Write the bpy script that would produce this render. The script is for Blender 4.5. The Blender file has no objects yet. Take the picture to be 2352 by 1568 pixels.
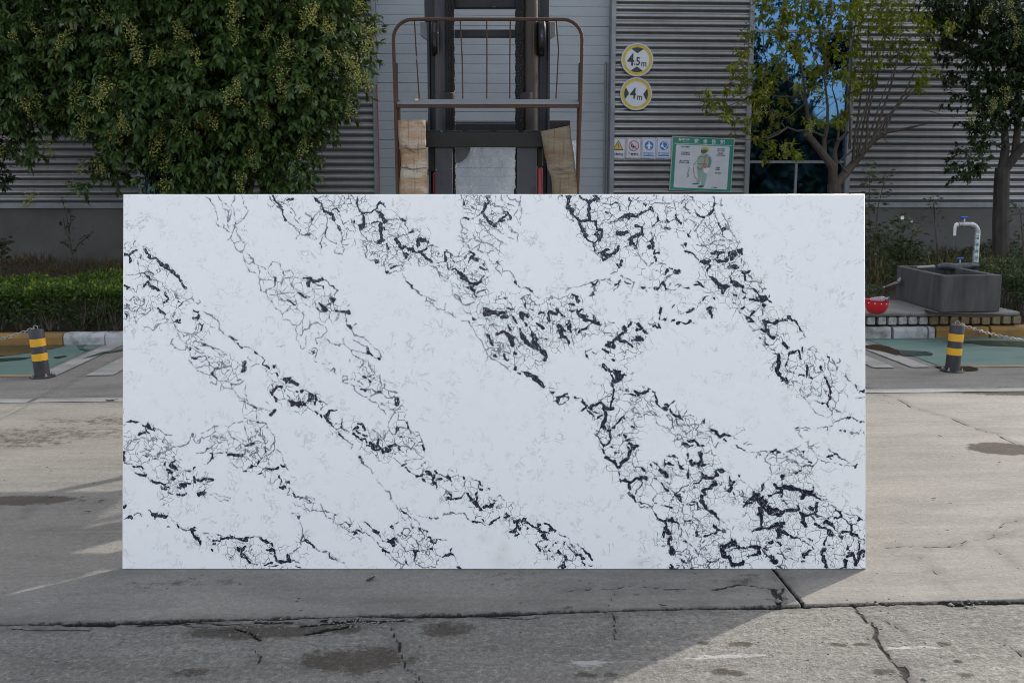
import bpy, bmesh, math, random
import numpy as np
from mathutils import Vector, Matrix, noise as mnoise

random.seed(7)
RNG = np.random.default_rng(11)
sc = bpy.context.scene
COL = sc.collection
R = math.radians

# ---------------------------------------------------------------- camera
H, PITCH, YAW = 1.612, R(8.6), R(3.14)
cam_d = bpy.data.cameras.new("camera")
cam_d.lens, cam_d.sensor_width = 35.0, 36.0
cam_d.clip_start, cam_d.clip_end = 0.05, 2000.0
cam_d.dof.use_dof, cam_d.dof.focus_distance, cam_d.dof.aperture_fstop = True, 4.35, 7.1
cam = bpy.data.objects.new("camera", cam_d)
COL.objects.link(cam)
cam.location = (0, 0, H)
cam.rotation_euler = (R(90) - PITCH, 0, -YAW)
sc.camera = cam

# ---------------------------------------------------------------- sky, sun, exposure
SUN_EL, SUN_AZ = R(31), R(49.1)
world = bpy.data.worlds.new("World")
sc.world = world
world.use_nodes = True
wn = world.node_tree
sky_n = wn.nodes.new("ShaderNodeTexSky")
sky_n.sky_type = 'NISHITA'
sky_n.sun_disc = False
sky_n.sun_elevation, sky_n.sun_rotation = SUN_EL, SUN_AZ
sky_n.dust_density, sky_n.air_density = 2.0, 1.0
hsv = wn.nodes.new("ShaderNodeHueSaturation")
hsv.inputs["Saturation"].default_value = 0.40
wn.links.new(sky_n.outputs[0], hsv.inputs["Color"])
wn.links.new(hsv.outputs[0], wn.nodes["Background"].inputs[0])
wn.nodes["Background"].inputs[1].default_value = 0.15

sun_d = bpy.data.lights.new("sun", 'SUN')
sun_d.energy, sun_d.angle, sun_d.color = 2.0, R(0.6), (1.0, 0.94, 0.84)
sun = bpy.data.objects.new("sun", sun_d)
COL.objects.link(sun)
_sd = Vector((math.sin(SUN_AZ) * math.cos(SUN_EL), math.cos(SUN_AZ) * math.cos(SUN_EL), math.sin(SUN_EL)))
sun.rotation_euler = _sd.to_track_quat('Z', 'Y').to_euler()
sun.location = (20, 20, 30)

vs = sc.view_settings
vs.view_transform, vs.look, vs.exposure, vs.gamma = 'Standard', 'None', 1.42, 1.0
vs.use_curve_mapping = False
sc.render.engine = 'CYCLES'
sc.cycles.filter_width = 0.85
sc.cycles.max_bounces = 6
sc.cycles.transparent_max_bounces = 12

# ---------------------------------------------------------------- geometry helpers
FP = 2352 * 35 / 36.0            # focal length in photo pixels (photo taken as 2352 wide)
CP, SP, CA, SA = math.cos(PITCH), math.sin(PITCH), math.cos(YAW), math.sin(YAW)

def _ray(px, py):
    dx, dy = (px - 1176) / FP, (784 - py) / FP
    return dx, CP + dy * SP, -SP + dy * CP          # right, forward, up

def to_world(x, d, z):
    return Vector((x * CA + d * SA, -x * SA + d * CA, z))

def cam_pt(px, py, d):
    r, f, u = _ray(px, py); t = d / f
    return Vector((r * t, d, H + u * t))

def at_depth(px, py, d):
    return to_world(*cam_pt(px, py, d))

def on_ground(px, py, z=0.0):
    r, f, u = _ray(px, py); t = (z - H) / u
    return to_world(r * t, f * t, z)

def on_wall(px, py, Y):
    r, f, u = _ray(px, py)
    wx, wy = r * CA + f * SA, -r * SA + f * CA
    t = Y / wy
    return Vector((wx * t, Y, H + u * t))

def link(o, parent=None):
    COL.objects.link(o)
    if parent is not None:
        o.parent = parent
    return o

def tag(o, label, cat, group=None):
    o['label'] = label; o['category'] = cat
    if group: o['group'] = group
    return o

def thing(name, label, cat, loc=(0, 0, 0), rot=(0, 0, 0), group=None):
    o = bpy.data.objects.new(name, None)
    o.empty_display_size = 0.1
    link(o); o.location = loc; o.rotation_euler = rot
    return tag(o, label, cat, group)

def structure(o):
    o['kind'] = 'structure'; return o

def copy_tree(o, parent=None):
    c = o.copy(); COL.objects.link(c)
    if parent is not None: c.parent = parent
    for ch in list(o.children):
        copy_tree(ch, c)
    return c

class MB:
    """collects simple shapes into one mesh"""
    def __init__(s): s.v, s.f = [], []
    def add(s, vs, fs):
        b = len(s.v); s.v += [tuple(p) for p in vs]; s.f += [tuple(i + b for i in f) for f in fs]; return s
    def box(s, x0, x1, y0, y1, z0, z1, m=None):
        vs = [(x, y, z) for z in (z0, z1) for y in (y0, y1) for x in (x0, x1)]
        if m is not None: vs = [m @ Vector(p) for p in vs]
        return s.add(vs, [(0, 2, 3, 1), (4, 5, 7, 6), (0, 1, 5, 4), (2, 6, 7, 3), (0, 4, 6, 2), (1, 3, 7, 5)])
    def prism(s, poly, y0, y1):
        """polygon in x,z extruded along y"""
        n = len(poly)
        vs = [(x, y0, z) for x, z in poly] + [(x, y1, z) for x, z in poly]
        fs = [tuple(range(n)), tuple(range(2 * n - 1, n - 1, -1))]
        fs += [(i, i + n, (i + 1) % n + n, (i + 1) % n) for i in range(n)]
        return s.add(vs, fs)
    def tube(s, pts, rad, seg=8, cap=True):
        pts = [Vector(p) for p in pts]
        rad = rad if isinstance(rad, (list, tuple)) else [rad] * len(pts)
        rings, up = [], Vector((0, 0, 1))
        prev = None
        for i, p in enumerate(pts):
            t = (pts[min(i + 1, len(pts) - 1)] - pts[max(i - 1, 0)]).normalized()
            if prev is None:
                a = t.cross(up if abs(t.z) < 0.9 else Vector((1, 0, 0))).normalized()
            else:
                a = (prev - t * prev.dot(t)).normalized()
            prev = a; b = t.cross(a)
            rings.append([p + (a * math.cos(2 * math.pi * k / seg) + b * math.sin(2 * math.pi * k / seg)) * rad[i] for k in range(seg)])
        vs = [q for r in rings for q in r]; fs = []
        for i in range(len(pts) - 1):
            for k in range(seg):
                fs.append((i * seg + k, i * seg + (k + 1) % seg, (i + 1) * seg + (k + 1) % seg, (i + 1) * seg + k))
        if cap:
            fs.append(tuple(range(seg - 1, -1, -1))); fs.append(tuple((len(pts) - 1) * seg + k for k in range(seg)))
        return s.add(vs, fs)
    def lathe(s, prof, seg=24, c=(0, 0, 0), close=True):
        """profile of (r, z) turned round z"""
        vs = [(c[0] + r * math.cos(2 * math.pi * k / seg), c[1] + r * math.sin(2 * math.pi * k / seg), c[2] + z) for r, z in prof for k in range(seg)]
        fs = []
        for i in range(len(prof) - 1):
            for k in range(seg):
                fs.append((i * seg + k, i * seg + (k + 1) % seg, (i + 1) * seg + (k + 1) % seg, (i + 1) * seg + k))
        if close:
            fs.append(tuple(range(seg - 1, -1, -1))); fs.append(tuple((len(prof) - 1) * seg + k for k in range(seg)))
        return s.add(vs, fs)
    def disc(s, cx, cz, r, y0, y1, seg=40, r2=None):
        if r2 is None:
            return s.prism([(cx + r * math.cos(2 * math.pi * k / seg), cz + r * math.sin(2 * math.pi * k / seg)) for k in range(seg)], y0, y1)
        o = [(cx + r * math.cos(2 * math.pi * k / seg), cz + r * math.sin(2 * math.pi * k / seg)) for k in range(seg)]
        i_ = [(cx + r2 * math.cos(2 * math.pi * k / seg), cz + r2 * math.sin(2 * math.pi * k / seg)) for k in range(seg)]
        vs = [(x, y0, z) for x, z in o] + [(x, y0, z) for x, z in i_] + [(x, y1, z) for x, z in o] + [(x, y1, z) for x, z in i_]
        n, fs = seg, []
        for k in range(n):
            j = (k + 1) % n
            fs += [(k, n + k, n + j, j), (2 * n + k, 2 * n + j, 3 * n + j, 3 * n + k), (k, j, 2 * n + j, 2 * n + k), (n + k, 3 * n + k, 3 * n + j, n + j)]
        return s.add(vs, fs)
    def build(s, name, mat, parent=None, smooth=False, bevel=0.0, loc=None, rot=None, seg=2):
        me = bpy.data.meshes.new(name)
        me.from_pydata(s.v, [], s.f)
        bm = bmesh.new(); bm.from_mesh(me)
        bmesh.ops.recalc_face_normals(bm, faces=bm.faces)
        bm.to_mesh(me); bm.free()
        me.materials.append(mat)
        if smooth:
            me.polygons.foreach_set("use_smooth", [True] * len(me.polygons))
            try: me.set_sharp_from_angle(angle=R(38))
            except Exception: pass
        o = bpy.data.objects.new(name, me)
        link(o, parent)
        if bevel:
            b = o.modifiers.new("bevel", 'BEVEL'); b.width, b.segments, b.limit_method, b.angle_limit = bevel, seg, 'ANGLE', R(35)
        if loc is not None: o.location = loc
        if rot is not None: o.rotation_euler = rot
        return o

def np_mesh(name, V, F, mat, parent=None, attrs=None, smooth=False):
    """mesh from arrays; F is (n,3) or (n,4)"""
    me = bpy.data.meshes.new(name)
    V = np.ascontiguousarray(V, dtype=np.float32); F = np.ascontiguousarray(F, dtype=np.int32)
    k = F.shape[1]
    me.vertices.add(len(V)); me.vertices.foreach_set("co", V.ravel())
    me.loops.add(F.size); me.loops.foreach_set("vertex_index", F.ravel())
    me.polygons.add(len(F)); me.polygons.foreach_set("loop_start", np.arange(0, F.size, k, dtype=np.int32))
    me.update(calc_edges=True)
    if smooth: me.polygons.foreach_set("use_smooth", np.ones(len(F), dtype=bool))
    for a, arr in (attrs or {}).items():
        at = me.attributes.new(a, 'FLOAT', 'POINT'); at.data.foreach_set("value", np.ascontiguousarray(arr, dtype=np.float32))
    me.materials.append(mat)
    me.validate(clean_customdata=False)
    o = bpy.data.objects.new(name, me)
    return link(o, parent)

def grid_faces(nx, ny):
    i = np.arange(nx - 1)[None, :] + np.arange(ny - 1)[:, None] * nx
    return np.stack([i, i + 1, i + nx + 1, i + nx], -1).reshape(-1, 4)

def vnoise(x, y, seed=0):
    """smooth value noise, arrays in, about -1..1 out"""
    r = np.random.default_rng(seed); T = r.random((256, 256)) * 2 - 1
    xi, yi = np.floor(x).astype(int), np.floor(y).astype(int)
    fx, fy = x - xi, y - yi
    fx, fy = fx * fx * (3 - 2 * fx), fy * fy * (3 - 2 * fy)
    g = lambda a, b: T[(yi + b) % 256, (xi + a) % 256]
    return (g(0, 0) * (1 - fx) + g(1, 0) * fx) * (1 - fy) + (g(0, 1) * (1 - fx) + g(1, 1) * fx) * fy

# ---------------------------------------------------------------- material helpers
class Nodes:
    def __init__(s, name):
        s.mat = bpy.data.materials.new(name); s.mat.use_nodes = True
        s.nt = s.mat.node_tree; s.b = s.nt.nodes["Principled BSDF"]; s.out = s.nt.nodes["Material Output"]
        s.tc = s.nt.nodes.new("ShaderNodeTexCoord"); s.obj = s.tc.outputs["Object"]
    def n(s, t): return s.nt.nodes.new(t)
    def l(s, a, b): s.nt.links.new(a, b)
    def put(s, sock, v):
        if hasattr(v, "links") or isinstance(v, bpy.types.NodeSocket): s.l(v, sock)
        elif v is not None: sock.default_value = v
    def mapped(s, scale=(1, 1, 1), rot=(0, 0, 0), src=None):
        m = s.n("ShaderNodeMapping"); m.inputs["Scale"].default_value = scale; m.inputs["Rotation"].default_value = rot
        s.l(src or s.obj, m.inputs["Vector"]); return m.outputs[0]
    def noise(s, scale, detail=4, rough=0.55, vec=None, dist=0.0):
        t = s.n("ShaderNodeTexNoise"); t.inputs["Scale"].default_value = scale; t.inputs["Detail"].default_value = detail
        t.inputs["Roughness"].default_value = rough; t.inputs["Distortion"].default_value = dist
        s.l(vec or s.obj, t.inputs["Vector"]); return t.outputs["Fac"]
    def voro(s, scale, feature='F1', vec=None, rnd=1.0):
        t = s.n("ShaderNodeTexVoronoi"); t.feature = feature; t.inputs["Scale"].default_value = scale; t.inputs["Randomness"].default_value = rnd
        s.l(vec or s.obj, t.inputs["Vector"]); return t.outputs["Distance"]
    def math(s, op, a, b=None, c=None, clamp=False):
        m = s.n("ShaderNodeMath"); m.operation = op; m.use_clamp = clamp
        for i, v in enumerate((a, b, c)): s.put(m.inputs[i], v)
        return m.outputs[0]
    def mr(s, v, a, b, c=0.0, d=1.0, smooth=False):
        m = s.n("ShaderNodeMapRange"); m.clamp = True
        if smooth: m.interpolation_type = 'SMOOTHSTEP'
        s.put(m.inputs[0], v)
        for i, q in enumerate((a, b, c, d)): s.put(m.inputs[1 + i], q)
        return m.outputs[0]
    def mix(s, fac, a, b):
        m = s.n("ShaderNodeMix"); m.data_type = 'RGBA'
        s.put(m.inputs[0], fac)
        for sock, v in ((m.inputs[6], a), (m.inputs[7], b)):
            if isinstance(v, (tuple, list)): sock.default_value = (*v[:3], 1)
            else: s.l(v, sock)
        return m.outputs[2]
    def attr(s, name):
        a = s.n("ShaderNodeAttribute"); a.attribute_name = name; return a.outputs["Fac"]
    def bump(s, h, strength=0.3, dist=0.01):
        b = s.n("ShaderNodeBump"); b.inputs["Strength"].default_value = strength; b.inputs["Distance"].default_value = dist
        s.put(b.inputs["Height"], h); s.l(b.outputs[0], s.b.inputs["Normal"])
    def set(s, color=None, rough=None, metal=None, spec=None):
        if color is not None:
            if isinstance(color, (tuple, list)): s.b.inputs["Base Color"].default_value = (*color[:3], 1)
            else: s.l(color, s.b.inputs["Base Color"])
        s.put(s.b.inputs["Roughness"], rough); s.put(s.b.inputs["Metallic"], metal)
        if spec is not None: s.b.inputs["Specular IOR Level"].default_value = spec
        return s.mat

def paint(name, c1, c2=None, scale=6.0, rough=0.5, metal=0.0, bump=0.05, bs=60.0, lo=0.4, hi=0.65, stretch=(1, 1, 1), spec=None, detail=6):
    """a colour broken up by a second one in soft patches, with fine relief"""
    N = Nodes(name)
    v = N.mapped(stretch)
    c2 = c2 or tuple(x * 0.7 for x in c1)
    f = N.mr(N.noise(scale, detail, 0.65, v), lo, hi)
    fine = N.noise(bs, 3, 0.6, v)
    col = N.mix(f, c1, c2)
    col = N.mix(N.mr(fine, 0.35, 0.8, 0, 0.25), col, tuple(x * 0.6 for x in c1))
    N.set(col, N.mr(f, 0, 1, rough, min(1, rough + 0.15)), metal, spec)
    if bump: N.bump(fine, bump, 0.01)
    return N.mat
# ---------------------------------------------------------------- materials
def mat_concrete(name, warm, dark, near=False):
    N = Nodes(name)
    big = N.noise(0.55, 5, 0.6); mid = N.noise(2.6, 6, 0.65, N.mapped((0.45, 1.6, 1))); fine = N.noise(70, 5, 0.75); grit = N.voro(110)
    sweep = N.noise(9, 4, 0.6, N.mapped((0.12, 2.2, 1), (0, 0, 0.25)))
    col = N.mix(N.mr(big, 0.35, 0.68), warm, dark)
    col = N.mix(N.mr(mid, 0.45, 0.68, 0, 0.75), col, tuple(x * 0.72 for x in dark))
    col = N.mix(N.mr(sweep, 0.5, 0.75, 0, 0.28), col, tuple(min(1, x * 1.25) for x in warm))
    col = N.mix(N.mr(fine, 0.45, 0.66, 0, 0.6 if near else 0.42), col, tuple(x * 0.45 for x in dark))
    col = N.mix(N.mr(grit, 0.22, 0.05, 0, 0.6 if near else 0.3), col, tuple(min(1, x * 1.7) for x in warm))
    blot = N.noise(38 if near else 30, 6, 0.8)
    col = N.mix(N.mr(blot, 0.5, 0.64, 0, 0.8 if near else 0.34), col, tuple(x * 0.55 for x in dark))
    col = N.mix(N.mr(blot, 0.46, 0.36, 0, 0.7 if near else 0.3), col, tuple(x * 1.3 for x in warm))
    pits = N.mr(N.voro(26 if near else 17), 0.16, 0.06)
    pits = N.math('MULTIPLY', pits, N.mr(N.noise(2.2, 3), 0.54, 0.62))
    col = N.mix(N.math('MULTIPLY', pits, 0.8), col, (0.045, 0.043, 0.04))
    # cracks, stains and scrapes laid out on the mesh
    wob = N.math('MULTIPLY', N.math('SUBTRACT', N.noise(55, 5, 0.7), 0.5), 0.012)
    ck = N.math('ADD', N.attr("crack"), wob)
    crack = N.mr(ck, -0.0022, 0.0012)
    dirt = N.math('MULTIPLY', N.mr(ck, -0.075, 0.0, 0, 0.6), N.mr(N.noise(9, 4), 0.35, 0.65))
    col = N.mix(dirt, col, tuple(x * 0.5 for x in dark))
    st = N.math('ADD', N.attr("stain"), N.math('MULTIPLY', N.math('SUBTRACT', N.noise(13, 8, 0.78), 0.5), 4.8))
    stain = N.mr(st, 0.15, 0.9)
    col = N.mix(N.math('MULTIPLY', stain, 0.66), col, (0.056, 0.047, 0.038))
    wt = N.math('ADD', N.attr("scrape"), N.math('MULTIPLY', N.math('SUBTRACT', N.noise(40, 5, 0.75, N.mapped((0.5, 1.3, 1))), 0.5), 7.0))
    col = N.mix(N.math('MULTIPLY', N.mr(wt, 0.6, 1.6), 0.3), col, (0.72, 0.72, 0.72))
    col = N.mix(crack, col, (0.022, 0.02, 0.018))
    N.set(col, N.mr(stain, 0, 1, 0.88, 1.0), 0, 0.35); N.l(N.mr(stain, 0, 0.8, 0.32, 0.0), N.b.inputs['Specular IOR Level'])
    h = N.math('ADD', N.math('MULTIPLY', fine, 0.5), N.math('MULTIPLY', N.noise(16, 6, 0.7), 1.0 if near else 0.35))
    h = N.math('SUBTRACT', h, N.math('MULTIPLY', crack, 2.5)); h = N.math('SUBTRACT', h, N.math('MULTIPLY', pits, 1.6))
    N.bump(h, 1.0 if near else 0.7, 0.02 if near else 0.008)
    return N.mat

M_CONC = mat_concrete("smooth_concrete", (0.232, 0.216, 0.192), (0.168, 0.157, 0.141))
M_CONC2 = mat_concrete("rough_concrete", (0.240, 0.226, 0.202), (0.148, 0.140, 0.128), True)
M_GROUND = paint("yard_ground", (0.19, 0.182, 0.168), (0.15, 0.145, 0.135), 0.4, 0.9)
M_JOINT = paint("joint_dirt", (0.035, 0.032, 0.028), None, 8, 0.95)
M_SOIL = paint("bed_soil", (0.045, 0.03, 0.02), (0.028, 0.02, 0.014), 3, 0.95, 0, 0.6, 30)
M_CAST = paint("grey_render", (0.088, 0.085, 0.082), (0.043, 0.042, 0.043), 3.0, 0.85, 0, 0.25, 40, 0.38, 0.66, (2.2, 2.2, 0.35))
M_PLINTH = paint("plinth_render", (0.125, 0.123, 0.117), (0.07, 0.068, 0.064), 0.7, 0.88, 0, 0.2, 30, 0.35, 0.7)
M_PAD = paint("pad_concrete", (0.20, 0.195, 0.18), (0.10, 0.097, 0.092), 1.6, 0.85, 0, 0.3, 60, 0.4, 0.72)

def mat_cladding():
    N = Nodes("ribbed_steel")
    v = N.mapped((0.5, 1, 1.2)); f = N.mr(N.noise(1.2, 6, 0.65, v), 0.36, 0.66); streak = N.mr(N.noise(3, 4, 0.6, N.mapped((3, 1, 0.15))), 0.5, 0.75, 0, 0.35)
    col = N.mix(f, (0.32, 0.316, 0.316), (0.215, 0.212, 0.21)); col = N.mix(streak, col, (0.2, 0.195, 0.185))
    N.set(col, N.mr(f, 0, 1, 0.36, 0.48), 0.85)
    N.bump(N.noise(6, 3, 0.5, N.mapped((1, 1, 0.2))), 0.12, 0.02)
    return N.mat
M_CLAD = mat_cladding()
M_TRIM = paint("grey_trim", (0.25, 0.26, 0.275), (0.19, 0.2, 0.21), 3, 0.45, 0.3)
M_DOOR = paint("white_door_panel", (0.33, 0.35, 0.375), (0.27, 0.285, 0.305), 0.8, 0.5, 0, 0.03, 40, 0.4, 0.8)
M_DARK = paint("dark_interior", (0.012, 0.014, 0.018), None, 2, 0.9)
M_REDCABLE = paint("red_cable", (0.35, 0.03, 0.025), None, 5, 0.5)

def mat_glass():
    N = Nodes("blue_glass")
    gl = N.n("ShaderNodeBsdfGlossy"); gl.inputs["Color"].default_value = (0.15, 0.32, 0.56, 1); gl.inputs["Roughness"].default_value = 0.03
    tr = N.n("ShaderNodeBsdfTransparent"); tr.inputs["Color"].default_value = (0.52, 0.64, 0.76, 1)
    fr = N.n("ShaderNodeFresnel"); fr.inputs["IOR"].default_value = 1.9
    mx = N.n("ShaderNodeMixShader")
    N.l(N.mr(fr.outputs[0], 0.0, 1.0, 0.36, 1.0), mx.inputs[0]); N.l(tr.outputs[0], mx.inputs[1]); N.l(gl.outputs[0], mx.inputs[2])
    b = N.n("ShaderNodeBump"); b.inputs["Strength"].default_value = 0.012; b.inputs["Distance"].default_value = 0.02
    N.l(N.noise(1.3, 2, 0.5), b.inputs["Height"]); N.l(b.outputs[0], gl.inputs["Normal"])
    N.l(mx.outputs[0], N.out.inputs["Surface"])
    return N.mat
M_GLASS = mat_glass()

def mat_film():
    N = Nodes("clear_plastic_film")
    wr = N.noise(3.0, 4, 0.6, N.mapped((1, 1, 0.8)), 2.5)
    wr2 = N.mr(wr, 0.47, 0.60, 0, 1)
    tr = N.n("ShaderNodeBsdfTransparent"); tr.inputs["Color"].default_value = (0.9, 0.92, 0.95, 1)
    gl = N.n("ShaderNodeBsdfGlossy"); gl.inputs["Roughness"].default_value = 0.22; gl.inputs["Color"].default_value = (0.8, 0.85, 0.9, 1)
    df = N.n("ShaderNodeBsdfDiffuse"); df.inputs["Color"].default_value = (0.72, 0.75, 0.8, 1)
    b = N.n("ShaderNodeBump"); b.inputs["Strength"].default_value = 0.5; b.inputs["Distance"].default_value = 0.03; N.l(wr, b.inputs["Height"]); N.l(b.outputs[0], gl.inputs["Normal"])
    m1 = N.n("ShaderNodeMixShader"); m2 = N.n("ShaderNodeMixShader")
    N.l(N.mr(wr2, 0, 1, 0.26, 0.34), m1.inputs[0]); N.l(tr.outputs[0], m1.inputs[1]); N.l(df.outputs[0], m1.inputs[2])
    m2.inputs[0].default_value = 0.12; N.l(m1.outputs[0], m2.inputs[1]); N.l(gl.outputs[0], m2.inputs[2])
    N.l(m2.outputs[0], N.out.inputs["Surface"])
    return N.mat
M_FILM = mat_film()

def mat_painted_ground(name, c, wear, lo=0.48, hi=0.62, base=(0.29, 0.28, 0.26)):
    N = Nodes(name)
    w = N.math('ADD', N.math('MULTIPLY', N.noise(2.2, 7, 0.7, N.mapped((0.5, 1.5, 1))), 0.75), N.math('MULTIPLY', N.noise(30, 5, 0.7), 0.25))
    f = N.mr(w, lo, hi, 0, wear)
    tone = N.mix(N.mr(N.noise(1.1, 4), 0.35, 0.65), c, tuple(x * 0.72 for x in c))
    N.set(N.mix(f, tone, base), 0.8, 0, 0.3)
    N.bump(N.noise(60, 4, 0.7), 0.3, 0.004)
    return N.mat
M_GREEN = mat_painted_ground("green_floor_paint", (0.080, 0.165, 0.14), 0.8, 0.40, 0.66, (0.165, 0.18, 0.165))
M_YLINE = mat_painted_ground("faded_yellow_line", (0.34, 0.22, 0.08), 0.7, 0.42, 0.62, (0.19, 0.18, 0.165))
M_WLINE = mat_painted_ground("worn_white_line", (0.38, 0.375, 0.35), 0.9, 0.40, 0.58, (0.21, 0.2, 0.18))
M_PUDDLE = Nodes("shallow_water").set((0.02, 0.024, 0.02), 0.04, 0, 0.6)
M_WET = paint("wet_stain", (0.050, 0.037, 0.026), (0.034, 0.027, 0.02), 4, 1.0, 0, 0.1, 60, spec=0.0)
M_WETB = paint("drying_stain", (0.125, 0.105, 0.08), (0.085, 0.07, 0.052), 3, 1.0, 0, 0.1, 60, spec=0.0)
M_WETG = paint("wet_green_paint", (0.014, 0.040, 0.034), (0.02, 0.036, 0.032), 4, 0.25, 0, 0.05, 60)
M_KYEL = paint("kerb_yellow", (0.27, 0.15, 0.032), (0.17, 0.11, 0.055), 4.5, 0.75, 0, 0.4, 50, 0.42, 0.66)
M_KWHI = paint("kerb_white", (0.42, 0.425, 0.425), (0.17, 0.165, 0.15), 6, 0.75, 0, 0.5, 45, 0.45, 0.66)
M_BRW = paint("brick_white", (0.40, 0.40, 0.385), (0.17, 0.165, 0.15), 9, 0.85, 0, 0.5, 60, 0.5, 0.72)
M_BRY = paint("brick_yellow", (0.24, 0.175, 0.085), (0.14, 0.115, 0.08), 9, 0.85, 0, 0.5, 60, 0.45, 0.7)
M_BLACK = paint("black_bollard_coat", (0.018, 0.019, 0.024), (0.05, 0.05, 0.054), 9, 0.5, 0, 0.1, 70)
M_BYEL = paint("yellow_reflective_band", (0.75, 0.40, 0.02), (0.66, 0.34, 0.02), 7, 0.35, 0, 0.05, 90)
M_GALV = paint("galvanised_chain", (0.48, 0.48, 0.47), (0.30, 0.28, 0.25), 40, 0.4, 0.8, 0)
M_PIPE = paint("wrapped_pipe", (0.42, 0.43, 0.44), (0.16, 0.165, 0.17), 16, 0.35, 0.55, 0.6, 40, 0.4, 0.7, (1, 1, 2.5))
M_PVC = paint("white_pvc", (0.72, 0.73, 0.72), None, 6, 0.4)
M_TAPE = paint("black_tape", (0.035, 0.037, 0.043), (0.09, 0.095, 0.11), 12, 0.32, 0.1, 0.8, 22, 0.45, 0.7)
M_BLUE = paint("blue_valve", (0.02, 0.06, 0.42), None, 6, 0.4)
M_HOSE = paint("pale_hose", (0.45, 0.45, 0.43), None, 6, 0.5)
M_RED = paint("red_helmet_plastic", (0.55, 0.012, 0.02), (0.42, 0.01, 0.015), 9, 0.3, 0, 0.02)
M_BOTTLE = Nodes("clear_bottle"); M_BOTTLE.b.inputs["Transmission Weight"].default_value = 0.8; M_BOTTLE = M_BOTTLE.set((0.75, 0.85, 0.9), 0.1)

def steel(name, c, rust, amount=0.5, scale=9, rough=0.55, metal=0.0):
    N = Nodes(name)
    N.b.inputs['Specular IOR Level'].default_value = 0.3
    f = N.mr(N.noise(scale, 8, 0.72), 0.62 - 0.22 * amount, 0.78 - 0.18 * amount)
    sc2 = N.mr(N.noise(26, 4, 0.6, N.mapped((1, 1, 0.25))), 0.6, 0.78, 0, 0.5)
    chip = N.mr(N.noise(17, 3, 0.5), 0.72, 0.75, 0, 0.8)
    col = N.mix(f, c, rust); col = N.mix(sc2, col, tuple(x * 0.5 for x in c)); col = N.mix(chip, col, (0.30, 0.29, 0.28))
    N.set(col, N.mr(f, 0, 1, rough, 0.9), metal); N.bump(N.noise(70, 4, 0.7), 0.25, 0.006)
    return N.mat
M_MAST = steel("dark_mast_steel", (0.012, 0.013, 0.017), (0.022, 0.018, 0.015), 0.5)
M_MASTG = steel("grey_mast_paint", (0.027, 0.030, 0.037), (0.028, 0.022, 0.018), 0.3)
M_BRN = steel("worn_brown_steel", (0.032, 0.028, 0.025), (0.045, 0.030, 0.02), 0.6, 14)
M_RUST = steel("rusty_rod", (0.042, 0.027, 0.021), (0.075, 0.035, 0.02), 0.9, 20, 0.7, 0.2)
M_SHELF = steel("grey_shelf_paint", (0.15, 0.155, 0.165), (0.20, 0.13, 0.09), 0.25, 7, 0.55, 0.1)
M_CHAINB = steel("greasy_chain", (0.009, 0.009, 0.010), (0.016, 0.013, 0.011), 0.4, 20, 0.42, 0.5)
M_BAR = steel("black_carriage_bar", (0.012, 0.0125, 0.013), (0.024, 0.02, 0.016), 0.7, 11, 0.6, 0.2)
M_CHROME = paint("cylinder_chrome", (0.3, 0.3, 0.31), None, 4, 0.3, 0.9)
M_REDB = paint("red_truck_paint", (0.27, 0.012, 0.022), (0.16, 0.014, 0.018), 6, 0.35)
M_DKGREY = paint("dark_grey_truck_paint", (0.05, 0.052, 0.058), None, 6, 0.45)
M_TYRE = paint("tyre_rubber", (0.022, 0.022, 0.022), (0.05, 0.045, 0.04), 9, 0.85)
M_WIRE = paint("binding_wire", (0.16, 0.15, 0.14), (0.20, 0.12, 0.08), 30, 0.45, 0.7, 0)
M_STICK = paint("grey_sticker", (0.10, 0.11, 0.13), None, 6, 0.5)

def mat_board(name, base, grey, rust, rot):
    N = Nodes(name)
    a = N.noise(7, 7, 0.7, N.mapped((0.5, 1, 2.2))); b = N.noise(5, 6, 0.7, N.mapped((0.45, 1, 2.0))); ln = N.noise(50, 4, 0.7, N.mapped((0.12, 1, 2.6))); vl = N.noise(60, 3, 0.6, N.mapped((2.0, 1, 0.08)))
    col = N.mix(N.mr(a, 0.42, 0.62), base, grey); col = N.mix(N.mr(b, 0.47, 0.66, 0, 0.9), col, rust)
    col = N.mix(N.mr(ln, 0.54, 0.7, 0, 0.55), col, tuple(x * 0.35 for x in rust)); col = N.mix(N.mr(vl, 0.56, 0.68, 0, 0.6), col, tuple(x * 0.3 for x in base))
    N.set(col, 0.85); N.bump(N.math('ADD', ln, vl), 0.5, 0.006)
    return N.mat
M_BOARD1 = mat_board("rust_streaked_board", (0.25, 0.19, 0.125), (0.34, 0.31, 0.265), (0.22, 0.088, 0.02), 0)
M_BOARD2 = mat_board("weathered_brown_board", (0.125, 0.10, 0.066), (0.15, 0.132, 0.10), (0.09, 0.05, 0.022), 0)

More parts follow.
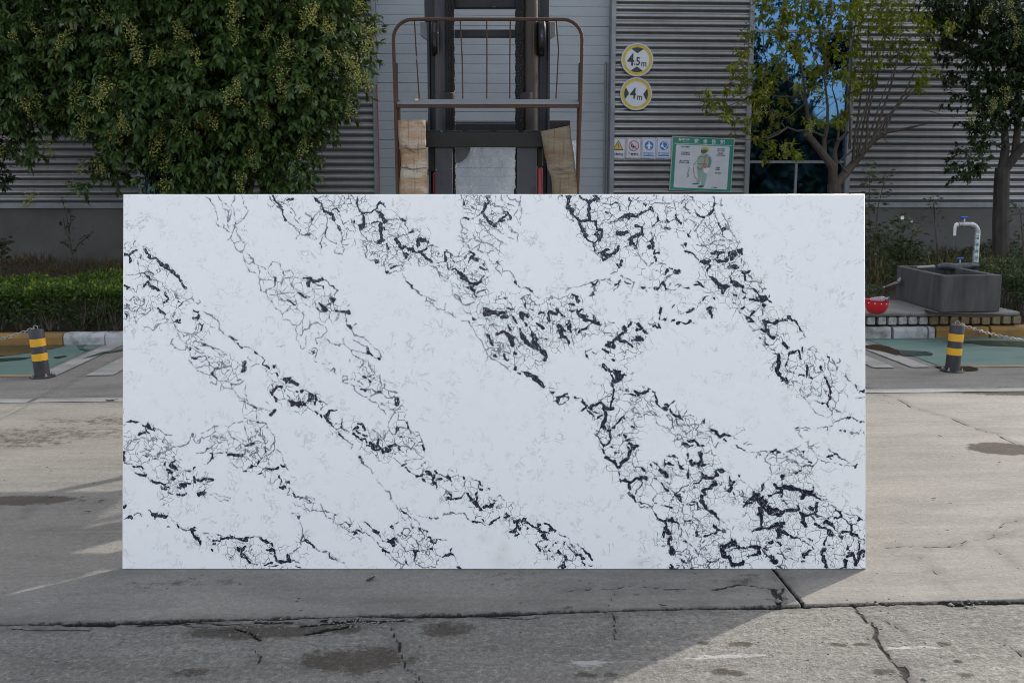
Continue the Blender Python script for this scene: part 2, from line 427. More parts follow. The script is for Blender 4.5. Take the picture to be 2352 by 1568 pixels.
def flat(name, c, rough=0.45): 
    N = Nodes(name); t = N.mr(N.noise(5, 4), 0.3, 0.7)
    return N.set(N.mix(t, c, tuple(x * 0.9 for x in c)), rough)
P_WHITE = flat("sign_white", (0.60, 0.62, 0.66)); P_YEL = flat("sign_yellow", (0.58, 0.40, 0.03)); P_BLK = flat("sign_black", (0.018, 0.026, 0.028))
P_RED = flat("sign_red", (0.42, 0.02, 0.04)); P_BLUE = flat("sign_blue", (0.03, 0.17, 0.50)); P_GRN = flat("sign_green", (0.02, 0.23, 0.17)); P_RIM = flat("sign_rim", (0.55, 0.55, 0.56))
P_ORG = flat("print_orange", (0.62, 0.13, 0.035)); P_SUIT = flat("print_pale_green", (0.28, 0.44, 0.38)); P_SUITD = flat("print_mid_green", (0.13, 0.27, 0.235)); P_FACE = flat("print_dark_green", (0.055, 0.12, 0.10)); P_CREAM = flat("board_edge", (0.50, 0.49, 0.42))
P_HELM = flat("print_yellow", (0.55, 0.42, 0.03)); P_LOGO = flat("print_gold", (0.62, 0.38, 0.04)); P_PALE = flat("print_pale", (0.72, 0.74, 0.78))

def leaf_mat(name, dark, light, yellow, rough=0.38, tl=0.3, ypart=0.9):
    N = Nodes(name)
    r = N.attr("rnd")
    col = N.mix(r, dark, light); col = N.mix(N.mr(r, ypart, 1.0), col, yellow)
    N.set(col, rough, 0, 0.3)
    tr = N.n("ShaderNodeBsdfTranslucent"); N.l(N.mix(0.5, col, yellow), tr.inputs["Color"])
    mx = N.n("ShaderNodeMixShader"); mx.inputs[0].default_value = tl
    N.l(N.b.outputs[0], mx.inputs[1]); N.l(tr.outputs[0], mx.inputs[2]); N.l(mx.outputs[0], N.out.inputs["Surface"])
    return N.mat
M_LEAF1 = leaf_mat("privet_leaf", (0.026, 0.056, 0.014), (0.080, 0.135, 0.032), (0.17, 0.18, 0.025), 0.38, 0.22, 0.93)
M_LEAF2 = leaf_mat("yellow_green_leaf", (0.070, 0.115, 0.010), (0.17, 0.205, 0.018), (0.40, 0.33, 0.02), 0.42, 0.35, 0.7)
M_LEAF3 = leaf_mat("dark_leaf", (0.012, 0.028, 0.008), (0.030, 0.056, 0.013), (0.11, 0.13, 0.03), 0.45, 0.2, 0.95)
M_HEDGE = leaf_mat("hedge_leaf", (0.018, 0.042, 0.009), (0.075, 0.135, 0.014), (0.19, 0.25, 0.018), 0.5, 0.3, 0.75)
M_WEED = leaf_mat("weed_leaf", (0.018, 0.036, 0.012), (0.045, 0.075, 0.024), (0.14, 0.14, 0.05), 0.55, 0.3, 0.9)
M_DRY = leaf_mat("dry_grass", (0.05, 0.032, 0.016), (0.10, 0.072, 0.034), (0.11, 0.13, 0.04), 0.8, 0.2, 0.8)
M_FAR = leaf_mat("far_leaf", (0.008, 0.016, 0.008), (0.016, 0.028, 0.012), (0.08, 0.1, 0.03), 0.7, 0.1, 0.95)
M_BERRY = leaf_mat("green_berry", (0.22, 0.25, 0.055), (0.39, 0.41, 0.11), (0.48, 0.46, 0.14), 0.5, 0.15, 0.8)
M_STEM = paint("brown_stalk", (0.16, 0.085, 0.035), None, 20, 0.7)
M_BARK = paint("grey_bark", (0.085, 0.068, 0.052), (0.05, 0.04, 0.031), 7, 0.9, 0, 0.8, 30, 0.4, 0.65, (1, 1, 0.4))
M_BARKD = paint("dark_bark", (0.06, 0.05, 0.042), (0.035, 0.03, 0.026), 7, 0.9, 0, 0.8, 30, 0.4, 0.65, (1, 1, 0.4))
M_TWIG = paint("twig_bark", (0.085, 0.068, 0.05), (0.055, 0.045, 0.033), 9, 0.85, 0, 0.2)
M_PETAL = flat("white_petal", (0.72, 0.70, 0.58), 0.7)

def mat_quartz():
    N = Nodes("veined_quartz")
    g, s = N.attr("vein"), N.attr("tone")
    n1 = N.math('ADD', N.math('ADD', N.math('MULTIPLY', N.noise(75, 5, 0.7, None, 0.8), 0.45), N.math('MULTIPLY', N.noise(26, 3, 0.6), 0.25)), N.math('MULTIPLY', N.noise(170, 4, 0.7, None, 1.0), 0.30)); n2 = N.noise(130, 4, 0.7, N.mapped((1, 1, 0.6), (0, 0.6, 0)), 1.2); n3 = N.noise(22, 5, 0.65)
    rag = N.math('MULTIPLY', N.math('SUBTRACT', n1, 0.5), 4.6)
    cel = N.math('MULTIPLY', N.math('SUBTRACT', N.voro(78, 'F1', N.mapped((1, 1, .75), (0, .7, 0))), 0.42), 1.15)
    gg = N.math('SUBTRACT', N.math('ADD', g, rag), cel)
    holes = N.math('MULTIPLY', N.mr(n2, 0.57, 0.63), N.mr(g, -0.1, 0.6))
    dark = N.math('MULTIPLY', N.mr(gg, -0.22, 0.12), N.math('SUBTRACT', 1.0, N.math('MULTIPLY', holes, 0.5)))
    dark = N.math('MULTIPLY', dark, s)
    # small flecks scattered close to the heavy veins
    fl = N.mr(N.voro(125), 0.34, 0.22)
    fl = N.math('MULTIPLY', fl, N.mr(N.math('ADD', g, N.math('MULTIPLY', N.math('SUBTRACT', n3, 0.5), 7.0)), -0.9, -0.1))
    fl = N.math('MULTIPLY', fl, N.mr(s, 0.6, 1.0, 0, 0.9))
    dark = N.math('MAXIMUM', dark, fl)
    # a fine dark network between the traced veins
    zone = N.attr("zone")
    wv = N.n("ShaderNodeVectorMath"); wv.operation = 'MULTIPLY_ADD'
    nz = N.n("ShaderNodeTexNoise"); nz.inputs["Scale"].default_value = 17; nz.inputs["Detail"].default_value = 4; N.l(N.obj, nz.inputs["Vector"])
    N.l(nz.outputs["Color"], wv.inputs[0]); wv.inputs[1].default_value = (.07, .07, .07); N.l(N.obj, wv.inputs[2])
    e1 = N.voro(24, 'DISTANCE_TO_EDGE', wv.outputs[0]); e2 = N.voro(52, 'DISTANCE_TO_EDGE', wv.outputs[0])
    zn = N.math('ADD', zone, N.math('MULTIPLY', N.math('SUBTRACT', N.noise(9, 3), 0.5), 1.8))
    w1 = N.math('MULTIPLY', N.noise(30, 3, 0.6), 0.075)
    net = N.math('MULTIPLY', N.mr(e1, w1, 0.004), N.mr(zn, 0.38, 0.58, 0, 0.85))
    net2 = N.math('MULTIPLY', N.mr(e2, 0.05, 0.0), N.mr(zn, 0.62, 0.85, 0, 0.6))
    dark = N.math('MAXIMUM', dark, N.math('MAXIMUM', net, net2))
    # faint grey squiggles everywhere
    q = N.noise(14, 3, 0.55, None, 2.4)
    line = N.mr(N.math('ABSOLUTE', N.math('SUBTRACT', q, 0.5)), 0.045, 0.004)
    gate = N.mr(N.noise(13, 3, 0.6), 0.50, 0.58); patch = N.mr(N.noise(2.2, 3), 0.36, 0.6, 0.15, 1)
    squig = N.math('MULTIPLY', N.math('MULTIPLY', line, gate), patch)
    cloud = N.mr(N.noise(3.2, 5, 0.6), 0.35, 0.7, 0, 0.3)
    col = N.mix(cloud, (0.915, 0.91, 0.90), (0.87, 0.87, 0.87))
    halo = N.mr(g, -2.6, 0.0, 0, 0.30)
    col = N.mix(halo, col, (0.60, 0.65, 0.74))
    col = N.mix(N.math('MULTIPLY', squig, 0.4), col, (0.22, 0.21, 0.21))
    smudge = N.math('MULTIPLY', N.mr(N.attr("smudge"), 0.0, 1.0), N.mr(N.noise(14, 4), 0.3, 0.65, 0.2, 0.5))
    col = N.mix(smudge, col, (0.62, 0.57, 0.50))
    col = N.mix(dark, col, (0.013, 0.014, 0.032))
    rst = N.math('MULTIPLY', N.attr("rustdrip"), 0.8)
    col = N.mix(rst, col, (0.45, 0.22, 0.10))
    N.set(col, N.mr(N.noise(5, 4), 0.35, 0.7, 0.2, 0.32), 0, 0.28)
    return N.mat
M_QUARTZ = mat_quartz()
# ================================================================ the ground
Yj = 3.652                                   # long joint in front of the slab
XL1, XL2 = 1.35, -3.30                       # joints running away from the viewer
YF, YK = 8.80, 10.62                         # edge of the painted strip, foot of the kerb
ground = structure(MB().box(-200, 200, -200, 400, -0.4, -0.055).build("ground", M_GROUND))

def seg_dist(px, py, poly):
    d = np.full(px.shape, 9.0)
    for (x0, y0), (x1, y1) in zip(poly[:-1], poly[1:]):
        vx, vy = x1 - x0, y1 - y0; L = vx * vx + vy * vy + 1e-9
        t = np.clip(((px - x0) * vx + (py - y0) * vy) / L, 0, 1)
        d = np.minimum(d, np.hypot(px - x0 - t * vx, py - y0 - t * vy))
    return d

def gp(s):                                   # crack traced on the ground
    return [tuple(on_ground(*map(float, p.split(",")))[:2]) for p in s.split()]
def g8(s): return gp(" ".join("%f,%f" % (1176 + .5 * float(a), 1205.9 + .5 * float(b)) for a, b in (p.split(",") for p in s.split())))
def g7(s): return gp(" ".join("%f,%f" % (.5 * float(a), 1205.9 + .5 * float(b)) for a, b in (p.split(",") for p in s.split())))
def gr(s): return gp(" ".join("%f,%f" % (1975 + .366 * float(a), 775 + .366 * float(b)) for a, b in (p.split(",") for p in s.split())))
CRACKS = [
    (.0035, g8("250,300 370,290 470,290 540,272 620,280 720,290 880,292")), (.006, g8("700,289 790,291 880,292 940,290 1050,270 1110,276 1170,285 1200,295 1250,290")),
    (.002, g8("490,290 460,330 440,370 430,400")), (.011, g8("1195,292 1215,315 1225,340 1230,372")), (.004, g8("1250,292 1235,320 1240,350")),
    (.0055, g8("1570,362 1600,400 1630,435 1660,460 1670,500 1690,550 1720,590 1760,640 1800,680 1820,725")), (.011, g8("1800,655 1815,690")),
    (.0016, g8("1640,110 1720,100 1800,95 1900,100 2000,95 2080,75 2200,55 2352,20")), (.002, g8("460,400 475,450 470,520")), (.0018, g8("1700,430 1780,480 1830,520")),
    (.0035, g7("1790,470 1810,500 1840,550 1850,610 1870,660 1920,690 1950,725")), (.006, g7("1080,470 1150,500 1200,530")), (.003, g7("1170,570 1200,600 1195,630")), (.0022, g7("850,455 1000,475 1090,490")),
    (.004, gr("10,285 30,300 80,335 100,350 200,375 260,395 310,430 370,450 470,480 560,500")), (.006, gr("540,495 650,540 760,580 850,600 920,640 960,655 1029,675")), (.009, gr("300,425 320,434")),
    (.0022, gr("40,1310 100,1325 240,1305 370,1312 520,1310 630,1305 660,1275 780,1270 830,1255 840,1220 900,1165 1029,1140")), (.0016, gr("350,1340 400,1395 470,1470 560,1560")), (.0016, gr("820,1310 940,1390 1029,1440")),
    (.0012, gp("52,1185 70,1165 90,1152")),
    (.003, g8("2352,600 2290,560 2230,540")),
    (.018, g8("1985,352 2040,362 2095,354")), (.011, g8("1680,354 1725,362")), (.012, g7("1480,436 1560,444 1640,436")), (.010, g7("1660,440 1750,440 1850,430")), (.013, g7("300,452 420,452 520,452")), (.009, g7("640,452 760,450 860,446")), (.014, g7("1180,446 1260,448 1330,446")), (.004, g7("60,470 140,480 300,476 420,482")), (.003, g8("-100,410 60,425 140,418")), (.006, g7("1380,465 1470,455 1560,450")), (.006, g7("1400,500 1500,480 1620,460")), (.004, g7("900,440 1050,450 1180,450")),
]
STAINS = [(g7("1620,620")[0], .20, .10, 1.35), (g7("2050,480")[0], .10, .07, 1.2), (g7("1180,490")[0], .26, .06, 1.4), (g7("880,680")[0], .07, .04, 1.0), (g7("1480,470")[0], .2, .03, .9), (g7("1580,475")[0], .12, .05, 1.0),
          (g8("960,672")[0], .035, .022, 1.5), (g8("1030,680")[0], .03, .022, 1.5), (g8("880,540")[0], .03, .02, 1.1), (g8("1050,545")[0], .04, .02, 1.4), (g8("1500,548")[0], .035, .018, 1.2), (g8("1600,546")[0], .04, .014, 1.4), (g8("1990,545")[0], .03, .02, 1.2),
          (g8("1700,672")[0], .05, .025, 1.3), (g8("320,688")[0], .05, .02, 1.1), (g8("460,688")[0], .03, .018, 1.4), (g8("2050,628")[0], .02, .014, 1.4), (g8("2075,692")[0], .03, .02, 1.4), (g8("570,318")[0], .03, .02, 1.0), (g8("255,378")[0], .03, .025, 1.0),
          (gp("2298,1030")[0], .125, .10, 2.9), (gp("15,1149")[0], .34, .07, 1.8), (gp("2345,898")[0], .42, .13, 2.0), (gp("120,995")[0], 1.0, .35, .5), (gp("250,965")[0], .7, .25, .5), (gp("40,1015")[0], .5, .2, .7), (gp("1700,1330")[0], .3, .1, .4), (gp("430,1340")[0], .5, .12, .3), (gp("1180,1330")[0], .25, .15, .3)]
SCRAPES = [(g8("350,632")[0], .075, .028, 1.6), (g8("970,600")[0], .15, .016, 1.9), (g8("1830,562")[0], .14, .014, 1.5), (g8("1420,573")[0], .1, .006, 1.1), (g7("170,345")[0], .16, .10, .45), (g7("895,260")[0], .02, .02, 1.0), (g7("2250,665")[0], .05, .012, 1.1), (g8("560,626")[0], .25, .006, 1.0)]

def bay(name, x0, x1, y0, y1, xs, ys, mat, rough_near=False, chip=0.004):
    xs = np.asarray(xs); ys = np.asarray(ys)
    X, Y = np.meshgrid(xs, ys)
    ex = np.minimum(X - x0, x1 - X); ey = np.minimum(Y - y0, y1 - Y); e = np.minimum(ex, ey)
    Z = 0.0012 * vnoise(X * 3, Y * 3, 3) + 0.0006 * vnoise(X * 11, Y * 11, 4)
    if rough_near:
        Z += 0.0022 * vnoise(X * 9, Y * 9, 5) + 0.0016 * vnoise(X * 33, Y * 33, 6) - 0.012 * np.clip(1 - ey / 0.10, 0, 1) * np.clip(vnoise(X * 2.3 + 3, Y, 9) + 0.55, 0, 1)
    ch = chip * (1.4 + vnoise(X * 4, Y * 4, 7) + 0.8 * vnoise(X * 17, Y * 17, 8) + .5 * vnoise(X * 51, Y * 51, 12))
    Z -= np.clip(1 - e / np.maximum(ch, .003), 0, 1) ** 1.5 * (0.010 + 0.6 * np.abs(ch))
    ck = np.full(X.shape, -0.1)
    for w, poly in CRACKS:
        P = np.array(poly)
        if P[:, 0].max() < xs[0] - .1 or P[:, 0].min() > xs[-1] + .1 or P[:, 1].max() < ys[0] - .1 or P[:, 1].min() > ys[-1] + .1: continue
        wx = X + 0.008 * vnoise(X * 22, Y * 22, 15); wy = Y + 0.008 * vnoise(X * 22, Y * 22, 16)
        ck = np.maximum(ck, w - seg_dist(wx, wy, poly))
    ck = np.maximum(ck, np.clip(ch * 0.42, 0.0008, .02) - e)
    Z -= np.clip(ck / 0.006 + 0.4, 0, 1) * 0.008
    st = np.full(X.shape, -1.0); wh = np.full(X.shape, -3.0)
    for (cx, cy), rx, ry, k in STAINS:
        st = np.maximum(st, k - ((X - cx) / rx) ** 2 * .9 - ((Y - cy) / ry) ** 2 * .9)
    for (cx, cy), rx, ry, k in SCRAPES:
        wh = np.maximum(wh, k - ((X - cx) / rx) ** 2 - ((Y - cy) / ry) ** 2)
    # skirts going down into the joints
    V = np.stack([X, Y, Z], -1)
    V = np.concatenate([V[:1], V, V[-1:]], 0); V[0, :, 2] = V[-1, :, 2] = -0.06
    V = np.concatenate([V[:, :1], V, V[:, -1:]], 1); V[:, 0, 2] = V[:, -1, 2] = -0.06
    pad = lambda A: np.pad(A, 1, mode='edge').ravel()
    o = np_mesh(name, V.reshape(-1, 3), grid_faces(V.shape[1], V.shape[0]), mat, ground, {"crack": pad(ck), "stain": pad(np.clip(st, -1.5, 2)), "scrape": pad(np.clip(wh, -3, 2))}, True)
    return o

def span(*parts): return np.unique(np.round(np.concatenate([np.arange(a, b, s) for a, b, s in parts] + [[parts[-1][1]]]), 5))
g = 0.004
bay("concrete_bay", -6, 6.2, -1.5, Yj - g, span((-6, -3, .25), (-3, 3.1, .013), (3.1, 6.2, .25)), span((-1.5, 2.7, .3), (2.7, Yj - .12, .014), (Yj - .12, Yj - g, .006)), M_CONC2, True, .008)
ymid = span((Yj + g, Yj + .08, .006), (Yj + .08, 5.2, .016), (5.2, YK, .04))
bay("concrete_bay", XL2 + g, XL1 - g, Yj + g, YK, span((XL2 + g, XL1 - .1, .02), (XL1 - .1, XL1 - g, .006)), ymid, M_CONC)
bay("concrete_bay", XL1 + g, 6.0 - g, Yj + g, YK, span((XL1 + g, XL1 + .1, .006), (XL1 + .1, 6.0 - g, .02)), ymid, M_CONC)
ylo = span((Yj + g, Yj + .1, .01), (Yj + .1, YK, .04))
bay("concrete_bay", -7.95 + g, XL2 - g, Yj + g, YK, span((-7.95 + g, XL2 - .1, .04), (XL2 - .1, XL2 - g, .01)), ylo, M_CONC)
bay("concrete_bay", 6.0 + g, 12, Yj + g, YK, span((6.0 + g, 12, .2)), span((Yj + g, YK, .2)), M_CONC)
bay("concrete_bay", -14, -7.95 - g, Yj + g, YK, span((-14, -7.95 - g, .2)), span((Yj + g, YK, .2)), M_CONC)
bay("concrete_bay", XL2 + .9, XL1 + .6, YK + g, 19.0, span((XL2 + .9, XL1 + .6, .2)), span((YK + g, 19.0, .2)), M_CONC)

MB().box(XL2 - .03, XL2 + .03, Yj + .3, YK, -.2, -.003).build("joint_filler", M_GROUND, ground)

def sheet(name, pts, mat, z=0.006, jitter=0.0, n=1):
    """flat irregular patch on the ground"""
    P = [Vector((p[0], p[1], 0)) for p in pts]; out = []
    for i, p in enumerate(P):
        q = P[(i + 1) % len(P)]
        for k in range(n):
            w = p.lerp(q, k / n); j = mnoise.noise_vector(w * 3.1 + Vector((7, 1, z * 900))) * jitter
            out.append((w.x + j.x, w.y + j.y, z))
    m = MB(); m.add(out, [tuple(range(len(out)))])
    return structure(m.build(name, mat))

PG = lambda s, z=0: [on_ground(*map(float, p.split(",")), z) for p in s.split()]
# painted strip: green parking floor, yellow and white lines
xl, xr = -3.40, 4.15
sheet("green_parking_floor", [(-14, YF + .10), (xl - .36, YF + .10), (xl - .36, YK), (-14, YK)], M_GREEN, .0045)
sheet("green_parking_floor", [(xr + .32, YF + .10), (14, YF + .10), (14, YK), (xr + .32, YK)], M_GREEN, .0045)
sheet("yellow_line", [(-14, YF), (xl - .30, YF), (xl - .30, YF + .10), (-14, YF + .10)], M_YLINE, .0045)
sheet("yellow_line", [(xr + .30, YF), (14, YF), (14, YF + .10), (xr + .30, YF + .10)], M_YLINE, .0045)
for a, b in ((xl - .30, xl - .13), (xl + .13, xl + .36), (xr - .34, xr - .14), (xr + .02, xr + .20)):
    sheet("white_line", [(a, YF + .01), (b, YF + .01), (b, YK - .05), (a, YK - .05)], M_WLINE, .0085)
sheet("white_line", [(-9, 7.70), (XL2 - .02, 7.70), (XL2 - .02, 7.84), (-9, 7.84)], M_WLINE, .0045)
sheet("white_line", [(XL2 + .02, 7.70), (XL1 - .02, 7.70), (XL1 - .02, 7.84), (XL2 + .02, 7.84)], M_WLINE, .0045)
sheet("white_line", [(XL1 + .02, 7.70), (9, 7.70), (9, 7.84), (XL1 + .02, 7.84)], M_WLINE, .0045)
# water and stains lying on the concrete
sheet("puddle", PG("-60,788 80,788 150,790 146,796 120,803 60,812 0,820 -60,826"), M_PUDDLE, .009, .03, 6)
sheet("wet_floor_paint", PG("-50,828 40,823 75,822 60,827 10,831 -50,836"), M_WETG, .0088, .03, 6)
sheet("wet_floor_paint", PG("186,828 200,824 232,816 240,812 262,810 282,806 282,801 262,806 236,809 210,818 196,824"), M_WETG, .0088, .02, 4)
sheet("wet_floor_paint", PG("120,822 150,818 156,820 130,826"), M_WETG, .0088, .02, 4)
sheet("wet_floor_paint", PG("180,794 200,793 190,800 205,805 198,808 184,804"), M_WETG, .0088, .02, 4)
sheet("wet_floor_paint", PG("2030,798 2062,805 2100,807 2130,808 2142,813 2140,818 2100,819 2068,817 2048,806"), M_WETG, .0088, .03, 5)
sheet("puddle", PG("1980,796 2010,792 2040,797 2064,808 2070,816 2058,818 2020,808 1984,801"), M_WET, .0095, .03, 5)
sheet("wet_floor_paint", PG("2168,786 2250,783 2352,786 2420,788 2420,800 2352,798 2300,797 2260,795 2240,790"), M_WETG, .0088, .03, 6)
sheet("wet_stain", PG("2140,842 2230,843 2248,848 2246,852 2222,853 2170,850"), M_WET, .0092, .02, 6)

# ================================================================ planting bed
xs = np.arange(-26, 26.01, .25); ys = np.arange(10.78, 19.01, .2)
X, Y = np.meshgrid(xs, ys)
Z = 0.09 + 0.20 * np.clip((Y - 11.2) / 2.0, 0, 1) + .03 * vnoise(X * 2, Y * 2, 21)
mask = (X > XL2 + .75) & (X < XL1 + .75)
Z[mask] = -0.3
bed = structure(np_mesh("planting_bed", np.stack([X, Y, Z], -1).reshape(-1, 3), grid_faces(len(xs), len(ys)), M_SOIL, None, None, True))

for xa, xb, ya, yb, zt in ((XL1 + .60, XL1 + .80, YK + .16, 18.9, .31), (XL2 + .70, XL2 + .90, YK + .16, 18.9, .31), (XL1 + .805, XL1 + 1.6, YK + .16, YK + .26, .12)):
    structure(MB().box(xa, xb, ya, yb, -.2, zt).build("bed_edging", M_PAD, bevel=.01))

# ================================================================ kerbs
def kerb_run(segs, label):
    k = structure(bpy.data.objects.new("kerb", None)); link(k)
    for x0, x1, mat in segs:
        m = MB(); r = .045
        prof = [(0, -.05), (0, .085), (.012, .112), (.035, .125), (.15, .127), (.15, -.05)]
        n = 4; vs = []
        for i in range(n + 1):
            x = x0 + .004 + (x1 - x0 - .008) * i / n
            dx = random.uniform(-.004, .004)
            vs += [(x, YK + a + dx, b + (random.uniform(-.004, .004) if b > .05 else 0)) for a, b in prof]
        L = len(prof); fs = [tuple(range(L)), tuple(n * L + j for j in range(L - 1, -1, -1))]
        fs += [(i * L + j, i * L + (j + 1) % L, (i + 1) * L + (j + 1) % L, (i + 1) * L + j) for i in range(n) for j in range(L)]
        m.add(vs, fs); m.build("kerb_stone", mat, k, False, .008)
    return k
xk = on_ground(153, 790).x; xk2 = on_ground(247, 790).x
kerb_run([(xk - (i + 1) * 1.0, xk - i * 1.0, M_KYEL) for i in range(7)] + [(xk, xk2, M_KWHI), (xk2, xk2 + .6, M_KWHI), (xk2 + .6, xk2 + 1.15, M_KWHI)], "left")
r0 = on_ground(2050, 777).x; r1 = on_ground(2116, 778).x; r2 = on_ground(2135, 778).x
kerb_run([(r0 - 1.45, r0 - .62, M_KWHI), (r0 - .62, r0 - .02, M_KWHI), (r0, r1 + .09, M_KWHI), (r1 + .10, r2 + .08, M_KWHI)] + [(r2 + .09 + i * .62, r2 + .70 + i * .62, M_KYEL) for i in range(8)], "right")
# ================================================================ factory building
YB = 19.0                                     # face of the ribbed wall
bld = thing("factory_building", "long grey factory hall with ribbed steel walls, white sectional door and blue glazed strips", "building", (0, YB, 0))
TOP = 10.05
def bx(px, py): return on_wall(px, py, YB).x
xd0, xd1 = bx(866, 300), bx(1401, 300)       # door opening
xw0, xw1 = bx(1718, 300), bx(1950, 300)      # glazed strip right of the door
xv0, xv1 = bx(325, 420), bx(556, 420)        # glazed strip left of the door
ZP = on_wall(1176, 478, YB).z                # top of the plinth
ZC = ZP + .11
PER, AMP = 0.1345, 0.019
def cladding(x0, x1, z0=ZC, z1=TOP):
    prof = []
    z = z0
    while z < z1 - .001:
        for t, a in ((0, -.9), (.10, -.35), (.22, .55), (.33, .95), (.45, 1.0), (.57, .8), (.70, .1), (.80, -.7), (.90, -1.0)):
            zz = z + t * PER
            if zz <= z1: prof.append((-AMP * a, zz))
        z += PER
    xsn = np.linspace(x0, x1, max(2, int((x1 - x0) / 1.2)))
    V = np.array([[(x, y + .0045 * mnoise.noise(Vector((x * .6, zz * .5, 3))), zz) for x in xsn] for y, zz in prof]).reshape(-1, 3)
    return np_mesh("cladding_sheet", V, grid_faces(len(xsn), len(prof)), M_CLAD, bld, None, True)
for a, b in ((-26, xv0), (xv1, xd0 - .06), (xd1 + .07, xw0), (xw1, 26)):
    cladding(a, b)
MB().box(-26, xd0 - .06, -.03, .25, -.1, ZP).build("plinth", M_PLINTH, bld, bevel=.01)
MB().box(xd1 + .07, 26, -.03, .25, -.1, ZP).build("plinth", M_PLINTH, bld, bevel=.01)
MB().box(-26, xd0 - .06, -.055, .05, ZP + .002, ZC - .004).build("drip_flashing", M_TRIM, bld, bevel=.006)
MB().box(xd1 + .07, 26, -.055, .05, ZP + .002, ZC - .004).build("drip_flashing", M_TRIM, bld, bevel=.006)
MB().box(-26, 26, .45, 22, -.1, TOP - .02).build("hall_core", M_DARK, bld)
MB().box(-26.2, 26.2, -.1, 22.2, TOP, TOP + .25).build("roof", M_TRIM, bld)
for x in (xv0, xv1, xw0, xw1):
    MB().box(x - .045, x + .045, -.05, .1, ZC, TOP - .01).build("corner_trim", M_TRIM, bld, bevel=.006)
for x, w in ((xd0 - .03, .035), (xd1 + .035, .042)):
    MB().box(x - w, x + w, -.07, .3, -.05, 7.0).build("door_post", M_TRIM, bld, bevel=.008)
# sectional door
door = MB().box(xd0, xd1, .30, .34, -.02, 6.9).build("sectional_door", M_DARK, bld)
PH = (on_wall(1176, 192, YB + .2).z - on_wall(1176, 322, YB + .2).z) / 2
zj = on_wall(1176, 322, YB + .2).z
k0 = -int(zj / PH) - 1
for k in range(k0, 12):
    za, zb = zj + k * PH + .004, zj + (k + 1) * PH - .004
    if zb < .05 or za > 6.7: continue
    za = max(za, 0.0)
    pr = [(.0, za)]
    for q in (1 / 3, 2 / 3):
        zg = za + (zb - za) * q
        pr += [(.0, zg - .011), (.007, zg - .003), (.007, zg + .003), (.0, zg + .011)]
    pr += [(.0, zb)]
    vs = [(x, .20 + y, z) for y, z in pr for x in (xd0 + .01, xd1 - .01)] + [(x, .24, z) for z in (zb, za) for x in (xd0 + .01, xd1 - .01)]
    n = len(pr) + 2
    m = MB(); m.add(vs, [(2 * i, 2 * i + 1, 2 * ((i + 1) % n) + 1, 2 * ((i + 1) % n)) for i in range(n)] + [tuple(2 * i for i in range(n)), tuple(2 * i + 1 for i in range(n - 1, -1, -1))])
    m.build("door_panel", M_DOOR, door)
MB().tube([(xd1 - .07, .17, .1), (xd1 - .07, .17, on_wall(1395, 140, YB).z)], .022).build("guide_rail", M_TRIM, bld, True)
MB().tube([(xd0 + .03, -.09, 1.2), (xd0 + .032, -.09, 2.6), (xd0 + .02, -.09, 3.55)], .012, 6).build("red_cable", M_REDCABLE, bld, True)
# glazed strips
def glazing(x0, x1, rails, split_below, brace):
    zt = 9.2
    w = MB().box(x0 + .05, x1 - .05, .035, .10, ZC - .005, ZC + .06).build("glazed_window", M_TRIM, bld, bevel=.005)
    for z in list(rails) + [zt + .04]: MB().box(x0 + .05, x1 - .05, .035, .10, z - .025, z + .025).build("rail", M_TRIM, w, bevel=.005)
    xm = (x0 + x1) / 2
    MB().box(xm - .022, xm + .022, .034, .098, ZC + .062, split_below - .027).build("mullion", M_TRIM, w)
    zs = [ZC + .03] + list(rails) + [zt]
    for a, b in zip(zs[:-1], zs[1:]):
        cols = [(x0 + .05, xm), (xm, x1 - .05)] if b <= split_below + .01 else [(x0 + .05, x1 - .05)]
        for p, q in cols:
            MB().box(p + .004, q - .004, .060, .072, a + .02, b - .02).build("pane", M_GLASS, w)
    MB().box(x0, x1, -.02, .3, zt + .085, TOP - .03).build("window_head", M_TRIM, w)
    if brace:
        for s in (-1, 1):
            m = MB(); m.box(-1.15, 1.15, .12 + .05 * (s > 0), .15 + .05 * (s > 0), -.085, .085, Matrix.Translation((xm - .25, 0, 1.6)) @ Matrix.Rotation(R(44 * s), 4, 'Y'))
            m.build("brace", P_WHITE, w)
    return w
zr1, zr2 = on_wall(1820, 71, YB).z, on_wall(1820, 372, YB).z
zrt = zr1 + (zr1 - zr2)
glazing(xw0 + .0, xw1 - .0, [zr2, zr1, zrt], zr2, True)
glazing(xv0 + .0, xv1 - .0, [zr2, zr1, zrt], zr2, False)

p = on_wall(1893, 420, YB + .26)
dr = thing("blue_drum", "bright blue plastic drum standing just inside the lower window pane behind the thin-crowned tree", "drum", (p.x, YB + .26, ZC))
MB().lathe([(.10, 0), (.125, .02), (.125, .20), (.132, .21), (.132, .23), (.125, .24), (.125, .44), (.132, .45), (.132, .47), (.125, .48), (.12, .62), (.05, .66)], 20).build("body", M_BLUE, dr, True)
MB().lathe([(.045, .661), (.045, .69)], 14).build("cap", M_TRIM, dr, True)

# ================================================================ signs on the wall
YS = YB - .032
def text(body, size, mat, parent, x, z, y=-.004, name="lettering", fat=0.0, align='CENTER', sx=1.0):
    cu = bpy.data.curves.new(name, 'FONT'); cu.body = body; cu.size = size; cu.extrude = .0006; cu.offset = fat
    cu.align_x, cu.align_y = align, 'CENTER'; cu.materials.append(mat); cu.resolution_u = 4
    o = bpy.data.objects.new(name, cu); link(o, parent)
    o.location = (x, y, z); o.rotation_euler = (R(90), 0, 0); o.scale = (sx, 1, 1)
    return o

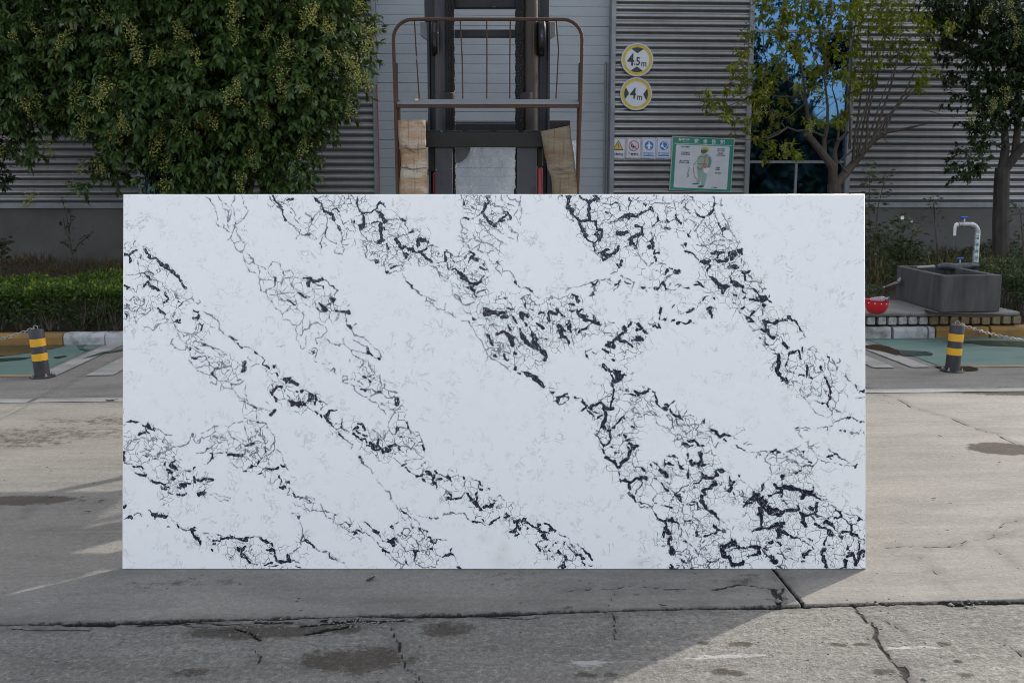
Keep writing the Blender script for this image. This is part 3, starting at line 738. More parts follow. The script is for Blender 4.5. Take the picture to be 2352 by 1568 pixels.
def pl(pts, sx, cx, cz, shear=0.0):
    return [((x - cx + (y - cz) * shear) * sx, -(y - cz) * sx) for x, y in pts]
def wedge(cx, cz, r, a0, a1, tip):
    return [(cx + r * math.cos(R(a0 + (a1 - a0) * i / 12)), cz + r * math.sin(R(a0 + (a1 - a0) * i / 12))) for i in range(13)] + [tip]

def round_sign(px, py, label, roll, wedges, words):
    p = on_wall(px, py, YS)
    t = thing("clearance_sign", label, "sign", p, (0, R(roll), 0), "round clearance signs beside the factory door")
    MB().disc(0, 0, .300, -.012, .012, 48, .278).build("rim", P_RIM, t, True)
    MB().disc(0, 0, .278, -.002, .010, 48).build("face", P_WHITE, t)
    MB().disc(0, 0, .277, -.0055, -.0022, 48, .228).build("yellow_ring", P_YEL, t)
    for w in wedges: MB().prism(w, -.0050, -.0022).build("arrow_mark", P_BLK, t)
    for b, s, x, z, f in words: text(b, s, P_BLK, t, x, z, -.004, "lettering", f, 'CENTER', .86)
    for z in (.252, -.252): MB().disc(0, z, .008, -.009, -.0055, 8).build("screw", P_RED if z < 0 else M_RUST, t)
    return t
rr = .226
round_sign(1463.5, 138, "round yellow-ringed sign reading 4.5m, upper one beside the door", 1.5,
           [wedge(0, 0, rr, 60, 120, (0, .118)), wedge(0, 0, rr, 240, 300, (0, -.118))],
           [("4", .305, -.118, -.012, .006), (".", .2, -.048, -.030, .003), ("5", .205, .018, -.033, .005), ("m", .16, .128, -.066, .003)])
round_sign(1461, 216, "round yellow-ringed sign reading 4m, lower one beside the door", 3.0,
           [wedge(0, 0, rr, 152, 208, (-.132, 0)), wedge(0, 0, rr, -28, 28, (.132, 0))],
           [("4", .27, -.055, -.004, .006), ("m", .165, .070, -.058, .003)])

def small_sign(px, name, label, edge, draw, words, box):
    p = on_wall(px, 340.5, YS)
    t = thing(name, label, "safety sign", p, (0, R(1.2), 0), "row of four small safety signs on the factory wall")
    W, Hh = .142, .197
    MB().box(-W, W, 0, .008, -Hh, Hh).build("plate", P_WHITE, t, bevel=.003)
    m = MB()
    for x0, x1, z0, z1 in ((-W + .012, W - .012, Hh - .018, Hh - .012), (-W + .012, W - .012, -Hh + .012, -Hh + .018), (-W + .012, -W + .017, -Hh + .018, Hh - .018), (W - .017, W - .012, -Hh + .018, Hh - .018)):
        m.box(x0, x1, -.0025, -.0004, z0, z1)
    m.build("border", edge, t)
    draw(t)
    if box: MB().box(-.107, .107, -.002, -.0004, -.148, -.085).build("caption_band", P_BLUE, t)
    text(words, .052 if not box else .036, P_PALE if box else P_BLK, t, 0, -.117, -.003, "lettering", .0012)
    for z in (Hh - .008, -Hh + .008): MB().disc(0, z, .006, -.004, -.0004, 8).build("screw", M_DKGREY, t)
    return t
def d_warn(t):
    tri = lambda s: [(0, .045 + .105 * s), (-.104 * s, .045 - .082 * s), (.104 * s, .045 - .082 * s)]
    MB().prism(tri(1.0), -.0025, -.0004).build("triangle_edge", P_BLK, t)
    MB().prism(tri(.80), -.0045, -.0026).build("triangle", P_YEL, t)
    MB().prism([(-.007, .085), (.007, .085), (.004, .015), (-.004, .015)], -.0062, -.0046).disc(0, .0, .006, -.0062, -.0046, 10).build("exclamation_mark", P_BLK, t)
def d_ban(t):
    MB().prism([(-.052, .075), (-.03, .06), (-.035, .03), (.0, .045), (.012, .02), (-.005, .0), (-.02, -.03), (-.025, -.03), (-.012, .01), (-.045, .015), (-.055, .045)], -.0022, -.0004).build("flame", P_BLK, t)
    MB().prism([(.0, .0), (.055, .052), (.058, .046), (.005, -.008)], -.0022, -.0004).build("match", P_BLK, t)
    MB().disc(0, .045, .098, -.0045, -.0024, 36, .084).build("ring", P_RED, t)
    m = MB(); m.box(-.088, .088, -.0064, -.0046, -.007, .007, Matrix.Translation((0, 0, .045)) @ Matrix.Rotation(R(45), 4, 'Y')); m.build("slash", P_RED, t)
def d_suit(t):
    MB().disc(0, .048, .084, -.0022, -.0004, 36).build("disc", P_BLUE, t)
    MB().disc(0, .098, .016, -.0042, -.0024, 14).build("head", P_PALE, t)
    MB().prism([(-.02, .078), (.02, .078), (.055, .035), (.044, .025), (.022, .05), (.024, .0), (.026, -.022), (.004, -.022), (0, .0), (-.004, -.022), (-.026, -.022), (-.024, .0), (-.022, .05), (-.044, .025), (-.055, .035)], -.0042, -.0024).build("overalls", P_PALE, t)
def d_mask(t):
    MB().disc(0, .048, .084, -.0022, -.0004, 36).build("disc", P_BLUE, t)
    MB().disc(.012, .062, .058, -.0042, -.0024, 24, .047).build("head", P_PALE, t)
    MB().disc(-.036, .040, .026, -.0060, -.0044, 18).build("mask", P_PALE, t)
    MB().prism([(.0, .0), (.035, .0), (.05, -.018), (.0, -.022)], -.0042, -.0024).build("collar", P_PALE, t)
small_sign(1420, "warning_sign", "small white sign with a black-edged yellow warning triangle", P_BLK, d_warn, "注意安全", False)
small_sign(1455.5, "prohibition_sign", "small white sign with a red ring and slash over a flame", P_RED, d_ban, "严禁烟火", False)
small_sign(1490.5, "mandatory_sign", "small blue and white sign showing a pair of overalls", P_BLUE, d_suit, "必须穿工作服", True)
small_sign(1525, "mandatory_sign", "small blue and white sign showing a head with a dust mask", P_BLUE, d_mask, "必须戴防尘口罩", True)

# the big green notice board
pb = on_wall(1612, 378, YS - .01)
nb = thing("safety_notice_board", "large green-framed notice board picturing a worker in a harness", "notice board", pb, (0, R(2.2), 0))
S = .001072
Q = lambda pts: pl(pts, S, 1705, 540, .045)
def rounded(pts, r, n=5):
    out = []
    for i, p in enumerate(pts):
        a, b = Vector(pts[i - 1]) - Vector(p), Vector(pts[(i + 1) % len(pts)]) - Vector(p)
        p = Vector(p); a.normalize(); b.normalize()
        for k in range(n + 1):
            t = k / n; out.append(tuple((p + a * r * (1 - t) ** 2 + b * r * t ** 2)))
    return out
bo = [(1150, 70), (2262, 70), (2262, 1008), (1150, 1008)]
QQ = lambda pts: pl(pts, S, 1705, 540)
MB().prism(QQ(bo), -.008, .022).build("board_frame", P_CREAM, nb, bevel=.003)
MB().prism(QQ([(1163, 80), (2249, 80), (2249, 998), (1163, 998)]), -.0105, -.0085).build("green_field", P_GRN, nb)
MB().prism(rounded(QQ([(1222, 212), (2182, 212), (2182, 960), (1222, 960)]), .03), -.0125, -.0108).build("white_panel", P_WHITE, nb)
MB().prism(QQ([(1190, 190), (2222, 190), (2222, 198), (1190, 198)]), -.0125, -.0108).build("header_line", P_PALE, nb)
for ch, x in zip("安全告知", (1578, 1738, 1890, 2045)):
    text(ch, .088, P_PALE, nb, (x - 1705) * S, (540 - 142) * S, -.0118, "header_lettering", .0015)
MB().prism(QQ([(1262, 96), (1312, 96), (1312, 146), (1262, 146)]), -.0125, -.0108).build("emblem", P_LOGO, nb)
MB().prism(QQ([(1272, 106), (1282, 106), (1282, 126), (1292, 118), (1302, 126), (1302, 136), (1272, 136)]), -.0142, -.0127).build("emblem_mark", P_PALE, nb)
text("嘉峻水岩", .036, P_PALE, nb, (1388 - 1705) * S, (540 - 122) * S, -.0118, "lettering", .0008)
text("JIAJUN SHUIYAN", .014, P_PALE, nb, (1388 - 1705) * S, (540 - 163) * S, -.0118, "lettering", .0003)
for body, x, y in (("佩戴护目眼镜", 1390, 248), ("进入噪音区域", 1400, 346), ("佩戴防尘口罩", 1400, 378), ("高于2m作业需", 1382, 492), ("戴五点式安全带", 1382, 524), ("进入现场须", 2028, 260), ("佩戴安全帽", 2028, 293), ("佩戴耳塞", 2028, 338), ("正确穿戴劳保", 2028, 372), ("穿防砸", 1990, 588), ("劳保鞋", 1990, 620), ("佩戴手套", 2000, 682), ("安环科制", 1948, 938)):
    text(body, .028, P_BLK, nb, (x - 1705) * S, (540 - y) * S, -.0132, "caption", .0011)
def pr(name, mat, y, pts): MB().prism(Q(pts), -y - .0012, -y).build(name, mat, nb)
pr("printed_trousers", P_SUIT, .0128, [(1612, 560), (1700, 640), (1770, 600), (1800, 700), (1785, 800), (1755, 905), (1690, 895), (1700, 780), (1665, 880), (1600, 865), (1640, 770), (1620, 660)])
pr("printed_jacket", P_SUIT, .0142, [(1720, 350), (1800, 355), (1860, 400), (1880, 480), (1850, 590), (1790, 600), (1770, 620), (1690, 600), (1615, 590), (1625, 500), (1560, 560), (1540, 545), (1600, 480), (1640, 400)])
pr("printed_sleeve", P_SUITD, .0156, [(1810, 400), (1855, 410), (1872, 480), (1845, 580), (1795, 590), (1830, 500)])
pr("printed_face", P_FACE, .0142, [(1685, 285), (1760, 275), (1800, 300), (1785, 330), (1740, 350), (1700, 350), (1678, 330)])
pr("printed_helmet", P_HELM, .0156, [(1672, 280), (1700, 245), (1750, 232), (1800, 245), (1822, 285), (1818, 318), (1790, 290), (1740, 272)])
pr("printed_glove", P_PALE, .0156, [(1740, 610), (1790, 592), (1840, 598), (1830, 640), (1790, 690), (1745, 680), (1730, 650)])
pr("printed_glove", P_PALE, .0156, [(1490, 580), (1530, 560), (1560, 575), (1520, 605), (1480, 600)])
pr("printed_boot", P_FACE, .0142, [(1528, 880), (1590, 865), (1670, 880), (1655, 890), (1540, 890)])
pr("printed_boot", P_FACE, .0156, [(1632, 925), (1690, 898), (1755, 908), (1740, 930), (1690, 948), (1640, 942)])
def strap(pts, w, mat=P_ORG, y=.0172):
    for (x0, y0), (x1, y1) in zip(pts[:-1], pts[1:]):
        d = Vector((x1 - x0, y1 - y0)).normalized(); n = Vector((-d.y, d.x)) * w
        pr("printed_strap", mat, y, [(x0 + n.x - d.x * 2, y0 + n.y - d.y * 2), (x1 + n.x + d.x * 2, y1 + n.y + d.y * 2), (x1 - n.x + d.x * 2, y1 - n.y + d.y * 2), (x0 - n.x - d.x * 2, y0 - n.y - d.y * 2)]); y += .0001
strap([(1800, 365), (1755, 420), (1745, 530), (1690, 630)], 9); strap([(1650, 400), (1750, 405)], 6, P_ORG, .0178); strap([(1660, 400), (1640, 455)], 6, P_ORG, .0182)
strap([(1620, 535), (1780, 525)], 8, P_ORG, .0186); strap([(1780, 525), (1760, 600)], 12, P_ORG, .019); strap([(1620, 590), (1690, 632)], 5, P_FACE, .0194)
strap([(1545, 575), (1560, 690), (1580, 760), (1625, 800)], 5, P_ORG, .0172); strap([(1480, 600), (1455, 690), (1440, 760), (1460, 765), (1475, 700)], 4, P_FACE, .0172)
# ---- veins of the slab, traced tile by tile (half width : points)
V1="""2:700,45 735,70 755,105 780,130 790,180 800,230 790,260;3:805,30 820,75 850,95 890,125 905,150;2:835,100 840,140 880,160 905,150;5:735,60 745,90;2:945,30 945,65 920,100 925,130 940,180;5:930,175 945,215 955,260;2:990,30 1015,70 1015,120 1055,155 1030,200 1000,240 960,260;3:885,160 890,230 890,300;3:905,160 895,250;4:790,260 815,290 860,310 900,335 920,355;3:955,260 930,300 920,355;4:850,265 855,300;2:945,270 955,330 985,390 1020,430 1025,480;2:920,355 885,400;2:920,355 900,390 940,430 950,470 985,505 1015,490;2:985,405 945,440;2:1010,505 1030,560 1060,600 1090,570;4:1090,550 1100,580;2:1035,500 1090,550;3:1095,580 1135,605 1150,660 1140,700;2:1130,600 1215,645 1260,720 1290,700;2:1025,570 1045,620 1060,660 1105,670 1135,700;2:1215,645 1250,580;3:1250,575 1300,600 1335,640 1350,685;4:1340,640 1355,690;2:1350,690 1320,760;3:1360,650 1410,660 1435,690 1400,720 1415,770 1440,820;3:1290,700 1280,760 1260,790;6:1275,715 1270,770;2:1140,710 1155,760 1160,810 1190,835 1220,800 1260,790;2:1150,720 1200,725 1255,745;3:1150,790 1165,815;3:1270,800 1290,860 1330,890 1390,910;3:1230,845 1280,860;2:1190,840 1240,890 1280,950 1330,1010 1335,1055 1390,1060 1420,1100 1460,1110;2:1320,780 1345,720 1400,710;2:1295,810 1350,835 1420,835;6:1385,890 1420,920 1440,930;9:1470,835 1510,860 1530,870;4:1435,830 1445,900 1460,950 1480,990 1510,1025;3:1445,935 1400,945 1375,990 1330,1010;3:1500,990 1510,1050 1490,1100 1520,1140;2:1510,1050 1450,1120 1440,1180 1490,1190 1510,1140 1560,1120;2:1450,1190 1470,1250 1490,1300;2:1530,1195 1530,1270 1500,1300;4:1545,1320 1568,1340;8:1515,710 1550,715 1568,730;8:1560,740 1550,780;4:1510,700 1540,730 1550,770;4:1510,800 1510,830;4:1535,935 1568,950;7:1260,35 1275,65 1300,100 1325,130;4:1225,40 1260,85 1300,130 1335,160;7:1335,160 1350,210 1360,245;3:1300,85 1350,90 1390,110 1420,150 1440,200 1435,235;3:1360,245 1410,265 1445,295 1475,345 1510,365 1568,375;3:1435,235 1470,260 1520,280 1568,255;3:1455,300 1480,310 1470,345;8:1370,60 1410,65;4:1385,40 1385,90;2:1475,345 1450,385;2:1550,280 1560,330 1520,370;6:1525,370 1550,360;5:1400,172 1405,178;3:1470,225 1485,205;4:120,410 115,435;9:30,515 75,520 110,500 135,490;8:70,540 75,580;5:160,520 175,545;5:150,570 150,595;8:190,480 215,515 250,545;8:260,550 300,565 335,595;11:330,590 345,610;16:375,615 400,640;14:400,640 440,665;11:440,660 475,700;8:475,700 500,745 530,790;3:50,685 100,682 160,680;5:160,680 200,680 210,655 200,635;7:205,680 240,715 240,730;5:215,660 260,665 280,675;4:240,735 290,730 310,750 310,790;8:190,780 215,745 240,785 265,795;11:265,790 310,810;6:30,770 60,775 85,785;6:70,780 55,800;9:365,840 385,870 380,900 365,915;5:395,905 405,910;6:480,905 500,920 485,945;3:485,950 440,1000 435,1030 450,1045;6:485,1055 470,1080 490,1090;5:440,1078 480,1085;7:310,955 345,990 365,1010;3:510,910 540,895 590,880 600,870;3:600,880 610,915 640,930 660,910 650,895;4:690,935 710,950;6:605,980 640,1000;8:640,1010 645,1045 605,1040;6:655,1080 675,1100 665,1140;3:665,1140 645,1165 615,1165;3:685,990 720,1015 760,1030 800,1055;5:800,1050 810,1085;3:805,1085 820,1130 850,1165;3:850,1170 900,1200 935,1215;6:920,1205 960,1215;5:935,1225 960,1250 1000,1280;8:995,1280 1005,1285;3:1030,1275 1080,1300 1120,1320;6:1105,1310 1130,1330;4:1130,1330 1170,1360 1195,1390;5:1195,1390 1175,1430 1220,1445;6:1215,1440 1225,1455;6:1260,1440 1275,1450;3:1275,1430 1310,1460 1310,1490;8:1290,1500 1300,1515;14:1025,1420 1015,1480;6:1035,1400 1025,1430;5:1055,1370 1085,1395;3:1090,1440 1110,1425 1140,1422;13:1350,1555 1400,1550;3:30,870 50,900 90,910 110,870 150,880 190,910;5:110,880 135,900 160,885;3:110,900 130,920 175,945 200,920 190,885;3:30,930 60,940 90,965 130,945;5:45,920 70,940;3:30,970 75,960 95,990 135,985 170,1005 210,1010 250,985 240,965;3:180,970 215,975 250,960 275,985;3:240,940 265,970;7:35,1015 50,1030;3:30,1040 75,1040 65,1000 40,990;3:110,985 120,1040 130,1080;2:190,1105 240,1115 270,1145 300,1100 330,1085 380,1085;2:255,1050 290,1060 330,1050 370,1045 440,1100 470,1140 540,1160 600,1170 640,1185;2:330,970 370,1040 390,1100 400,1130;4:265,905 275,910;3:300,1120 320,1090;2:440,1100 430,1050;2:470,1150 500,1210 530,1260;2:440,1215 420,1250 450,1285 500,1310 530,1290 540,1240;2:500,1150 530,1190 560,1170;2:540,1240 600,1190 640,1240 680,1240;7:575,1275 575,1310;3:540,1265 575,1330 580,1360;3:575,1280 610,1235 650,1240 690,1260;7:695,1265 745,1275 770,1295;4:770,1295 820,1305 850,1325;4:610,1270 640,1290 660,1300;3:600,1290 640,1320 680,1330;3:660,1300 690,1340 720,1395 740,1410;6:590,1370 630,1380;4:620,1385 650,1355 690,1360 715,1390;3:640,1370 680,1400 710,1380;3:560,1390 600,1415 580,1420;2:600,1420 640,1480 700,1500 760,1510;3:630,1460 660,1440 720,1440;5:720,1400 735,1415;3:740,1410 800,1400 830,1400 850,1420 830,1450 780,1460 735,1430;5:830,1450 790,1470 770,1490;7:765,1490 770,1510 790,1540;3:700,1260 770,1310 830,1340 880,1360;3:850,1420 880,1390 900,1400 895,1425 870,1410;3:850,1420 870,1450 900,1440;3:900,1400 910,1450 940,1500;3:820,1330 830,1380;3:780,1470 770,1530;2:870,1500 890,1470;3:960,1555 1000,1550"""
V2="""7:85,60 110,95 140,125 160,160;4:60,35 100,70;2:115,55 160,50 190,35;2:295,30 290,80 270,130;4:300,30 330,65 360,60 350,30;12:160,170 185,175 220,190;6:205,150 250,140 265,170;9:215,195 240,230;4:230,230 250,270 280,300 300,340;6:265,300 280,325;3:270,200 290,240 310,270 350,250;3:180,220 175,280 160,340;6:175,300 160,350;3:160,350 140,400 115,435;3:160,350 180,390 210,420 250,440;5:115,430 135,460;3:115,435 150,430 165,450;3:290,340 310,400 290,430 355,440;2:165,370 220,420 270,440;2:245,470 240,500 300,520 325,465 310,450 270,470 245,470;2:160,195 180,250 160,330 130,370 100,390;2:130,150 90,185 65,215 40,250 45,270 25,320;2:0,175 50,210;3:0,360 40,350 75,370 80,395 30,385;6:55,230 60,220;4:380,30 400,60 420,90;4:425,30 430,80;7:425,70 430,130 450,160;9:440,160 465,180;6:465,180 475,210;14:480,215 485,260;13:450,295 480,290;6:485,190 520,175 560,155 600,120;8:590,130 610,100 640,105;4:620,95 660,120;8:575,155 605,175;13:610,185 625,210;16:630,215 655,245;12:615,260 620,330;10:620,330 630,390;12:615,415 640,400;9:590,415 615,425;7:650,320 640,300;5:540,265 570,245;6:560,260 600,250;5:500,300 515,285;9:405,245 410,265;4:370,235 385,265 415,300;3:440,310 470,360 520,395;5:505,375 520,400;3:520,400 580,415;3:465,460 490,510 510,550 540,570 600,575;2:460,460 500,440 545,415;4:500,450 505,510;2:545,420 580,440 620,460 650,440;8:575,575 600,585;3:580,540 600,570;2:565,545 580,500 610,490;3:665,445 675,510 670,560 645,590;7:670,440 680,470;2:690,460 740,460 750,500 735,520;3:680,500 670,570 690,610 730,600;6:715,630 750,610;3:645,590 655,650 690,675 740,660;8:655,650 675,665;3:740,660 770,665 800,640 800,600 750,610;2:800,580 830,570;3:660,230 770,235;2:650,295 700,300 760,305;4:775,210 800,230 830,240 830,270;11:800,235 820,240;3:815,265 850,330;6:850,335 885,330 880,310;3:680,350 730,365 750,380;9:750,385 750,420 770,440;10:755,400 775,445;8:780,460 830,465;12:855,475 895,485;10:880,460 910,505;3:760,370 800,350;16:920,395 925,435;14:945,385 960,400 990,400;8:990,400 1005,415;9:930,495 970,480;8:950,500 990,470;10:960,510 990,545;7:990,545 1040,580;3:1000,420 990,460;5:1010,440 1045,440;9:820,510 840,540;6:810,500 860,520;4:850,560 880,545 870,520;3:1040,430 1060,450 1110,460;3:1060,590 1100,595 1145,580;9:1155,505 1155,575;4:1160,490 1210,520 1200,550;4:1170,580 1170,630;5:1190,515 1200,550 1230,590;6:1170,620 1195,640;3:1200,640 1250,660;2:930,560 930,600 950,620 1000,600 1050,610 1055,595 990,560 940,550;3:1050,610 1060,640 1100,660 1150,680 1175,710;4:1060,620 1090,670 1120,740;3:1100,660 1130,720 1170,740;3:1080,640 1110,690 1170,720;14:1260,680 1300,690;15:1290,700 1330,735;14:1340,740 1370,780;13:1390,770 1440,750;10:1340,790 1390,820;6:1220,640 1255,665;5:1310,660 1320,630;4:1300,680 1350,715 1420,740 1460,720;5:1445,720 1470,690;7:1440,630 1465,640;5:1470,600 1480,640;6:1400,840 1410,865;5:1420,830 1480,810;4:1480,830 1500,850;10:1380,560 1420,570;8:1350,500 1390,520 1360,560;5:1340,580 1380,540 1430,560;4:1300,560 1340,520 1360,500;3:1210,525 1260,545 1300,520 1350,490;3:1235,590 1280,575;3:1420,540 1470,570 1490,620 1510,665;2:1500,510 1520,560 1560,610;5:1290,35 1300,80 1290,125;8:1300,90 1305,110;3:1290,30 1340,35 1390,70 1430,100 1480,110;3:1360,25 1420,40 1480,35 1510,60;3:1320,85 1350,110 1400,150 1430,150;6:1505,60 1515,90 1480,120;10:1480,110 1465,160;11:1455,170 1475,200 1500,235;4:1360,130 1400,150 1440,190;3:1270,235 1310,230 1370,230 1430,190;7:1300,228 1350,232;3:1290,150 1330,140 1360,150;2:1315,180 1335,175 1330,195;2:1270,235 1285,300 1300,400 1310,420;2:1270,240 1290,290 1370,340 1400,390 1430,410;2:1290,340 1340,345;3:1430,240 1470,280 1500,330 1520,350;7:1500,230 1560,270;4:1430,230 1480,260;3:1540,350 1480,360 1440,400;2:1320,425 1370,400 1420,410 1480,420 1530,440 1568,465;2:1320,425 1350,480 1400,470 1430,430;3:1430,430 1420,490 1500,510 1550,480;8:1520,260 1568,285;3:1510,90 1568,120;3:1490,40 1530,30;3:800,685 820,730 870,780;7:835,745 870,770 880,800;4:880,800 920,820 960,850;3:950,850 990,860 1030,890 1070,910;3:990,860 1000,900 1050,920 1085,965;2:1085,965 1150,970 1160,930;3:1150,990 1200,1010 1240,1035;3:1210,1010 1215,990;2:1190,740 1210,800 1215,850 1260,890;3:1215,760 1280,800;3:1230,850 1280,870 1310,880;3:1260,890 1300,930 1350,930 1390,910;5:1260,870 1275,900;3:1370,880 1390,840;2:1300,770 1330,830 1390,880;3:1300,960 1330,1000 1380,1040 1410,1060;7:1375,1050 1390,1060;3:1290,1075 1350,1080 1380,1120;5:1340,1075 1360,1090;3:1390,1140 1410,1190 1450,1240 1470,1290;3:1400,1100 1470,1100 1510,1150 1550,1220;3:1470,1110 1490,1190 1520,1260;7:1500,1190 1520,1230;8:1520,1240 1550,1270;3:1470,1290 1500,1330 1540,1370 1568,1385;4:1490,1300 1530,1290 1568,1300;12:1475,970 1480,1010;14:1490,980 1530,985;12:1520,1010 1560,990;3:1430,1050 1500,1040 1520,1080;7:1555,1350 1568,1360;9:0,715 40,710;8:20,735 25,775;10:60,735 110,740 140,720;5:60,750 90,780 150,780;6:145,790 155,805;4:150,720 190,740 220,780;6:220,775 240,790;4:240,790 265,820 245,860;9:210,875 230,890 225,915;3:225,920 240,960 250,980;6:250,985 290,985 330,985;7:285,995 320,995;12:350,990 355,995;4:330,1000 335,1060 345,1110;8:355,1110 385,1125;4:385,1110 415,1090;8:115,930 160,950;13:150,965 165,975;5:95,950 130,990 165,985;5:170,940 210,930;4:0,850 40,870 0,880;4:0,935 45,950;3:70,910 80,950;3:345,940 365,935;2:0,1140 50,1090 100,1085 160,1110 180,1150 140,1200 90,1220 100,1260;3:105,1165 115,1180;2:40,1050 45,1100;2:160,1215 210,1250 260,1270 320,1260;5:245,1268 270,1275;3:320,1205 320,1260 380,1300 450,1320 500,1340;4:380,1300 390,1340 450,1370;3:385,1130 400,1190 440,1195 480,1190;4:400,1180 440,1190 470,1210;3:400,1220 440,1250 500,1290;2:390,1210 400,1230 440,1240;2:480,1200 540,1260 600,1300 630,1360;8:510,1290 520,1330;8:515,1335 550,1350;4:550,1345 590,1380 625,1350;9:600,1370 620,1375;2:450,1370 480,1400 470,1430 440,1440;3:375,1380 370,1395;4:475,1450 485,1490;10:480,1520 490,1530;4:495,1535 540,1520 575,1500 565,1475;8:530,1555 535,1557;5:560,1540 570,1535;3:610,1520 620,1560;2:510,1390 520,1430 555,1480;4:20,1320 60,1350 75,1310;6:60,1310 70,1330;3:40,1300 70,1290 100,1310 80,1360;4:80,1390 95,1400;4:185,1400 210,1420 190,1435;3:140,1420 170,1430;4:215,1470 235,1455 235,1490;4:230,1490 250,1505;3:300,1540 310,1515 340,1520 345,1550 310,1560;3:370,1545 390,1530 400,1550 440,1555"""
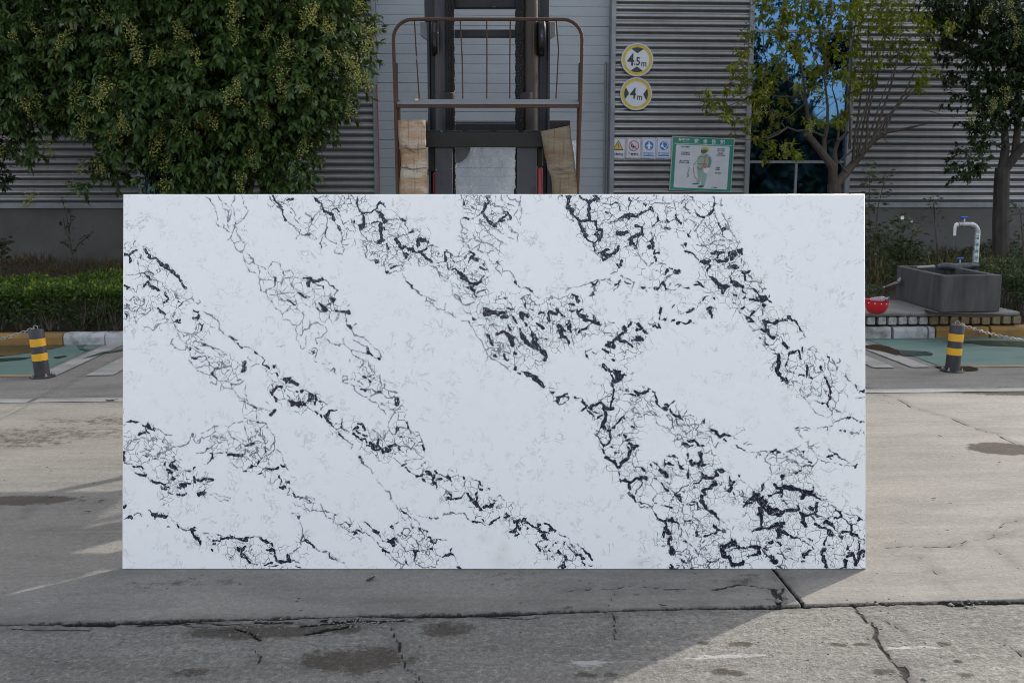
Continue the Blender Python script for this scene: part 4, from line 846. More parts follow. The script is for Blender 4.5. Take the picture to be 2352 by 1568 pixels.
V3="""5:40,43 42,45;2:100,40 130,30 170,70 210,70 240,95;3:240,30 240,95 210,180 190,200;2:240,95 255,180 245,260;3:0,80 60,120 110,150 130,190;3:60,120 0,110;6:110,160 140,170 160,200;8:70,240 110,240;9:85,230 130,200;6:160,190 170,220;8:20,280 60,255;4:100,180 150,200 160,230 110,250;3:110,250 150,300 180,330;2:110,270 210,330;3:180,325 220,345 220,410;3:200,200 220,240 240,270;2:80,330 140,370 190,385;3:20,300 90,330;2:0,350 60,400 140,440;5:60,403 70,408;2:0,450 40,460 90,520;4:120,105 160,105 200,120;3:90,30 85,70 130,100;3:40,600 55,570 70,590 50,630 55,650 85,690;6:50,580 65,600;3:65,600 100,640 85,690;3:100,660 150,650 185,700;7:200,750 215,770;3:180,700 200,750 250,790;5:230,775 245,790;5:270,795 320,800;7:310,800 340,820;4:340,820 360,855 380,870;4:375,865 390,880;4:245,885 290,850 330,860;3:300,850 320,890 370,920;6:285,920 285,950;3:255,880 310,920 350,930;3:20,880 80,895 110,880;7:115,880 125,885;3:125,890 170,920 185,970;4:570,35 565,60;6:580,30 590,40;10:630,40 650,50;13:635,60 645,130;14:640,130 670,170;9:670,170 715,220;9:720,225 740,245 790,240;12:740,250 800,235;8:735,260 745,310;14:755,320 785,365;7:780,365 800,400 850,420;10:800,80 830,80 860,60;16:865,40 885,60;7:730,30 770,65 810,80;9:820,90 805,150 810,190;10:810,190 820,240;9:820,240 870,245;6:870,245 870,310;8:880,320 860,350;12:890,310 920,320;14:875,370 890,395;10:920,310 910,380;6:900,380 860,420;7:850,430 860,480;3:760,260 760,300 800,370;3:880,90 930,105 980,110;3:785,430 810,470 860,495;5:865,490 885,510;5:870,430 880,490;10:890,510 930,500 970,480;13:920,510 960,530;10:960,540 1000,520;11:1000,520 1040,480;8:1040,480 1055,450;7:910,540 920,570 950,550;3:985,430 1020,430 1055,460;5:990,110 1030,100 1060,105;8:1030,95 1060,105;7:1070,120 1080,150;5:1145,50 1160,80 1140,150;8:1150,70 1165,80;3:1165,75 1200,70 1230,40;7:950,180 955,185;4:970,270 1010,250 1060,235;7:1050,235 1090,215;11:1090,215 1130,190;17:1120,200 1165,200;14:1150,190 1140,220;10:1170,205 1210,215;6:1200,210 1240,175 1310,155;11:1325,130 1340,170;6:1340,170 1385,195;9:1380,210 1390,240;9:1265,100 1275,105;3:1130,230 1120,290;5:1390,240 1360,275 1330,290;16:1050,350 1090,355;10:1090,350 1135,340;8:1190,280 1240,295;10:1240,300 1255,340;12:1200,355 1260,345;13:1150,390 1200,360;14:1160,420 1170,370;10:1180,430 1195,460;5:1200,460 1210,400 1220,370;12:1330,420 1335,460;10:1300,450 1340,465;6:1335,410 1340,400;4:1320,330 1340,370 1345,400;7:1350,470 1355,510;8:1360,510 1385,500;7:1355,540 1360,570;4:1350,570 1310,620 1290,590;3:1200,500 1250,560 1290,590;3:1390,420 1390,490;3:1380,580 1440,610;10:1075,560 1080,600;7:1045,600 1060,630;4:990,665 1040,670 1050,640;7:1075,690 1085,700;4:1325,100 1370,90 1420,95;2:1400,90 1450,105 1500,100 1520,70;2:1420,40 1420,70 1460,110 1440,150 1445,220;6:1350,35 1370,45;3:1525,70 1520,130 1540,190 1535,230;7:1530,220 1540,250;6:1440,230 1470,250;8:1440,300 1470,310;4:1410,310 1440,315;5:1475,290 1480,310;3:1480,245 1520,235 1560,260;7:1470,640 1440,680;7:1480,640 1500,645;8:1520,650 1550,660;7:1510,670 1530,680;4:1425,720 1490,690;3:780,770 830,740 880,730 900,770 840,780;7:835,745 860,765 880,745;3:900,745 950,710 990,740 980,700;4:930,720 960,750 1000,770;7:1035,780 1060,760 1060,740;3:1070,760 1040,800 1010,820;3:1080,720 1130,720 1190,750;5:1110,740 1160,760;3:1130,780 1160,820 1180,760;6:1240,790 1270,800;4:1265,790 1285,830;4:850,790 855,820 820,860;7:835,855 850,845;4:1310,800 1350,790 1400,790;8:1350,795 1380,800;7:1400,790 1420,750;6:1420,760 1450,800;3:1420,740 1470,710;3:1450,800 1520,820 1550,790;5:1550,790 1568,760;3:1310,730 1340,715;2:625,830 640,790 720,790 790,760;2:470,890 500,870 560,880 640,860 670,840;12:10,985 60,1000 130,1000;14:20,1000 70,1010;12:90,1040 140,1030;8:180,1030 215,1080;8:150,1100 165,1140;13:110,1150 150,1180;16:140,1170 175,1210;14:160,1210 180,1270;9:60,1170 110,1150;10:250,1000 260,1040;9:265,1010 310,1030;4:300,1000 350,1040;6:270,1050 290,1110;8:245,1140 260,1190;13:270,1190 300,1240;15:290,1240 340,1270;14:340,1180 380,1220;15:350,1230 390,1270;17:330,1270 400,1290;12:390,1290 440,1320;11:440,1320 455,1360 445,1390;5:320,1110 350,1180;7:385,1090 440,1130 420,1110;5:380,1130 410,1200 470,1220;5:200,1190 240,1250;4:240,1250 220,1320;6:190,1330 210,1330;4:290,1340 285,1390;5:420,980 400,1010 390,980;6:410,990 440,1000;3:440,1000 435,1060;9:470,1000 500,1000;11:480,1020 485,1060;8:500,1000 540,1010;7:540,970 570,1000;9:580,1020 610,1030;5:480,1070 560,1110;14:560,1110 600,1140;17:570,1150 600,1190;10:610,1190 640,1245;8:640,1130 660,1160;8:645,1070 650,1130;7:630,1100 660,1150;4:660,1190 690,1260;4:560,1210 580,1200;4:440,1080 480,1080;3:390,1080 440,1075;11:680,855 720,870;12:700,880 720,900;6:640,920 680,925;6:650,970 690,985;6:710,980 720,1000 760,970;10:730,1030 780,1050;9:760,1060 820,1060;6:720,1010 800,1030;5:690,980 710,1010;12:840,1070 890,1085;7:850,1020 855,1060;5:850,1060 820,1100 780,1110;7:750,1140 790,1110;6:720,1160 750,1140;5:690,1130 710,1180;3:890,1085 905,1140 940,1170 980,1170;4:970,1065 1020,1085;3:480,890 520,870;3:500,910 510,980;3:520,920 560,970;4:240,890 300,870;6:120,960 180,970;5:320,970 350,980;4:0,1100 40,1095 50,1110;3:0,1180 30,1240 90,1250 110,1300 60,1320;5:5,1230 25,1260;3:90,1250 60,1320 0,1310;7:30,1340 50,1360;5:110,1320 150,1330;9:110,1350 140,1380;4:60,1340 110,1360;3:0,1365 90,1420 170,1480;8:1400,960 1395,1000;5:1395,1000 1385,1060;7:1340,1110 1380,1120;7:1380,1090 1400,1120;4:1290,1080 1310,1090 1360,1090;7:1490,1060 1510,1060;5:1500,950 1520,940;8:1545,1080 1568,1085;4:1400,1060 1440,1050;8:1430,1050 1440,1045;10:1085,1130 1110,1140;10:1100,1115 1110,1150;8:1140,1110 1160,1090;4:1150,1080 1200,1080 1240,1120;9:1220,1090 1240,1120;8:1200,1140 1250,1130;7:1260,1150 1290,1170;16:1190,1215 1230,1205;11:1160,1220 1250,1220;10:1050,1200 1090,1170;11:1020,1230 1070,1210;11:970,1250 1000,1240;10:1000,1260 1010,1290;6:1060,1235 1110,1240 1160,1260;4:1160,1235 1240,1258;6:1140,1250 1175,1285;10:950,1270 980,1280;4:790,1320 830,1300;7:780,1350 800,1380;4:780,1310 780,1350;5:840,1330 870,1340;6:930,1305 980,1330;6:1000,1390 1010,1390;6:930,1420 960,1450;8:920,1430 950,1470;9:970,1460 990,1490;14:1060,1480 1060,1500;16:1030,1500 1080,1520;18:1040,1530 1060,1550;6:1080,1510 1115,1520;8:1000,1480 1040,1480;6:990,1510 1010,1540;4:1150,1500 1180,1490;9:205,1450 215,1460;5:230,1490 250,1505;11:270,1490 320,1510;12:300,1515 360,1530;13:360,1530 410,1555"""
V4="""3:60,60 90,30 130,40;4:75,70 100,90;4:65,80 80,140 110,180;5:70,130 110,150;5:130,35 150,70;3:95,50 120,110 160,140 180,180;6:180,180 200,210 240,220;8:215,215 240,215;5:240,210 270,180;9:280,180 310,150;7:305,150 325,100;3:310,30 325,90 375,105;2:320,110 320,190 345,240;4:310,180 350,260;8:355,270 370,280;10:380,300 410,300;5:370,290 395,340 400,380;3:400,270 430,300 450,335;3:320,345 370,310;2:370,60 380,110;2:380,175 420,250 440,310 480,370 510,430;2:375,70 370,110;2:230,260 250,290 290,330 330,380;5:230,262 240,268;2:240,230 210,250 180,290 160,320;3:60,190 60,280;8:10,230 40,270;7:5,200 10,240;3:60,240 110,230 160,260 150,300;2:80,230 140,200 190,230;4:170,330 190,390 210,440;3:130,310 100,350 110,390 150,410;7:95,345 105,370;4:65,320 90,340;4:150,300 160,325;3:175,320 180,280;4:180,435 230,450 290,430 330,400 300,370;3:330,400 400,410 480,405;2:410,390 390,350 330,350;3:330,430 390,440 420,490;2:480,400 510,440 500,490;6:265,400 267,402;8:65,430 75,440;3:40,435 70,470;7:80,490 120,510 150,520;5:150,525 180,560;9:200,570 240,580;11:240,590 270,580;8:270,600 290,610 260,650;4:260,650 255,690;5:280,555 320,565 340,540;8:300,510 340,500;11:340,500 380,495;7:345,510 340,550;9:340,575 370,575;7:380,575 410,570;14:420,560 450,530;18:450,520 490,520;14:500,520 470,545;10:520,490 535,500;8:540,480 540,510;8:430,620 450,600;12:470,620 500,620;5:430,590 500,580;4:540,545 550,580;4:510,650 560,660;9:560,680 600,665;7:550,670 570,700 575,730;5:580,740 630,740;4:600,690 640,720;3:640,745 680,750;4:680,755 710,790 740,800;3:720,795 720,830;5:310,680 312,682;10:280,710 310,720;14:300,720 340,750;16:330,750 390,790;14:360,780 400,770;10:380,810 390,830;8:400,790 440,790;6:440,710 460,740;10:450,750 480,740;12:480,770 530,780;9:500,750 550,790;7:540,790 540,820 570,840;5:590,795 630,795;7:640,800 670,840;6:660,830 690,860;11:690,860 720,870;9:610,885 660,890;13:660,885 730,890;15:715,900 740,880;9:720,930 735,945;6:740,880 780,900 790,910;5:770,850 770,870;4:720,960 720,1020;4:450,830 480,850 470,860;6:470,850 490,860;4:460,880 465,905 500,930;6:550,880 580,880;5:400,890 402,892;7:310,880 315,890;4:210,890 240,880 270,860;7:230,900 245,880;3:190,930 220,910;14:280,960 280,990;9:260,970 300,960;8:290,1000 290,1040;3:320,950 330,1000;9:100,1000 140,970;4:20,1005 100,1000;8:20,1080 30,1090;6:30,1080 80,1085 110,1075;7:110,1060 120,1075;3:120,1080 170,1080;4:510,960 530,1010 570,1020;6:540,970 560,950;9:590,1030 620,1060;8:620,1020 645,990;10:610,1070 635,1075;5:570,1030 600,1080;3:610,1100 630,1150 680,1130;11:720,1060 760,1080;12:720,1080 740,1130;12:710,1130 740,1150;11:740,1120 770,1160;9:760,1170 810,1200;8:770,1085 820,1085;9:820,1080 870,1055;8:870,1060 910,1060;12:920,1040 940,1030;10:940,1030 970,1060;6:980,1070 1010,1100 1030,1150;4:1040,1150 1060,1200;3:1020,1230 1060,1200;3:680,1200 720,1220 730,1280 770,1330;6:680,1205 685,1210;6:740,1260 755,1270;5:730,1240 740,1270;4:790,1300 820,1305;3:860,1190 880,1240;11:890,1250 920,1285;5:800,1340 830,1340;11:850,1340 850,1400;13:845,1420 845,1480;9:850,1500 850,1520;7:830,1460 840,1520 880,1545;8:905,1540 915,1560;7:930,1330 980,1325 1020,1310;6:930,1330 915,1380;8:915,1400 915,1430;4:905,1430 910,1485 960,1490 980,1500;7:1020,1310 1025,1360 1035,1390;6:1045,1290 1050,1310;11:1070,1440 1080,1470;8:1080,1480 1080,1520;7:1010,1520 1060,1525;3:1100,1300 1130,1270 1160,1290 1165,1320 1120,1310;3:1100,1300 1140,1340 1160,1380;3:1090,1450 1130,1440 1150,1490 1180,1480 1200,1450;6:1190,1440 1190,1470;3:1100,1350 1110,1420;3:1240,1330 1260,1390 1250,1440;7:1245,1360 1260,1370;3:1260,1390 1310,1420 1330,1460;3:1290,1380 1310,1430 1350,1400 1340,1380;3:1200,1470 1230,1510 1240,1560;3:1250,1440 1270,1500 1290,1568;3:1340,1440 1320,1480;3:1180,1490 1150,1530 1110,1530;7:1105,1530 1115,1540;3:1390,1500 1410,1540 1430,1568;5:1390,1520 1400,1535;6:1220,1530 1225,1540;3:1090,1470 1100,1520;10:10,670 25,655;3:0,780 30,760 70,790 100,800;6:90,790 105,795;8:180,740 190,760;7:150,770 190,770;8:190,770 230,790"""
V5="""12:1350,10 1400,20;12:1370,25 1390,10;9:1400,10 1440,30 1470,45;9:1260,90 1290,60 1330,60;11:1250,100 1260,120;4:1330,65 1355,90;9:1275,140 1285,170;6:1450,100 1460,100;9:1490,90 1505,95;4:1510,90 1568,110;12:1400,180 1440,190;14:1450,195 1510,200;7:1410,210 1470,220;9:1500,210 1520,215;3:1350,170 1400,180;3:1380,130 1400,160;8:1560,120 1568,180;9:1230,290 1270,260;6:1240,300 1280,250;3:1210,185 1225,205;2:740,25 790,40 800,10;2:825,10 830,50 870,75 910,70 920,45;6:920,45 922,47;2:910,70 960,130 1000,150 1040,160;3:870,10 930,50 990,40 1020,10;3:1040,40 1030,90 1045,150 1060,190 1110,230;4:975,140 1000,170 1040,180;3:1035,180 1040,240;4:1060,190 1110,220 1130,245;6:1105,230 1130,240;4:1130,240 1200,255 1230,265;3:1120,260 1130,300 1120,340;6:1120,345 1135,350;2:1120,345 1060,340 1010,350 930,360 885,390 830,380 770,385 720,420 670,450;3:1010,350 1030,390 1045,430 1060,480 1060,520;2:1070,345 1100,380 1120,430 1110,480;3:1150,350 1200,360 1220,400 1270,460 1280,510;3:1200,370 1150,400 1160,450 1180,500;3:885,390 890,430 920,475 950,480;4:895,460 950,485;2:770,390 780,430 740,470 660,485 640,510;3:740,470 790,475 830,490 880,500 920,480;4:800,480 860,500;3:660,490 650,530 620,500;5:600,445 605,470;3:590,470 580,510 540,540;3:620,445 615,490 640,520;3:850,510 790,525 760,550 730,570;6:725,565 715,575;3:720,570 690,605 640,600;3:750,490 780,520;2:960,480 990,520 1030,540;5:1030,545 1060,540;9:1080,520 1100,530;4:1060,480 1090,500 1080,540;5:1060,530 1110,540;3:1080,490 1130,430;3:1110,520 1150,510 1190,530 1220,510;3:1125,420 1160,470 1190,510;6:1190,560 1200,600;4:1190,520 1200,560 1220,580;3:1280,515 1250,550 1220,590;5:1275,512 1278,515;3:1200,600 1180,640 1160,660;3:1280,520 1290,580 1240,610 1190,650;2:1290,580 1330,600 1350,660 1355,700;9:1330,715 1345,710;4:1355,700 1365,720 1390,745;2:1240,620 1220,690;3:950,570 990,540 1000,570 970,590 950,580;3:980,550 1020,580 1030,620;5:1030,570 1030,600;4:1040,585 1090,580 1130,600 1110,610 1050,600;3:1130,550 1140,600 1170,640;7:880,605 882,608;4:780,605 850,605;6:770,610 760,640;6:740,660 755,640;3:720,690 740,665;5:740,610 770,605;8:890,630 940,620;9:930,620 1010,625;4:1010,630 1040,650;4:1090,630 1140,650;8:1140,690 1150,670;7:1090,710 1130,710;6:1060,730 1090,720;6:1020,755 1045,750;5:920,690 945,700 970,730;3:900,690 920,685;9:1220,735 1260,740;8:1250,735 1300,745;5:1180,740 1215,730;7:1290,735 1310,735;7:1150,775 1170,770;4:1170,750 1170,770;3:1180,780 1200,810;4:1300,780 1320,830 1330,870;6:1310,800 1330,850;9:1320,890 1340,885;6:1350,880 1365,890;9:1385,848 1390,850;3:1365,850 1375,860;3:1390,890 1430,930 1470,965;8:1430,930 1440,940;6:1440,950 1480,970;4:1480,970 1530,980 1568,1000;4:1490,985 1540,990 1568,1005;3:1385,900 1390,950 1420,960;6:60,350 100,345;8:100,340 140,345;5:140,345 190,375;9:190,375 230,380;13:240,370 250,380;9:230,390 280,410;8:210,420 230,440;7:160,450 190,440;5:200,450 210,400;3:290,405 340,430 380,450 430,460;2:380,450 360,510;5:355,515 360,520;2:360,520 400,540 440,550 480,545;2:30,470 80,480 160,480 220,490 280,485;3:280,460 300,480;4:120,505 160,495;2:60,560 100,515 150,500 170,480;2:30,585 90,585 130,560 160,510;2:210,490 210,550 230,570;2:230,500 290,490;2:30,380 60,350;5:480,550 490,545;3:490,550 540,540 570,530;4:510,535 520,550;2:440,560 380,600 330,610;5:320,612 330,605;2:320,615 300,630 250,630 210,590 170,600;4:205,570 240,590 280,570;5:145,610 150,620;7:215,625 220,630;5:235,625 260,640;4:250,650 240,690;8:30,600 32,660;4:30,680 80,690;5:60,690 95,695;3:330,640 390,660 430,670;6:295,655 297,655;8:375,695 377,702;8:430,680 445,670;14:420,710 440,720;14:450,720 460,740;9:395,740 410,745;10:405,770 430,765;6:455,740 480,750;8:435,820 455,820;6:435,800 450,820;5:430,780 440,810;3:405,790 400,820;9:175,720 185,730;6:110,720 170,720;6:125,775 170,790;9:170,790 210,790;4:180,740 200,770 215,800;4:215,800 250,820 270,835;9:265,832 280,845;8:290,850 340,850;5:335,870 345,895 370,910;6:340,850 370,860;11:370,890 390,890;5:350,900 390,910;4:390,860 420,855;6:620,720 610,740;5:540,752 580,748;4:550,825 570,820;7:615,800 625,820;8:620,845 615,830;8:640,820 680,825;9:680,830 720,825;8:720,815 770,825;5:720,850 760,830;11:510,870 545,875;6:540,865 580,862;5:470,890 500,895;9:475,945 510,945;8:510,945 550,932;5:390,940 440,950;11:645,940 700,930;9:655,950 690,935;6:700,925 710,905;6:635,938 650,940;2:730,935 790,940 850,960 910,980;2:770,960 830,990 900,1000;8:35,1045 50,1030;5:35,1150 70,1138;9:65,1140 100,1132;4:120,1105 145,1095 180,1105 185,1120;5:165,1110 180,1118;5:235,1080 275,1095;11:275,1105 310,1105;13:300,1120 340,1115;8:340,1115 380,1130;5:290,1150 300,1130;4:390,1215 415,1213;5:225,1198 228,1200;7:475,1195 495,1215;5:495,1215 540,1235 580,1240;9:590,1235 610,1250;6:610,1230 625,1220;9:600,1260 630,1285;7:640,1300 665,1345;3:530,1215 570,1220;5:800,1270 850,1285;11:830,1310 880,1300;10:880,1305 930,1305;7:905,1280 920,1300;8:940,1305 1000,1315;11:1000,1320 1040,1320;8:1050,1300 1030,1330;6:1060,1290 1100,1295;3:1110,1280 1160,1300;8:1160,1305 1200,1325;8:1200,1330 1260,1355;6:770,1330 820,1325;9:768,1355 775,1357;8:762,1390 766,1395;16:985,1395 1000,1400;10:1000,1410 1030,1380;9:1005,1420 1010,1450;7:1020,1430 1050,1470;7:1050,1480 1080,1505;5:1000,1460 1040,1470;3:910,1465 940,1440;5:910,1465 912,1467;3:1030,1370 1090,1355;11:1240,1395 1265,1400;6:1215,1395 1250,1400;7:1270,1400 1285,1430;7:1280,1430 1290,1480;9:1285,1490 1330,1500;10:1380,1440 1385,1480;11:1390,1450 1400,1490;7:1340,1500 1420,1490;4:1400,1430 1460,1390 1490,1360;3:1490,1360 1500,1290 1510,1270;5:1490,1340 1510,1290;3:1500,1260 1500,1180 1470,1110 1420,1100;5:1450,1130 1480,1135;5:1510,1270 1530,1310 1568,1335;4:1510,1330 1550,1320;5:1430,1490 1490,1510;7:1200,1520 1250,1510;5:1230,1540 1300,1525;5:1460,1540 1500,1550;4:1080,1510 1140,1525;3:1140,1555 1200,1555;3:690,1258 740,1265;3:730,1300 750,1320;3:1430,1010 1490,1040 1510,1065 1568,1075"""
V6="""3:0,90 40,120;12:45,130 75,155;13:60,150 85,175;6:10,175 50,182;7:70,190 75,210;7:115,175 140,180;4:140,180 170,205;6:75,265 100,295;8:130,300 135,315;6:160,310 190,300;9:165,310 190,320;7:180,290 200,265;6:200,265 260,245;9:185,340 205,355;5:205,360 250,405 295,400;6:295,395 310,350;4:310,350 305,320;5:295,405 340,425 365,432;3:265,430 290,440;7:280,445 310,470;4:315,475 350,500 385,530;5:380,570 390,540;8:400,410 430,390;7:430,365 470,370;8:480,380 485,415;6:420,420 440,440;6:400,440 450,480;8:465,490 490,500;6:465,450 500,470;7:490,500 510,520;6:510,545 560,560;12:560,540 590,545;10:540,520 560,540;9:600,520 610,490;9:600,555 620,575;7:560,570 610,580;12:630,585 650,600;20:672,580 675,582;9:690,550 740,530;4:740,525 780,545;8:770,570 775,575;6:770,545 770,560;4:780,575 810,592;5:735,605 740,605;4:555,410 590,440 620,470;3:620,470 650,475;4:690,625 720,655;3:730,655 800,705;9:800,705 815,700;4:815,700 840,690 830,670;7:840,720 860,755;4:840,710 870,770 920,800;2:820,670 900,655 960,650 980,640;5:880,678 882,680;5:980,690 990,695;8:915,800 960,790;5:950,780 1010,775;12:1005,760 1025,775;10:1060,780 1060,810;8:1065,745 1080,760;8:1050,820 1065,850;7:1040,790 1060,830;4:960,800 1010,800 1040,830;8:960,820 985,835;4:990,840 1050,880;7:1050,855 1080,890;5:1080,850 1080,900 1090,910;8:1090,825 1120,820;4:1100,780 1150,800;9:1170,800 1190,815;7:1190,820 1200,840;6:1140,825 1150,835;3:1200,840 1205,900 1205,940;7:1180,930 1205,950;10:1165,970 1190,965;6:1190,975 1240,980;8:1250,985 1280,970;5:1280,970 1300,940 1320,920;6:1300,800 1310,830;4:1310,830 1315,880 1320,920;6:1325,930 1355,970;12:1360,990 1390,1000;11:1400,1000 1420,1030;14:1380,995 1410,1010;8:1415,930 1410,980;9:1430,1040 1440,1070;11:1470,1050 1540,1035;10:1510,1040 1550,1020;8:1430,840 1450,870;7:1425,870 1445,900;9:1460,905 1462,907;8:1510,900 1515,905;5:1400,830 1430,835;3:1340,800 1400,830;7:1550,990 1568,990;2:300,20 340,30 400,50 410,80;3:380,50 440,50 470,60;3:400,80 450,120 490,150 560,190 600,210;6:460,80 490,100;3:490,150 540,130 590,110 640,120;4:480,90 540,80 570,100 610,105;8:605,105 620,100;3:540,80 580,105;3:620,10 620,80 640,100;3:640,40 660,80 700,100 760,110;3:640,120 660,150 720,150 740,130;3:690,90 700,140 760,140;8:745,150 745,210;7:765,155 770,190;6:755,215 770,200;4:740,240 720,260 680,250 640,210 600,210;2:780,220 790,245 740,260;2:740,260 690,330 680,380 720,400 770,385;3:560,190 580,190 620,240 660,290;2:300,0 310,20;3:620,190 640,210;2:650,10 700,30 740,60;3:430,10 480,40;8:840,360 842,364;10:850,385 852,387;10:755,410 770,420;5:720,455 735,460 750,430;3:770,400 840,395 880,420 890,440;4:890,430 900,460 950,460;3:880,420 930,430 960,480 980,550;4:880,490 900,520 880,560;4:920,530 940,510 970,520;8:970,540 985,570;4:985,580 990,600;2:880,560 910,590 960,630;3:880,575 910,545 960,540;3:740,470 735,510 770,545 850,550 880,575;3:750,460 790,470 830,490 830,540;2:860,400 880,440;6:790,465 792,470;3:830,290 820,310;6:450,640 460,650;4:445,660 480,690 520,720;5:460,680 480,695;3:510,700 540,740 555,770;3:580,820 600,850 640,880;2:665,910 690,930 720,980 740,1040 770,1080;3:680,920 700,950 710,990;5:690,940 700,945;4:780,1070 810,1090 850,1110;7:790,1080 830,1095;4:780,1090 800,1140 830,1160;5:790,1135 810,1140;4:850,1110 870,1150 880,1200;3:860,1120 920,1160 950,1200;3:920,1110 960,1125 1000,1130;8:1015,1135 1030,1150;4:1030,1145 1090,1135;4:1140,1095 1190,1090 1250,1100 1310,1110;3:1130,1110 1200,1095;4:1310,1110 1330,1140 1370,1160 1450,1180;6:1380,1160 1440,1180;4:1450,1180 1500,1190;9:1510,1190 1540,1180;7:1540,1165 1568,1155;6:1470,1155 1480,1165;3:0,975 40,985 75,990 60,970 0,960;3:0,1000 60,1010;3:120,1030 150,1070 170,1080;3:60,1075 140,1080 170,1075;3:150,1085 180,1130 220,1150;4:175,1085 230,1100 250,1110;5:240,1115 275,1110;3:235,1120 230,1170 280,1185 350,1180 400,1190;5:280,1185 340,1175 370,1200;3:290,1190 330,1230 390,1245;8:400,1250 430,1265;8:410,1280 425,1270;7:430,1245 460,1250;4:460,1255 520,1270;3:460,1165 500,1175 550,1215 580,1250;6:500,1170 530,1200;7:555,1245 600,1265;9:560,1235 580,1255;4:520,1270 570,1300 610,1350;4:590,1270 640,1320 690,1340;5:600,1340 650,1400 690,1420;7:640,1400 690,1418;13:700,1330 720,1340;12:720,1320 745,1310;8:710,1350 720,1365;5:680,1310 700,1320;8:710,1205 725,1220;4:725,1215 740,1270 745,1300;4:740,1180 770,1170;4:800,1260 810,1230 850,1220 870,1240 850,1270;8:795,1260 805,1275;4:800,1280 860,1290 920,1330 940,1370;5:880,1215 890,1220;5:930,1220 980,1240 1010,1250;8:940,1240 955,1250;3:880,1200 930,1250 980,1270 980,1300 930,1330;8:1015,1290 1035,1300;5:1035,1300 1080,1320 1060,1350;8:1040,1320 1070,1340;4:1060,1350 1040,1385;9:1040,1390 1045,1395;4:1050,1390 980,1400 940,1410;5:1080,1310 1150,1325;9:895,1410 905,1440;7:880,1410 930,1410;5:905,1440 900,1490 880,1500;4:820,1380 830,1410 880,1410;4:745,1330 800,1360 830,1400;3:830,1410 820,1460 835,1500;7:830,1500 835,1520;4:820,1525 850,1530;3:930,1370 930,1410;3:1050,1400 1080,1440 1110,1450;3:910,1520 980,1550 1060,1540 1100,1470;6:1130,1455 1150,1445;8:1160,1440 1210,1430;4:1210,1430 1240,1470 1260,1520;8:1250,1545 1280,1555;5:1265,1530 1270,1535;6:1207,1390 1210,1400;3:660,1430 690,1480 720,1500;3:690,1420 720,1470 770,1490 740,1530;3:780,1500 820,1530 770,1560;10:10,1320 30,1340;7:35,1340 70,1370;3:70,1370 130,1405 190,1420 210,1440;4:130,1405 180,1410;6:200,1430 205,1450;5:205,1465 260,1475;3:260,1480 320,1510 350,1550;3:220,1450 290,1480"""
